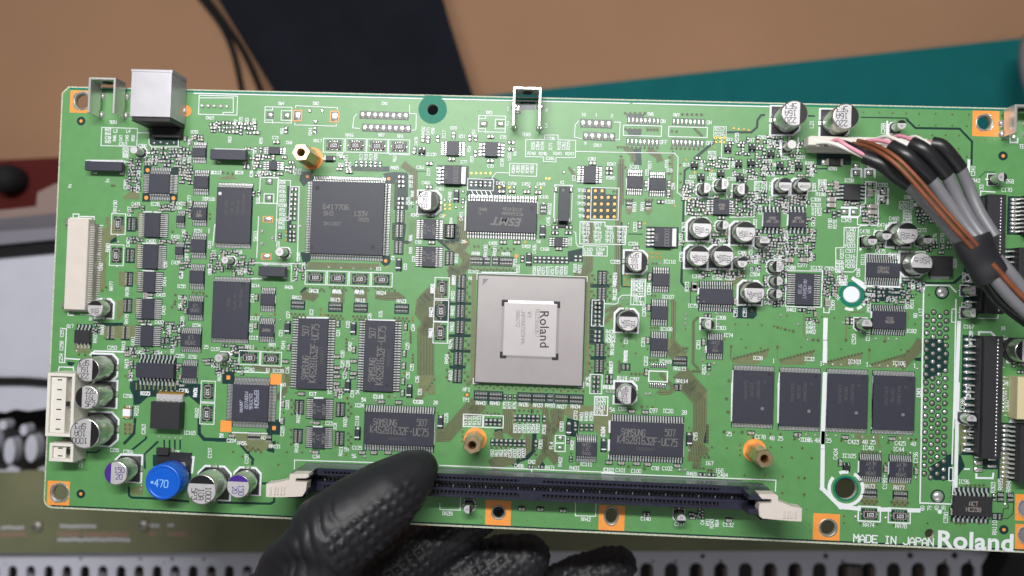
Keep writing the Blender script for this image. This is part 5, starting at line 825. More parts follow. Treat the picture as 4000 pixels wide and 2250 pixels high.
O(2350, 1050); TT(('IC107', 750, 318, 0, 38), ('IC108', 730, 682, 0, 38), ('IC169', 720, 1050, 0, 38), ('RA115', 885, 1130, 0, 38), ('RA114', 908, 1270, 0, 38), ('IC75', 1028, 418, 0, 38), ('C308', 1352, 555, 0, 38), ('C303', 1352, 670, 0, 38), ('IC74', 1432, 752, 0, 38), ('IC28', 1765, 1010, 0, 38), ('C397', 372, 1250, 0, 36), ('R119', 230, 1240, 0, 38), ('R118', 70, 1338, 0, 38), ('R461', 2148, 465, 0, 38), ('C467', 1890, 385), ('R432', 410, 295, 0, 40), ('R87', 405, 340, 0, 40), ('C130', 415, 388, 0, 40), ('R433', 412, 240, 0, 40), ('R434', 412, 185, 0, 40), ('R435', 420, 130, 0, 40), ('R430', 102, 712, 0, 38), ('R368', 102, 765, 0, 38), ('R364', 100, 812, 0, 38), ('1', 1945, 1040, 0, 40)); V(480, 485, 'C200', h=38); V(470, 825, 'C201', h=38); V(500, 1045, 'C202', h=38); V(535, 240, 'C124', h=38); V(275, 810, 'C31', h=38); V(270, 990, 'RA101', h=38); V(1095, 855, 'C301', h=38); V(1160, 1140, 'R267', h=38); V(1515, 490, 'C351', h=38); V(1620, 490, 'C351', h=38); V(2045, 400, 'C4'); V(150, 290, 'RA120', h=36); V(150, 110, 'RA119', h=36); V(120, 910, 'RA118', h=36); V(105, 1120, 'RA117', h=36)
SB(535, 1155, 742, 1280, 14); SB(338, 112, 490, 412, 8); S(9, (335, 297), (230, 300), (190, 340), (185, 385), (150, 400), (30, 395), (22, 610)); S(10, (2080, 420), (2085, 20), (2318, 25)); S(10, (2080, 425), (2318, 435)); S(20, (1095, 225), (1092, 280)); S(16, (1180, 880), (1180, 940)); S(16, (1488, 1155), (1478, 1330)); S(16, (2012, 1180), (2000, 1350)); SB(1110, 560, 1295, 690, 6); V(1080, 1290, '')
O(1650, 1050); V(115, 215, 'RA51', h=38); V(100, 490, 'RA83', h=38); V(90, 725, 'RA61', h=38); V(355, 130, 'RA97', h=38); V(345, 305, 'RA50', h=38); V(340, 475, 'RA82', h=38); V(335, 655, 'RA60', h=38); V(318, 850, 'RA56', h=38); V(275, 1020, 'RA54', h=38); V(318, 1205, 'RA52', h=38); V(2180, 110, 'RA119', h=36); V(2175, 290, 'RA120', h=36); V(2145, 910, 'RA118', h=36); V(2135, 1110, 'RA117', h=36); V(1870, 1275, 'AF26', h=38); V(2300, 980, 'RA101', h=36); TT(('AF1', 500, 1365, 0, 40), ('R119', 2260, 1235, 0, 38), ('R118', 2105, 1340, 0, 38), ('R430', 2130, 712, 0, 38), ('R368', 2130, 765, 0, 38), ('R364', 2128, 815, 0, 38)); SB(1922, 352, 2050, 650, 9); SB(1900, 1195, 2028, 1415, 9)
O(1600, 1500); TT(('TP1', 640, 178, 0, 40), ('RA43', 805, 215, 0, 38), ('RA40', 965, 218, 0, 38), ('RA36', 1292, 232, 0, 38), ('RA33', 1452, 240, 0, 38), ('RA93', 1590, 242, 0, 38), ('RA37', 1722, 255, 0, 38), ('RA34', 1878, 255, 0, 38), ('CN2', 1383, 880, 0, 38), ('C486', 1240, 925, 0, 38), ('R471', 1590, 945, 0, 38), ('R403', 1865, 950, 0, 38), ('IC111', 1998, 908, 0, 38), ('C120', 95, 200, 0, 38), ('28', 295, 210, 0, 38), ('R338', 2165, 175, 0, 40), ('R337', 2165, 222, 0, 40), ('R431', 2162, 272, 0, 40), ('R78', 2150, 320, 0, 40), ('C103', 2255, 970, 0, 38)); V(1078, 240, 'R75', 'R77', 'R76', st=55, h=36); V(632, 412, 'R130', 'R131', 'R132', 'R133', st=52, h=36); V(1195, 500, 'R350', 'R351', 'R352', 'R353', 'R354', 'R355', st=51, h=36); V(1522, 512, 'R318', h=36); V(935, 780, 'R60', 'R61', 'R62', 'R63', 'R326', 'R331', 'R332', 'R333', st=51, h=36); V(1482, 675, 'R301', h=38); V(415, 380, 'C126', h=38); V(1720, 480, 'C300', h=38); V(1878, 350, 'C372', h=36); V(1945, 365, 'R401', 'R400', 'R399', st=56, h=36); V(1605, 695, 'FL4', h=38); V(1840, 690, 'R402', h=36); V(2185, 535, 'C104', h=38); V(1705, 880, 'R402', h=38); SB(610, 340, 825, 488, 10); SB(842, 352, 1058, 498, 10); SB(2095, 140, 2238, 355, 12); SB(1650, 580, 1760, 765, 10); S(14, (1660, 668), (1745, 668)); S(12, (285, 350), (275, 680)); V(115, 85, 'C31', h=36)
O(850, 1500); TT(('C17', 1080, 110, 0, 38), ('C23', 1262, 445, 0, 38), ('C34', 1118, 820, 0, 38), ('C119', 1820, 140, 0, 38), ('54', 1655, 175, 0, 38), ('IC24', 1605, 240, 0, 38), ('C125', 1580, 722, 0, 38), ('56', 1545, 815, 0, 38), ('55', 1460, 740, 0, 38), ('C224', 160, 640, 0, 38), ('RA56', 278, 668, 0, 38), ('RA121', 650, 705, 0, 38), ('60', 518, 605, 0, 38), ('21', 50, 585, 0, 38)); V(915, 385, 'RA23', h=38); V(895, 720, 'RA28', h=38); V(1445, 430, 'RA20', h=38); V(1395, 760, 'RA21', h=38); V(1580, 415, 'C118', h=38); V(735, 535, 'C225', h=38); V(330, 845, 'C157', h=38); V(1390, 120, 'C18', h=38); V(1270, 80, 'IC7', h=38); V(790, 235, 'C223', h=36); V(1330, 480, 'IC8', h=36); V(1525, 110, 'C13', h=36)
S(12, (170, 548), (560, 560)); S(14, (720, 0), (705, 420)); S(10, (870, 960), (872, 860), (2318, 905)); S(18, (1100, 155), (1190, 158)); S(18, (1090, 482), (1180, 484)); S(24, (45, 875), (160, 880), (165, 1000)) if 0 else None
O(900, 1100); TT(('RA12', 755, 180, 0, 38), ('RA15', 1190, 205, 0, 38), ('RA18', 1472, 212, 0, 38), ('RA23', 1937, 222, 0, 38), ('RA13', 945, 105, 0, 38), ('RA16', 1208, 118, 0, 38), ('RA19', 1460, 122, 0, 38), ('RA24', 1710, 128, 0, 38), ('IC12', 275, 415, 0, 38), ('IC13', 260, 635, 0, 38), ('RA5', 475, 715, 0, 38), ('RA11', 220, 740, 0, 38), ('IC128', 540, 1010, 0, 38), ('C240', 218, 995, 0, 38), ('61', 428, 1000), ('C17', 935, 1272), ('54', 1510, 1340, 0, 38), ('IC24', 1460, 1402, 0, 38), ('C119', 1672, 1305, 0, 38), ('C120', 2130, 1362, 0, 38), ('60', 605, 1165)); V(250, 185, 'C141', h=36); V(235, 520, 'C131', h=36); V(570, 580, 'C21', h=36); V(598, 715, 'R241', h=36); V(655, 375, 'C27', h=36); V(918, 350, 'IC2', h=36); V(1700, 370, 'IC6', h=36); V(1330, 485, 'C22', h=36); V(1220, 580, 'C21', h=36); V(1355, 735, 'R242', h=36); V(1575, 395, 'C26', h=36); V(1270, 820, 'C20', h=36); V(2068, 520, 'C24', h=36); V(2005, 730, 'C25', h=36); V(2055, 970, 'C35', h=36); V(2115, 1105, 'C36', h=36); V(2010, 1060, 'C30', h=36); V(1245, 1280, 'C19', h=36); V(1380, 1270, 'C19', h=36); V(1440, 1250, '54', h=36); V(2145, 1245, 'C31', h=36); V(645, 1000, 'C16', h=36); V(1330, 930, 'C28', 'C29', st=-60, h=36); V(1295, 1060, 'C32', h=36); V(2270, 570, 'RA61', h=36); V(2270, 345, 'RA83', h=36); V(2285, 80, 'RA51', h=36); S(18, (785, 405), (1105, 410)); S(18, (1535, 432), (1860, 440)); S(12, (55, 1020), (430, 1032)); S(14, (215, 40), (212, 220)); S(14, (205, 450), (195, 650)); S(12, (510, 160), (508, 240)); S(14, (500, 490), (495, 580)); S(10, (575, 1170), (570, 1449))
O(3100, 1050); TT(('IC82', 1330, 705, 0, 40), ('IC33', 175, 1020, 0, 40), ('IC103', 685, 1050, 0, 40), ('IC106', 1190, 1068, 0, 40), ('1', 310, 1070, 0, 44), ('1', 832, 1080, 0, 44), ('1', 1368, 1095, 0, 44), ('C166', 1955, 405, 0, 40), ('C167', 1980, 655, 0, 38), ('C451', 195, 612, 0, 38), ('R481', 195, 665, 0, 38), ('R482', 195, 715, 0, 38), ('Q15', 1095, 345, 0, 40), ('P500', 865, 298, 0, 36)); V(440, 410, 'C509', h=38); V(680, 795, 'C520', h=40); V(838, 760, 'C511', h=38); V(1345, 180, 'C159', h=36); V(1420, 180, 'C157', h=36); V(1925, 100, 'C160', h=36); V(2005, 110, 'C181', h=36); V(1415, 1400, 'CN3', h=44); V(1975, 1400, 'CN17', h=44); V(1435, 490, 'L17', h=38); V(850, 440, 'R501', h=36); V(1280, 400, 'R510', 'R511', st=55, h=36); V(1375, 530, '80', h=36); V(2005, 740, '39', h=36); V(2000, 845, '84', h=34); T('R501', 480, 310, -40, 36); Ls(560, 95, 'C530', 'R531', 'R532', st=36)
S(48, (360, 580), (355, 780)); S(46, (355, 835), (355, 880)); S(50, (355, 925), (352, 1040)); S(50, (355, 1195), (325, 1960)); S(16, (1470, 185), (1440, 1890)); S(16, (1475, 185), (1765, 190), (1835, 260)); S(14, (1835, 350), (1810, 1800)); S(40, (1870, 610), (1830, 1680)); S(10, (340, 440), (340, 495), (400, 498), (410, 280), (335, 285)); SB(1790, 455, 1835, 605, 10); S(10, (325, 20), (310, 435), (0, 425)); S(12, (835, 200), (1195, 210), (1210, 0)); S(22, (2095, 780), (2095, 715), (2230, 718), (2270, 755)); S(22, (880, 490), (880, 545)); S(22, (905, 1220), (885, 1800)); S(10, (2080, 560), (2310, 560), (2310, 520)); S(30, (1565, 100), (1740, 102))
for a0, a1 in ((-.2, .55),): pass
p = P(3327, 1150)
for a0, a1 in ((.75, 1.35), (-.75, -.05), (-1.2, -.85), (-2.0, -1.45)): SILK.ring(p.x, p.y, 4.35, 5.25, ZS, 'silk', 10, a0, a1)
p = P(3304, 1908)
for a0, a1 in ((2.45, 5.95), (-.3, .42), (.55, 1.1), (1.45, 2.0)): SILK.ring(p.x, p.y, 4.7, 5.75, ZS, 'silk', 24, a0, a1)
O(3100, 1500); TT(('C186', 150, 632, 0, 42), ('48', 265, 638, 0, 42), ('25', 395, 640, 0, 42), ('C423', 675, 655, 0, 42), ('48', 805, 655, 0, 42), ('25', 895, 658, 0, 42), ('C425', 1205, 672, 0, 42), ('48', 1352, 678, 0, 42), ('IC40', 838, 722, 0, 44), ('IC44', 1185, 738, 0, 44), ('IC105', 625, 812, 0, 42), ('RA73', 855, 1155, 0, 42), ('RA77', 1190, 1172, 0, 42), ('IC96', 1925, 1105, 0, 42)); V(472, 790, 'C424', h=42); V(1030, 1125, 'C199', h=42); V(1378, 830, 'C196', h=42); V(1415, 100, 'CN3', h=44); V(1978, 90, 'CN17', h=44); V(1910, 225, 'C188', h=40); V(2005, 520, 'C131', h=40); V(1455, 1405, '80', '79', '40', '39', st=80, h=38)
S(44, (335, 555), (328, 710)); S(46, (328, 760), (322, 1180), (530, 1390), (735, 1410)); S(46, (970, 1420), (1080, 1420)); S(46, (1310, 1428), (1410, 1430)); S(16, (1455, 0), (1428, 1345), (1775, 1358)); S(14, (1818, 0), (1790, 900)); S(14, (1805, 1085), (1790, 1340)); S(40, (1858, 0), (1832, 1150)); SB(1757, 945, 1800, 1095, 12); S(18, (1945, 735), (1990, 735)); S(18, (1935, 962), (1985, 962)); S(22, (2065, 1020), (2065, 1062), (2250, 1065), (2258, 1015)); S(24, (738, 880), (735, 990)); S(24, (1082, 890), (1078, 1010)); S(22, (900, 0), (888, 480)); S(10, (1818, 1260), (1815, 1420))
O(3200, 1750); SB(440, 655, 685, 832, 11); SB(782, 675, 1025, 850, 11); TT(('RA74', 558, 868, 0, 44), ('RA78', 925, 882, 0, 44)); V(1965, 445, 'R303', h=42); V(2048, 410, 'RA95', h=44); V(2140, 435, 'RA94', h=44); V(1982, 900, 'RA110', h=44); V(1430, 785, 'C390', h=42); S(30, (1525, 535), (1525, 580)); S(30, (1525, 650), (1525, 700)); q = C(1362, 720); SILK.disc(q.x, q.y, mm(24), ZS, 'silk', 16)
q = C(838, 1042); write(SILK, 'MADE IN JAPAN', q.x, q.y, mm(78), -2.3 + 1.9, ZS, 'silk', mm(14), .98)
q = C(1765, 1062); link('maker_name', font_mesh('Roland', mm(262), .22, q.x, q.y, -.4, ZS, 'silk', 0, 1.075), board)
O(2350, 1500); TT(('C97', 588, 300, 0, 42), ('IC20', 750, 305, 0, 42), ('28', 935, 322, 0, 42), ('54', 120, 290, 0, 42), ('C88', 235, 282, 0, 42), ('25', 1442, 565, 0, 42), ('C178', 1795, 598, 0, 42), ('48', 1925, 612, 0, 42), ('25', 2022, 615, 0, 42), ('C186', 2300, 628, 0, 42), ('167', 1218, 895, 0, 42), ('168', 1332, 978, 0, 42), ('C484', 1370, 1030, 0, 40), ('R469', 1018, 1015, 0, 38), ('C103', 78, 970, 0, 40), ('C101', 215, 975, 0, 40), ('C100', 390, 985, 0, 40), ('C98', 608, 952, 0, 40), ('C102', 742, 955, 0, 40), ('1', 80, 820, 0, 40)); V(1060, 592, 'C95', h=40); V(20, 540, 'C104', h=38)
S(12, (2, 1008), (1972, 1088), (1965, 1210)); S(26, (92, 425), (92, 540)); S(26, (85, 640), (82, 745)); S(14, (928, 450), (922, 820)); S(26, (1478, 0), (1475, 410)); S(26, (2005, 0), (2000, 430)); S(12, (1600 - 1600, 1008), (0, 1008))
O(1600, 1500); S(12, (340, 920), (2318, 1002)); S(14, (1382, 975), (1382, 1005))
O(1800, 1750); TT(('RA42', 1415, 805, 0, 38), ('C140', 2092, 800, 0, 38), ('RA39', 60, 805, 0, 1) if 0 else ('C140', 2092, 800, 0, 38)); S(10, (1298, 620), (1295, 765), (1525, 772), (1530, 625)); S(10, (350, 640), (350, 640))
O(1000, 1700, 2.634); TT(('RA39', 1970, 805, 0, 36)); S(9, (1893, 700), (1893, 765), (2100, 770), (2105, 645))
O(2500, 1750); TT(('C132', 998, 868, 0, 42), ('C197', 445, 860, 0, 38)); V(705, 840, 'C4', h=36); V(765, 838, 'R31', h=36); V(812, 855, 'R243', h=36); V(870, 850, 'R64', h=36)
O(3200, 300); TT(('1', 2105, 500, 0, 52), ('2', 2105, 668, 0, 52), ('C342', 1760, 1175, 0, 40), ('C170', 2120, 1280, 0, 40), ('C332', 720, 1225, 0, 38), ('268', 2155, 1185, 0, 40), ('TE', 2290, 790, 0, 44), ('C48', 1000, 1365, 0, 38), ('C327', 960, 1430, 0, 36), ('IC58', 335, 1175, 0, 38)); V(722, 585, 'C288', h=42); V(1740, 1065, 'C341', h=40); V(1730, 1280, 'R226', h=40); V(1835, 1250, '33', h=38); S(22, (768, 510), (765, 650), (790, 650)); S(16, (2165, 375), (2165, 450)); S(16, (2160, 560), (2160, 745), (2240, 745), (2245, 700)); S(14, (1820, 1410), (1825, 1295), (1985, 1305)); S(30, (1692, 950), (1688, 1120)); S(12, (1640, 1030), (1690, 1030))
O(3700, 1000); S(18, (640, 940), (869, 945)); S(46, (690, 950), (690, 1035)); S(46, (690, 1110), (688, 1190)); S(14, (720, 1449), (722, 1370), (869, 1372)); V(265, 870, '39', h=32); V(632, 820, '33', h=32); T('-', 640, 905, 0, 60); T('-', 640, 1112, 0, 60); T('-', 635, 1262, 0, 60); T('-', 665, 1430, 0, 80)
O(3700, 1450); V(240, 240, 'CN17', h=40); V(665, 140, '20', h=40); V(650, 265, 'CN5', h=40); V(672, 390, 'CN20', h=40); S(18, (720, 150), (720, 65), (869, 70)); S(14, (715, 210), (712, 480)); q = [C(705, 505), C(705, 578), C(785, 578)]; SILK.sheet([(a.x, a.y) for a in q], ZS, 'silk'); S(14, (705, 575), (869, 578)); T('-', 630, 860, 0, 90); T('-', 610, 935, 0, 80); T('-', 625, 1085, 0, 90); T('-', 655, 498, 0, 80); T('-', 230, 876, 0, 80)
O(150, 600); TT(('IC113', 2010, 215, 0, 36), ('IC18', 2270, 215, 0, 36), ('C431', 1110, 572, 0, 38), ('IC28', 1320, 572, 0, 38), ('C423', 1610, 565), ('C434', 1580, 615), ('IC118', 1920, 512, 0, 38), ('IC51', 1810, 875, 0, 38), ('C432', 1555, 942, 0, 36), ('C400', 1275, 990, 0, 38), ('C435', 1560, 1235, 0, 38), ('J2', 782, 305, 0, 36), ('R31', 990, 20, 0, 30)); V(870, 600, 'RA190', h=40); V(1030, 655, 'C407', h=38); V(1018, 1000, 'C408', h=38); V(785, 1060, 'RA81', h=38); V(708, 1280, 'CN8', h=40); V(990, 350, 'C390', h=38); V(1130, 390, 'R300', h=36); V(1135, 240, 'R310', h=36); V(1600, 70, 'C70', 'R71', 'R72', st=55, h=34); V(1710, 510, 'C77', h=36); V(1645, 900, 'R80', h=36); V(1680, 1170, 'C87', h=36); V(1940, 1300, 'C110', h=36); V(1615, 1370, 'C89', h=36); V(1440, 1250, 'C91', h=36); V(1985, 1140, 'C111', h=36); V(1940, 1030, 'C112', h=30); T('7', 2045, 1170)
S(12, (395, 715), (395, 685), (460, 685), (460, 720)); S(12, (475, 712), (635, 715), (630, 790)); S(14, (1195, 660), (1280, 660)); S(14, (1310, 662), (1385, 664)); S(12, (1185, 1015), (1335, 1018)); S(9, (690, 812), (735, 815)); S(10, (540, 75), (960, 78)); S(8, (980, 80), (985, 260)); S(10, (1935, 850), (1930, 900)); S(10, (2000, 800), (1975, 1040))
O(150, 1050); TT(('C253', 838, 893, 0, 40), ('C433', 1390, 295, 0, 36), ('C432', 1370, 605, 0, 36), ('IC55', 1620, 198, 0, 36), ('IC56', 1630, 325, 0, 36), ('IC54', 1790, 640, 0, 36), ('IC52', 1745, 995, 0, 36), ('C235', 1605, 985, 0, 36), ('C456', 1155, 945, 0, 36), ('IC64', 1355, 948, 0, 36), ('Q17', 362, 650, 0, 38), ('C137', 2005, 910, 0, 36), ('25', 1900, 885, 0, 38), ('R131', 2010, 1097, 0, 36), ('C236', 1648, 1378, 0, 38), ('R223', 1215, 1410, 0, 38), ('IC11', 1780, 20, 0, 1)); V(828, 195, 'RA77', h=38); V(1008, 260, 'RA78', h=38); V(1000, 570, 'RA79', h=38); V(725, 690, 'RA80', h=38); V(645, 785, 'R410', h=38); V(1430, 145, 'C414', h=36); V(1420, 470, 'C415', h=36); V(1480, 690, 'C416', h=36); V(1520, 905, 'R311', h=36); V(965, 870, 'R412', h=36); V(1072, 815, 'C411', h=36); V(1000, 1075, 'R413', h=36); V(1048, 1220, 'R414', h=36); V(1620, 75, 'C88', h=36); V(1605, 425, 'C86', h=36); V(1632, 575, 'C85', h=36); V(1945, 30, 'C83', h=34); V(270, 720, 'C257', h=38); V(265, 870, 'C258', h=38); V(258, 1010, 'C254', h=38); V(595, 565, '50', h=30); V(1775, 1400, 'RA31', h=36); V(2050, 1220, 'RA33', h=36)
S(12, (270, 675), (322, 680), (300, 1060), (250, 1060)); S(14, (315, 1015), (470, 1025)); S(18, (595, 705), (590, 820)); S(12, (230, 1150), (240, 1110), (400, 1115), (400, 1160)); S(12, (340, 470), (340, 525), (400, 525)); S(12, (480, 515), (600, 520)); S(14, (1185, 20), (1305, 25)); S(14, (1190, 328), (1285, 330)); S(14, (1170, 630), (1280, 632)); S(14, (1550, 1080), (1545, 1230)); S(12, (1800, 1110), (1795, 1230)); S(12, (1860, 360), (1855, 480)); S(12, (1840, 770), (1835, 860)); S(14, (1590, 700), (1600, 650), (1650, 640)); S(18, (590, 970), (640, 930), (960, 940)); S(10, (1875, 20), (1870, 120))
O(100, 1500); TT(('C258', 1158, 135, 0, 38), ('C255', 1010, 748, 0, 36), ('C266', 1165, 768, 0, 40), ('IC165', 1858, 552, 0, 40), ('D5', 1722, 772, 0, 36), ('L5', 1845, 795, 0, 36), ('C236', 1795, 75, 0, 40), ('R223', 1355, 105, 0, 38), ('21', 2220, 580, 0, 38)); V(1258, 300, 'R221', h=40); V(1338, 510, 'C263', h=40); V(2088, 780, 'C157', h=40); V(628, 895, 'CN1', h=42); V(635, 800, '2', h=42); V(1925, 90, 'RA31', h=38); V(1940, 325, 'RA32', h=38); S(12, (590, 730), (585, 885), (510, 880)); S(24, (975, 800), (1240, 805)) if 0 else None


# ------------------------------------------------------------------ memory module socket
def pbox(mb, u0, v0, u1, v1, h, z0, z1, m, bev=.1, mcap=None):     # box whose top face spans these photo pixels at height h
    a = P(u0, v0, h); b = P(u1, v1, h); mb.box((a.x + b.x) / 2, (a.y + b.y) / 2, abs(b.x - a.x), abs(b.y - a.y), z0, z1, m, bev, mcap)
sock = link('memory_socket', None, board, label='long dark blue slotted memory module socket with cream end latches')
yt = P(1717, 1848.6, 9).y; ya = P(1717, 1878, 9).y; yb = P(1717, 1902, 9).y; yc = P(1717, 1940, 9).y
xl = P(1238, 1830, 9).x; xr = P(2925, 1900, 9).x; xm0, xm1 = P(2042, 1880, 9).x, P(2105, 1880, 9).x
m = MB(); m.box((xl + xr) / 2, (yt + yc) / 2, xr - xl, yt - yc - .02, .3, 5.2, 'socket'); L_ = xr - xl; cx = (xl + xr) / 2
for y0, y1 in ((yt, ya), (yb, yc)):
    w_ = y0 - y1; m.box(cx, y0 - .5, L_, 1.0, 5.2, 9, 'socket', .12); m.box(cx, y1 + .35, L_, .7, 5.2, 8.99, 'socket', .1)
    m.box(cx, (y0 + y1) / 2, L_ * .99, w_ * .9, 5.2, 7.6, 'dark')
m.build('housing', sock)
m = MB(); n = int(L_ / 1.27)
for y0, y1 in ((yt, ya), (yb, yc)):
    for i in range(n + 1):
        x = xl + .6 + i * 1.27
        if xm0 - 1 < x < xm1 + 1: continue
        if x > xr - 9 or x < xl + 2: m.box(x, (y0 - 1.0 + y1 + .7) / 2, 1.29, (y0 - 1.0) - (y1 + .7) + .1, 6, 8.96 + .004 * (i % 2), 'socket'); continue
        m.box(x, (y0 - 1.0 + y1 + .7) / 2, .48, (y0 - 1.0) - (y1 + .7) + .1, 6, 8.96, 'socket', .06)
    m.box((xm0 + xm1) / 2, (y0 - 1.0 + y1 + .7) / 2, xm1 - xm0 + 2.2, (y0 - 1.0) - (y1 + .7) + .1, 6, 8.97, 'socket', .06)
m.build('slot_ribs', sock, kind='stuff')
m = MB()
for i in range(n):
    x = xl + 2 + i * 1.27
    for s_ in (-1, 1): m.box(x, (ya + yb) / 2 + s_ * .75, .35, .4, 5.2, 6.6, 'holewall' if i % 4 == 0 else 'rbody', .05)
m.build('contact_row', sock, kind='stuff')
HT = 17.3
for (u0, u1, v0, side) in ((1133, 1205, 1849, -1), (2925, 3037, 1931, 1)):
    a = P(u0, v0, HT); b = P(u1, v0, HT); m = MB(); y1 = a.y; y0 = yc - .3 + 1.0
    for ya_, yb_ in ((y1, y1 - 1.7), (y0 + 1.7, y0)): m.box((a.x + b.x) / 2, (ya_ + yb_) / 2, b.x - a.x, ya_ - yb_, .3, HT - .2, 'socket', .15)
    xo = a.x + 1 if side < 0 else b.x - 1
    m.box(xo, (y0 + y1) / 2, 2, y1 - y0 - 3.39, .3, 9, 'socket'); m.box((a.x + b.x) / 2, (y0 + y1) / 2, (b.x - a.x) * .98, y1 - y0 - 3.3, .3, 5, 'dark'); m.build('end_tower', sock)
LA = [(550, 1130), (640, 1122), (810, 1085), (820, 1018), (1028, 1018), (1032, 1050), (1000, 1066), (885, 1068), (882, 1104), (1012, 1112), (1000, 1205), (960, 1270), (860, 1278), (640, 1280), (548, 1278)]
LB = [(1832, 680), (1740, 668), (1565, 600), (1562, 545), (1535, 522), (1345, 520), (1350, 545), (1385, 575), (1490, 580), (1488, 622), (1352, 628), (1345, 700), (1352, 770), (1390, 798), (1700, 825), (1828, 832)]
for o_, pts, rib in (((850, 1500), LA, (602, 648, 682, 722, 756)), ((2500, 1750), LB, (1640, 1682, 1718, 1762))):
    O(*o_); q = [C(a, b, 18) for a, b in pts]
    if o_[0] == 2500: q = q[::-1]
    m = MB(); n_ = len(q); area = sum(q[i].x * q[(i + 1) % n_].y - q[(i + 1) % n_].x * q[i].y for i in range(n_))
    if area < 0: q = q[::-1]
    m.loft([[(p_.x, p_.y, 13.5) for p_ in q], [(p_.x, p_.y, 18) for p_ in q]], 'cream', cap0=True); lt = m.build('end_latch', sock, label='cream plastic end latch'); m = MB()
    for i, x in enumerate(rib):
        a = C(x, 1140 + 8 * 0 if o_[0] == 850 else 690, 18.1); b = C(x, 1275 if o_[0] == 850 else 815, 18.1); m.box(a.x, (a.y + b.y) / 2, .55, a.y - b.y - 1, 17.9, 18.35, 'cream', .15)
    m.build('grip_rib', lt)
    m = MB(); a = C(805, 1290, 9) if o_[0] == 850 else C(1450, 815, 9); m.box(a.x + (2 if o_[0] == 850 else 0), a.y + 1.2, 5, 2.4, .3, 9, 'socket'); m.build('end_foot', sock)
# ------------------------------------------------------------------ panel sockets, clips, headers
O(0, 200)
usb = link('square_port', None, board, label='square metal cable port overhanging the corner'); a = C(1492, 200, 10.8); b = C(1925, 775, 10.8); cx, cy = (a.x + b.x) / 2, (a.y + b.y) / 2; W, H = b.x - a.x, a.y - b.y
m = MB(); frustum(m, cx, cy + .4, W, H - .8, .3, 10.8, 'shell', d=.05); m.box(cx, a.y - .5, W + .5, 1.0, 1, 10.9, 'shell', .2); m.build('metal_shell', usb)
m = MB(); m.box(cx + .1, b.y + .2, W * .96, 1.6, .1, 10.2, 'dark', .1); m.box(cx + 1.2, b.y - 2.2, W * .75, 3.4, .1, 2.0, 'dark', .2); m.build('plastic_back', usb)
gapr(1690, 880, 2035, 1065); vias('s', 16, 1745, 1040, 1820, 1030, 1895, 1045, 1970, 1035, 1760, 970, 1860, 965, 1960, 970); q = C(2105, 675); TR.disc(q.x, q.y, 1.85, ZG + .01, 'copper', 20); PADS.bump(q.x, q.y, .5, 1.2, ZP, 1.2, 'tin')
def clip(x0, y0, x1, y1, h, lab, back=True):
    a = C(x0, y0, h); b = C(x1, y1, h); w_ = b.x - a.x; d = a.y - b.y; t = .8; c = link('grounding_clip', None, board, label=lab); m = MB()
    for x in (a.x + t / 2, b.x - t / 2): m.box(x, (a.y + b.y) / 2 - .05, t, d - .1, 1.6, h, 'zinc', .15); m.box(x, b.y + 1.2, t, 2.0, -.5, 2.0, 'zinc'); m.bump(x, b.y + 1.2, 1.35, 1.3, .02, .9, 'tin', 10); m.bump(x, a.y - 4.2, 1.4, 1.3, .02, .8, 'tin', 10)
    m.build('side_plate', c); m = MB(); m.box((a.x + b.x) / 2, a.y - t / 2 + .02, w_ - .3, t, 1.6, h + .01, 'zinc', .15); m.build('back_plate', c)
    m = MB(); pts = [[((a.x + b.x) / 2 + 1.5 * math.cos(2 * math.pi * j / 20), a.y - t - yy, h * .55 + 1.5 * math.sin(2 * math.pi * j / 20)) for j in range(20)] for yy in (0, .3)]; m.loft(pts, 'dark', cap1=True); m.build('screw_hole', c)
O(0, 200); clip(1003, 292, 1295, 705, 7.6, 'grounding clip beside the square metal port'); O(1600, 300); clip(1172, 110, 1480, 560, 8.5, 'grounding clip standing on the middle of the rear edge')
O(1600, 300); TR.sheet([C(1255, 278), C(1420, 278), C(1420, 375), C(1255, 375)], ZG, 'gap'); spad(1210, 360, 95, 110, False)
O(3200, 300); clip(2218, 310, 2520, 640, 7.6, 'grounding clip by the two lands at the far end'); spad(2180, 520, 70, 80, True); via(2190, 680, 34, 's')
O(0, 0, 1)
ffc = link('ribbon_connector', None, board, label='long cream ribbon cable connector along the short edge'); m = MB(); a = P(262, 853, 4); b = P(333, 1211, 4); cx, cy, W, H = (a.x + b.x) / 2, (a.y + b.y) / 2, b.x - a.x, a.y - b.y
m.box(cx, cy, W - .4, H, .3, 4, 'cream', .15); m.build('slider', ffc)
m = MB(); m.box(cx + W / 2 + .5, cy - .3, 1.5, H - 2, .3, 2.8, 'holewall', .2); m.box(cx - .6, cy, W, H + 1.2, .1, 1.6, 'white', .1); m.build('housing', ffc)
m = MB()
for i in range(34): m.box(cx + W / 2 + 1.7, cy + H / 2 - 2.5 - i * (H - 5) / 33, 1.6, .38, .05, .5, 'lead', .06); m.box(cx + W / 2 + .6, cy + H / 2 - 2.5 - i * (H - 5) / 33, 1.5, .3, 2.7, 2.92, 'lead')
m.build('lead_row', ffc, kind='stuff'); m = MB()
for s_ in (-1, 1): m.box(cx - W / 2 - .3, cy + s_ * (H / 2 - 1.2), 1.8, 2.2, .1, 3.2, 'holewall', .4)
m.build('corner_lug', ffc); take(cx, cy, W + 4, H)
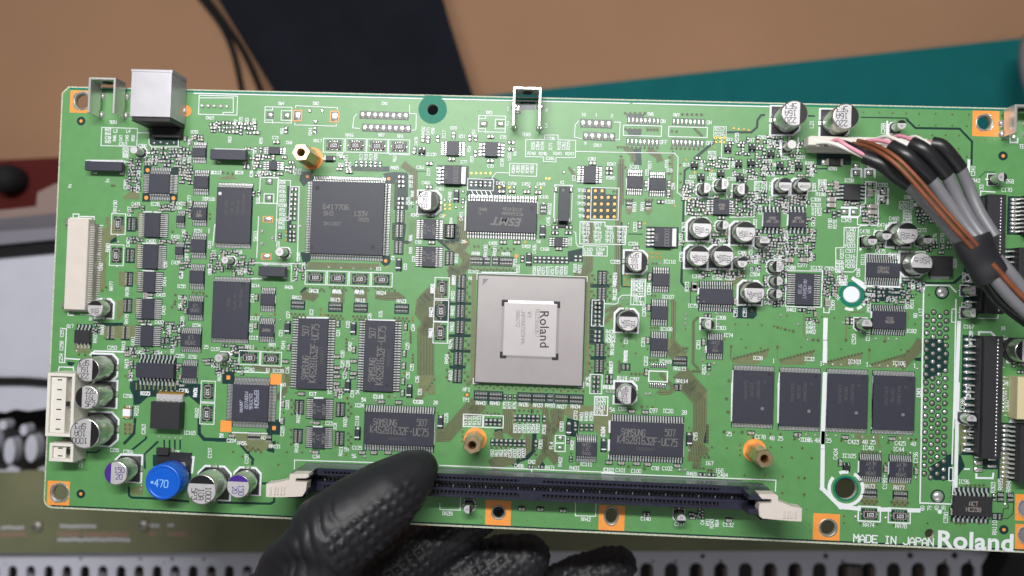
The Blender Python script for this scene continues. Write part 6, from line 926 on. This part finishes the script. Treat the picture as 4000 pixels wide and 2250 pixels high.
def jst(u0, v0, u1, v1, npin, lab, h=9.0):
    c = link('wire_header', None, board, label=lab); a = P(u0, v0, h); b = P(u1, v1, h); cx, cy, W, H = (a.x + b.x) / 2, (a.y + b.y) / 2, b.x - a.x, a.y - b.y; m = MB()
    m.box(cx, cy, W, H, .1, h - 4, 'white', .1)
    for x, y, w_, h_ in ((cx - W / 2 + .5, cy, 1, H), (cx + W / 2 - .5, cy, 1, H), (cx, cy + H / 2 - .5, W - 2.01, 1), (cx, cy - H / 2 + .5, W - 2.01, 1)): m.box(x, y, w_, h_, h - 4, h, 'white', .12)
    m.box(cx - W * .16, cy, W * .58, H - 2.02, h - 4, h - .9, 'white', .1); m.build('housing', c); m = MB()
    for i in range(npin): m.box(cx - W * .1, cy + H / 2 - (i + .7) * H / (npin + .4), 1.5, .35, h - 1.2, h - .86, 'dark'); m.box(cx + W * .3, cy + H / 2 - (i + .7) * H / (npin + .4), .6, .6, h - 4, h - 1.0, 'lead', .1)
    m.box(cx + W * .22, cy + .3, 1.2, 1.6, h - 1.1, h - .85, 'dark'); m.build('pin_slot', c, kind='stuff')
jst(186, 1456, 283, 1708, 6, 'long white six way wire header at the edge'); jst(193, 1730, 284, 1806, 2, 'short white two way wire header at the edge', 7.5)
def strip_socket(u0, v0, u1, v1, n, n2, lab, h=5.5, side=True):
    c = link('board_socket', None, board, label=lab); a = P(u0, v0, h); b = P(u1, v1, h); cx, cy, W, H = (a.x + b.x) / 2, (a.y + b.y) / 2, b.x - a.x, a.y - b.y; m = MB()
    TR.rect(cx - 3.0, cy, 7, H, ZG, 'gap'); m.box(cx + W * .05, cy, W * .9, H, .1, h, 'epoxy2', .15); m.box(cx - W * .45, cy, W * .1, H * .96, .1, h * .7, 'epoxy2', .1); m.build('housing', c); m = MB()
    for i in range(n): y = cy + H / 2 - 1.4 - i * (H - 2.8) / (n - 1); m.bump(cx - W / 2 - 1.5, y, 1.6, .6, .03, .7, 'tin', 8); m.box(cx - W / 2 - .2, y, 2.4, .45, .1, 1.4, 'lead', .1)
    m.build('solder_tail_row', c, kind='stuff'); m = MB()
    for i in range(n2): m.bump(cx + W * .24, cy + H / 2 - 1.2 - i * (H - 2.4) / (n2 - 1), .3, .34, h, .14, 'tin', 8)
    m.build('contact_dot_row', c, kind='stuff'); take(cx, cy, W + 6, H)
strip_socket(3852, 758, 3922, 1228, 17, 36, 'black board socket under the cable bundle'); strip_socket(3840, 1312, 3910, 1795, 18, 33, 'black board socket below the cable bundle')
O(3700, 1450); spad(350, 1115, 90, 50); spad(350, 1035, 90, 45); spad(350, 960, 90, 45); spad(505, 995, 80, 28); spad(505, 1075, 90, 28); gapr(400, 960, 590, 1110)
def side_header(u0, v0, v1, n, lab):
    c = link('side_header', None, board, label=lab); a = P(u0, v0, 5); b = P(u0 + 120, v1, 5); m = MB(); m.box((a.x + b.x) / 2 + 1.5, (a.y + b.y) / 2, b.x - a.x - 3, a.y - b.y, .1, 5, 'epoxy2', .2); m.build('housing', c); m = MB()
    TR.rect(a.x + 3, (a.y + b.y) / 2, 8, a.y - b.y, ZG, 'gap')
    for i in range(n): y = a.y - 1 - i * (a.y - b.y - 2) / (n - 1); m.bump(a.x + 1.2, y, 1.5, .55, .03, .6, 'tin', 8); m.box(a.x + 3.2, y, 2.6, .5, .1, 2.0, 'lead', .12)
    m.build('solder_tail_row', c, kind='stuff')
side_header(3985, 758, 915, 9, 'dark side header level with the upper board socket'); side_header(3945, 965, 1125, 7, 'dark side header beside the cable bundle'); side_header(3950, 1660, 1892, 12, 'dark side header above the orange lands')
m = MB(); a = P(3977, 1485, 5); m.box(a.x + 4, a.y - 5.5, 8, 13, .1, 5, 'yellowed', .2); c = m.build('flat_cable_header', board); m = MB()
for i in range(10): m.bump(a.x - 1.2, a.y + .4 - i * 1.18, 1.0, .4, .03, .4, 'tin', 8)
m.build('solder_tail_row', c, kind='stuff'); O(3700, 1000); cap(905, 1075, 130, 6.2, 'R', ang=180, sq=False)
# brass standoffs
for o_, bx, by, tx, ty, rot in (((800, 300), 1215, 925, 1090, 860, .1), ((1600, 1500), 745, 622, 708, 690, .35), ((2350, 1500), 1732, 752, 1843, 855, .2)):
    O(*o_); b = C(bx, by); t = C(tx, ty, 12.2); p = t * .6 + b * .4; R = 2.95; TR.disc(b.x, b.y, 3.65, ZG + .012, 'copper', 32); m = MB()
    def hx(r, z, n=6): return [(p.x + r * math.cos(rot + 2 * math.pi * j / n), p.y + r * math.sin(rot + 2 * math.pi * j / n), z) for j in range(n)]
    m.loft([hx(R, .05), hx(R, 11.9), hx(R * .93, 12.2)], 'brass', cap1=False)
    rings = [[(p.x + r * math.cos(rot + 2 * math.pi * j / 24), p.y + r * math.sin(rot + 2 * math.pi * j / 24), z) for j in range(24)] for r, z in ((1.35, 12.2), (1.15, 11.9), (1.1, 6))]
    o = hx(R * .93, 12.2); n0 = len(m.v); m.v += o + rings[0]
    for j in range(6):
        for k in range(4): m.f.append([n0 + 6 + j * 4 + k, n0 + j, n0 + 6 + (j * 4 + k + 1) % 24]); m.m.append('brass'); m.sm.append(False)
        m.f.append([n0 + j, n0 + (j + 1) % 6, n0 + 6 + (j * 4 + 4) % 24]); m.m.append('brass'); m.sm.append(False)
    m.loft(rings, 'brass', True, cap1=True, mcap='dark'); m.build('hex_standoff', board)
TR.build('copper_tracks', board, kind='stuff'); PADS.build('bare_solder_pads', board, kind='stuff'); SILK.build('white_print', board, kind='stuff'); VIA.build('via_dots', board, kind='stuff')

# ------------------------------------------------------------------ cable harness plugged into the board
m = MB(); pbox(m, 3165, 530, 3622, 600, 4, .1, 4, 'white', .15); hd = m.build('cable_header', board, label='white cable header behind the wires')
har = thing('cable_harness', 'bundle of grey and brown sleeved cables bound with black tape, plugged into the board', 'cable bundle')
m = MB(); pbox(m, 3158, 533, 3618, 578, 8, 4, 8, 'white', .2)
for i in range(13): q = P(3195 + 33 * i, 552 + .9 * i, 8); m.box(q.x, q.y - 1.2, 1.2, 1.0, 7.9, 8.2, 'ceram', .1)
m.build('plug_housing', har)
def W3(*p): return [(*P(u, v, z), z) for u, v, z in p]
def wire(name, r, m_, *p, flat=1.0, n=12):
    t = MB(); t.tube(W3(*p), r, m_, n, flat); return t.build(name, har)
for r, m_, pts in ((.62, 'wpink', ((3245, 555, 8), (3275, 547, 11), (3310, 570, 13), (3392, 614, 14))), (.6, 'wwhite', ((3190, 558, 8), (3230, 556, 10), (3280, 570, 12), (3392, 622, 13))),
                   (.62, 'wpink', ((3385, 552, 8), (3420, 548, 11), (3460, 553, 14), (3495, 566, 16))), (.6, 'wwhite', ((3405, 570, 8), (3440, 572, 11), (3490, 579, 15))),
                   (.6, 'wwhite', ((3430, 540, 8), (3465, 533, 12), (3510, 550, 16), (3565, 575, 18))), (.62, 'wpink', ((3480, 540, 8), (3520, 532, 12), (3575, 552, 18))),
                   (.6, 'wwhite', ((3555, 538, 8), (3580, 535, 11), (3610, 552, 15), (3650, 572, 17))), (.62, 'wpink', ((3600, 560, 8), (3625, 554, 12), (3652, 555, 16)))): wire('signal_wire', r, m_, *pts)
for dx, dy in ((-3, 5), (17, -6)): wire('brown_wire', .66, 'wbrown', (3335 + dx, 556 + dy, 8), (3400 + dx, 572 + dy, 15), (3480 + dx, 618 + dy, 20), (3560 + dx, 695 + dy, 22), (3650 + dx, 800 + dy, 23), (3740 + dx, 900 + dy, 24), (3800 + dx, 965 + dy, 24))
wire('black_wire', .55, 'sleeve', (3290, 552, 8), (3340, 570, 12), (3420, 620, 16), (3480, 660, 16))
for slv, gry in ((((3378, 612, 14), (3440, 640, 16), (3500, 690, 16), (3548, 722, 16)), ((3543, 717, 16), (3620, 795, 16), (3690, 875, 18), (3770, 970, 20))),
                 (((3480, 570, 15), (3540, 605, 18), (3600, 660, 18), (3640, 700, 17)), ((3636, 696, 17), (3700, 790, 17), (3775, 890, 18), (3840, 960, 20))),
                 (((3560, 560, 17), (3605, 582, 19), (3655, 630, 19), (3700, 685, 18)), ((3697, 680, 18), (3735, 760, 17), (3795, 870, 18), (3855, 945, 20))),
                 (((3640, 562, 17), (3675, 570, 18), (3710, 605, 18), (3752, 660, 17)), ((3749, 655, 17), (3785, 735, 16), (3825, 830, 17), (3885, 925, 19)))):
    wire('heat_shrink_sleeve', 2.15, 'sleeve', *slv, flat=.85, n=16); wire('grey_cable', 1.8, 'cgrey', *gry, n=16)
wire('tape_band', lambda t: 5.3 + .25 * math.sin(t * 9), 'tape', (3795, 928, 21), (3818, 985, 21), (3850, 1040, 21), (3880, 1080, 21), flat=.62, n=28)
for pts in (((3850, 1040, 21), (3890, 1095, 22), (3950, 1165, 22), (4010, 1222, 22), (4080, 1285, 22)), ((3895, 1010, 21), (3935, 1055, 22), (3980, 1110, 22), (4040, 1190, 22), (4100, 1270, 22)), ((3880, 1050, 20), (3925, 1110, 20), (3985, 1170, 20), (4060, 1240, 20))): wire('grey_cable', 1.8, 'cgrey', *pts, n=16)
wire('brown_wire', .8, 'wbrown', (3875, 1030, 24), (3920, 1080, 24), (3970, 1135, 24), (4050, 1215, 24)); wire('black_wire', 1.9, 'sleeve', (3830, 1060, 17), (3865, 1120, 16), (3925, 1190, 15), (4060, 1290, 15))

# ------------------------------------------------------------------ gloved hand
CH = [[(1640, 1828, 13.5, 5.7), (1602, 1860, 15.5, 7.9), (1502, 1940, 20, 10.8), (1402, 2014, 23, 12.1), (1300, 2090, 25, 12.9), (1235, 2190, 22, 13.5), (1200, 2330, 10, 17), (1150, 2500, 0, 24)],      # thumb
      [(1150, 2500, 0, 24), (1330, 2400, -8, 17), (1480, 2290, -15, 13), (1610, 2185, -21, 11.5), (1740, 2095, -24, 9.5), (1850, 2000, -22, 9), (1930, 1900, -16, 7.5)],      # index
      [(1150, 2500, 0, 24), (1450, 2450, -16, 16), (1640, 2340, -24, 14), (1800, 2265, -28, 12.5), (1950, 2215, -30, 11), (2050, 2185, -30, 9)],   # middle
      [(1200, 2560, -5, 24), (1600, 2560, -25, 15), (1900, 2430, -36, 12), (2150, 2330, -40, 10.5), (2310, 2250, -41, 9), (2405, 2212, -40, 7.5)],   # ring
      [(1250, 2640, -10, 22), (1750, 2680, -30, 12), (2100, 2560, -40, 9.5), (2350, 2450, -44, 8.5), (2480, 2400, -44, 7)],                # little
      [(1150, 2500, 0, 24), (1020, 2700, 0, 26), (900, 3000, 0, 27)]]
hm = MB()
def ball(mb, c, r, n=14):
    mb.loft([[(c[0] + r * math.sin(math.pi * (i + .02) / (n + .04)) * math.cos(2 * math.pi * j / 18), c[1] + r * math.sin(math.pi * (i + .02) / (n + .04)) * math.sin(2 * math.pi * j / 18), c[2] + r * -math.cos(math.pi * (i + .02) / (n + .04))) for j in range(18)] for i in range(n + 1)], 'glove', True, True, True)
for ch in CH:
    pts = [(Vector((*P(u, v, z), z)), r) for u, v, z, r in ch]
    for (a, ra_), (b, rb_) in zip(pts[:-1], pts[1:]):
        k = max(2, int((b - a).length / 2.2))
        for i in range(k): t = i / k; ball(hm, a.lerp(b, t), ra_ + (rb_ - ra_) * t)
    ball(hm, pts[-1][0], pts[-1][1])
ho = link('hand_base', hm.mesh('hand_base')); md = ho.modifiers.new('r', 'REMESH'); md.mode = 'VOXEL'; md.voxel_size = .00055; md = ho.modifiers.new('s', 'SMOOTH'); md.factor = .6; md.iterations = 14
dg = bpy.context.evaluated_depsgraph_get(); dg.update(); me = bpy.data.meshes.new_from_object(ho.evaluated_get(dg)); bpy.data.objects.remove(ho)
import numpy as np
n = len(me.vertices); co = np.empty(n * 3, 'f'); me.vertices.foreach_get('co', co); co = co.reshape(-1, 3) * 1000; no = np.empty(n * 3, 'f'); me.vertices.foreach_get('normal', no); no = no.reshape(-1, 3)
def sm(a, b, x): t = np.clip((x - a) / (b - a), 0, 1); return t * t * (3 - 2 * t)
x, y, z = co.T
wob = .35 * np.sin(x * .21 + 1.3 * np.sin(y * .17)) + .3 * np.sin(y * .23 + x * .11)
u = (x * math.cos(.62) + y * math.sin(.62)) + wob; v = (-x * math.sin(.62) + y * math.cos(.62)) + wob
pt = 2.75; du = (u / pt) % 1 - .5; dv = ((v + np.where(np.floor(u / pt) % 2 > 0, pt * .12, 0)) / pt) % 1 - .5
stud = np.clip(1.25 - 2.9 * np.maximum(abs(du), abs(dv)), 0, 1)
t0 = P(1640, 1828, 14); ax = Vector((P(1300, 2085, 24) - t0)).normalized(); al = (x - t0.x) * ax.x + (y - t0.y) * ax.y; ac = (x - t0.x) * ax.y - (y - t0.y) * ax.x   # along the thumb, across it
up = P(1380, 1829, 20) - t0; ac = ac * (1 if up.x * ax.y - up.y * ax.x > 0 else -1)          # + is the smooth upper side
thumb = sm(-3, 1, z)
gripm = np.where(z > -1, sm(3.0, -2.0, ac) * sm(-1, 5, al) * sm(33, 24, al), 1.0)
gripm *= np.clip(.75 + .5 * np.sin(x * .37 + 2 * np.sin(y * .21)) * np.sin(y * .33 + x * .13), .2, 1.1)
d = np.where(z > -1, .95, .62) * stud * gripm
ph = al * 1.55 + ac * .55 + 1.3 * np.sin(ac * .36 + 1.0) + .8 * np.sin(ac * .8 + al * .3)
d += thumb * sm(17, 25, al) * sm(60, 44, al) * (.85 * np.abs(np.sin(ph * .5)) ** .7 - .5) * (.6 + .4 * np.sin(ac * .5 + al * .2))
d += thumb * sm(30, 40, al) * 1.5 * np.sin((x * .42 - y * .62) * .5 + 1.5 * np.sin(x * .16) + .8 * np.sin(y * .3))
d += (1 - thumb) * .3 * np.sin(u * .5 + 1.2 * np.sin(v * .25))
co += no * d[:, None]; me.vertices.foreach_set('co', (co / 1000).ravel()); me.update(); me.materials.clear(); me.materials.append(MATS['glove']); me.shade_smooth(); me.name = 'gloved_hand'
hand = tag(link('gloved_hand', me), 'hand in a black studded rubber glove pinching the circuit board, thumb on top', 'hand')

# ------------------------------------------------------------------ bench and what lies on it, far below the board
ZB = -170
m = MB(); m.box(0, 100, 1700, 1300, ZB - 30, ZB, 'bench'); b = m.build('workbench'); b['kind'] = 'structure'
def slab(name, pts, z, t, mt, lab, cat, par=None):
    q = [P(u, v, z) for u, v in pts]; ar = sum(q[i].x * q[(i + 1) % len(q)].y - q[(i + 1) % len(q)].x * q[i].y for i in range(len(q)))
    if ar < 0: q = q[::-1]
    mb = MB(); mb.loft([[(p_.x, p_.y, z - t) for p_ in q], [(p_.x, p_.y, z) for p_ in q]], mt, cap0=True); o = mb.build(name, par)
    return tag(o, lab, cat) if cat else o
slab('cutting_mat', [(1860, 377), (4000, 148), (5200, 20), (5200, 1000), (1900, 1000)], ZB + 3, 2.9, 'cutmat', 'green cutting mat lying on the brown bench behind the board', 'mat')
slab('dark_panel', [(700, -260), (1655, -260), (1727, 0), (1850, 385), (1990, 800), (1300, 800), (1064, 345), (854, 0)], ZB + 30, 26, 'navy', 'flat dark navy panel standing out beyond the rear edge of the board', 'panel')
def cable(lab, r, *p):
    t = MB(); t.tube(W3(*p), r, 'blackrub', 12); tag(t.build('black_cable'), lab, 'cable', 'black cables on the bench')
cable('black cable on the brown bench, the one farther from the navy panel', 1.5, (700, -110, ZB + 3), (790, 0, ZB + 3), (865, 100, ZB + 3), (910, 202, ZB + 3), (940, 330, ZB + 3), (975, 520, ZB + 3)); cable('black cable on the brown bench, the one nearer the navy panel', 1.5, (710, -130, ZB + 6), (812, 0, ZB + 5), (878, 92, ZB + 4), (950, 202, ZB + 3), (1008, 330, ZB + 3), (1080, 520, ZB + 3))
slab('red_case', [(-700, 690), (-60, 628), (230, 615), (420, 612), (420, 900), (-700, 920)], ZB + 22, 21.9, 'redplastic', 'dark red plastic case on the bench beside the short edge of the board', 'case')
q = P(-8, 690, ZB + 36); m = MB(); R = 7.6; m.lathe(q.x, q.y, [(R * .9, ZB + 22.1), (R, ZB + 25), (R * .97, ZB + 30), (R * .8, ZB + 34), (R * .45, ZB + 36), (R * .2, ZB + 36.4)], 'blackrub', 28); tag(m.build('round_knob'), 'black rounded knob lying on the dark red case', 'knob')
ins_ = thing('instrument_chassis', 'open keyboard chassis of pale grey perforated metal beneath the board', 'chassis'); ZC = -118
def part(name, pts, z, t, mt): return slab(name, pts, z, t, mt, None, None, ins_)
part('end_cap', [(-700, 905), (0, 822), (142, 806), (146, 752), (215, 718), (420, 690), (420, 850), (-700, 960)], ZC - 2, 12, 'pinkgrey')
part('trim_rail', [(-700, 935), (0, 855), (420, 812), (420, 860), (-700, 980)], ZC + 1, 14, 'greytrim'); part('trim_rail', [(-700, 962), (0, 893), (420, 850), (420, 888), (-700, 1008)], ZC + 3, 14, 'greytrim'); part('trim_rail', [(-700, 990), (0, 905), (420, 874), (420, 915), (-700, 1022)], ZC + 5, 14, 'palegrey')
part('rubber_strip', [(-700, 1020), (0, 932), (420, 885), (420, 968), (-700, 1070)], ZC + 2, 14, 'blackrub')
def hole(u, v, w_, h_, z=ZC): q = P(u, v, z); k = (CAM.z - z) / F; return slot(q.x, q.y, w_ * k, h_ * k)
o_ = [P(u, v, ZC) for u, v in ((-700, 1050), (-700, 2700), (4900, 2700), (4900, 1000), (420, 962), (0, 972))]
hs = [[tuple(P(u, v, ZC)) for u, v in ((-300, 1608), (-60, 1600), (20, 1612), (60, 1598), (110, 1606), (190, 1594), (300, 1600), (300, 1700), (196, 1715), (190, 1760), (196, 1815), (150, 1828), (138, 1890), (84, 1890), (74, 1835), (40, 1818), (18, 1838), (-60, 1830), (-300, 1835))]]
for i in range(-6, 14): hs.append(hole(48 + 70.5 * i, 2265, 38, 112))
for i in range(19): hs.append(hole(2525 + 96.5 * i - (0 if i else 0), 2275, 53, 150))
for u, v, r in ((315, 2184, 13), (548, 2184, 13), (672, 2184, 13), (796, 2184, 12), (20, 2205, 9), (640, 2200, 8), (3226, 2172, 20), (3292, 2194, 13), (3556, 2170, 22), (3730, 2170, 24), (3692, 2192, 13), (3787, 2192, 15), (3905, 2172, 24), (2745, 2173, 18), (2640, 2193, 11), (2550, 2193, 10), (2815, 2193, 12)): hs.append(hole(u, v, r, r))
link('perforated_panel', solid([tuple(p_) for p_ in o_], hs, ZC - 1.5, ZC, 'panel'), ins_)
for u, v, w_, h_ in ((36, 1762, 46, 104), (122, 1752, 50, 108), (92, 1680, 30, 44), (-40, 1730, 50, 100), (10, 1660, 34, 40)):
    q = P(u, v, ZC - 6); k = (CAM.z - ZC + 6) / F; mb = MB(); e = circ(q.x, q.y, w_ * k / 2, 18, 1, h_ / w_); mb.loft([[(p_[0], p_[1], ZC - 12) for p_ in e], [(p_[0], p_[1], ZC - 6) for p_ in e]], 'panel', cap0=True); mb.build('metal_tongue', ins_)
part('dark_under_layer', [(-700, 1080), (4700, 1080), (4700, 2700), (-700, 2700)], ZC - 30, 4, 'holeshade')  # dark layer added under the panel, coloured so its holes look shaded
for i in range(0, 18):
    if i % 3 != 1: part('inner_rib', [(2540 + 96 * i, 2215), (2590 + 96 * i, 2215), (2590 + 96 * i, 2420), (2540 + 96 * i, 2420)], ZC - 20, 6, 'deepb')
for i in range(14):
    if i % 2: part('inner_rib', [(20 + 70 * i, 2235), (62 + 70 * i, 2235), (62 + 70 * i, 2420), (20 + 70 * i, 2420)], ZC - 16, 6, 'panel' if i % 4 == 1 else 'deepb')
t = MB(); t.tube(W3((-400, 1490, ZC + 2), (0, 1488, ZC + 2), (150, 1492, ZC + 2), (400, 1520, ZC + 2)), 1.9, 'blackrub', 12); t.build('rubber_bead', ins_)
low = thing('lower_circuit_board', 'blurred olive circuit strip screwed down inside the chassis below the main board', 'circuit board'); ZL = ZC + 7
slab('laminate_panel', [(-500, 1846), (60, 1846), (90, 1838), (160, 1838), (170, 1850), (1200, 1850), (3900, 1880), (3900, 2150), (1000, 2159), (-500, 2161)], ZL, 1.6, 'pcbolive', None, None, low)
m = MB(); random.seed(3)
for u0, u1, v in ((5, 110, 2088), (228, 330, 2085), (330, 520, 2088), (590, 620, 2085), (660, 740, 2085), (240, 390, 2056), (590, 640, 2052), (660, 690, 2050), (10, 110, 2060), (230, 520, 2108)):
    for k in range(int((u1 - u0) / 13)):
        q = P(u0 + 13 * k, v + random.uniform(-2, 2), ZL); m.rect(q.x, q.y, 1.1, 2.4 if v in (2088, 2085) else 1.3, ZL + .05, 'pinkpad' if v in (2088, 2085) else 'panel')
m.build('pad_row', low, kind='stuff')
for u, v in ((139, 2058), (556, 2054)):
    q = P(u, v, ZL + 2); m = MB(); m.lathe(q.x, q.y, [(2.6, ZL + .1), (2.6, ZL + 1.2), (2.0, ZL + 2), (.6, ZL + 2.3)], 'holewall', 20); m.box(q.x, q.y, 3, .6, ZL + 2.25, ZL + 2.4, 'dark'); m.build('screw', low)
slab('rubber_foot', [(3945, 2172), (4100, 2165), (4200, 2400), (3900, 2400), (3900, 2250)], ZC + 14, 13.9, 'blackrub', 'black rubber block on the perforated chassis under the corner of the board', 'block')
t = MB(); t.tube(W3((4040, 150, ZB + 30), (4022, 220, ZB + 32), (4040, 330, ZB + 34), (4090, 420, ZB + 30)), 5, 'cgrey', 14); tag(t.build('grey_handle'), 'dark grey handle resting on the green cutting mat at the picture edge', 'tool')
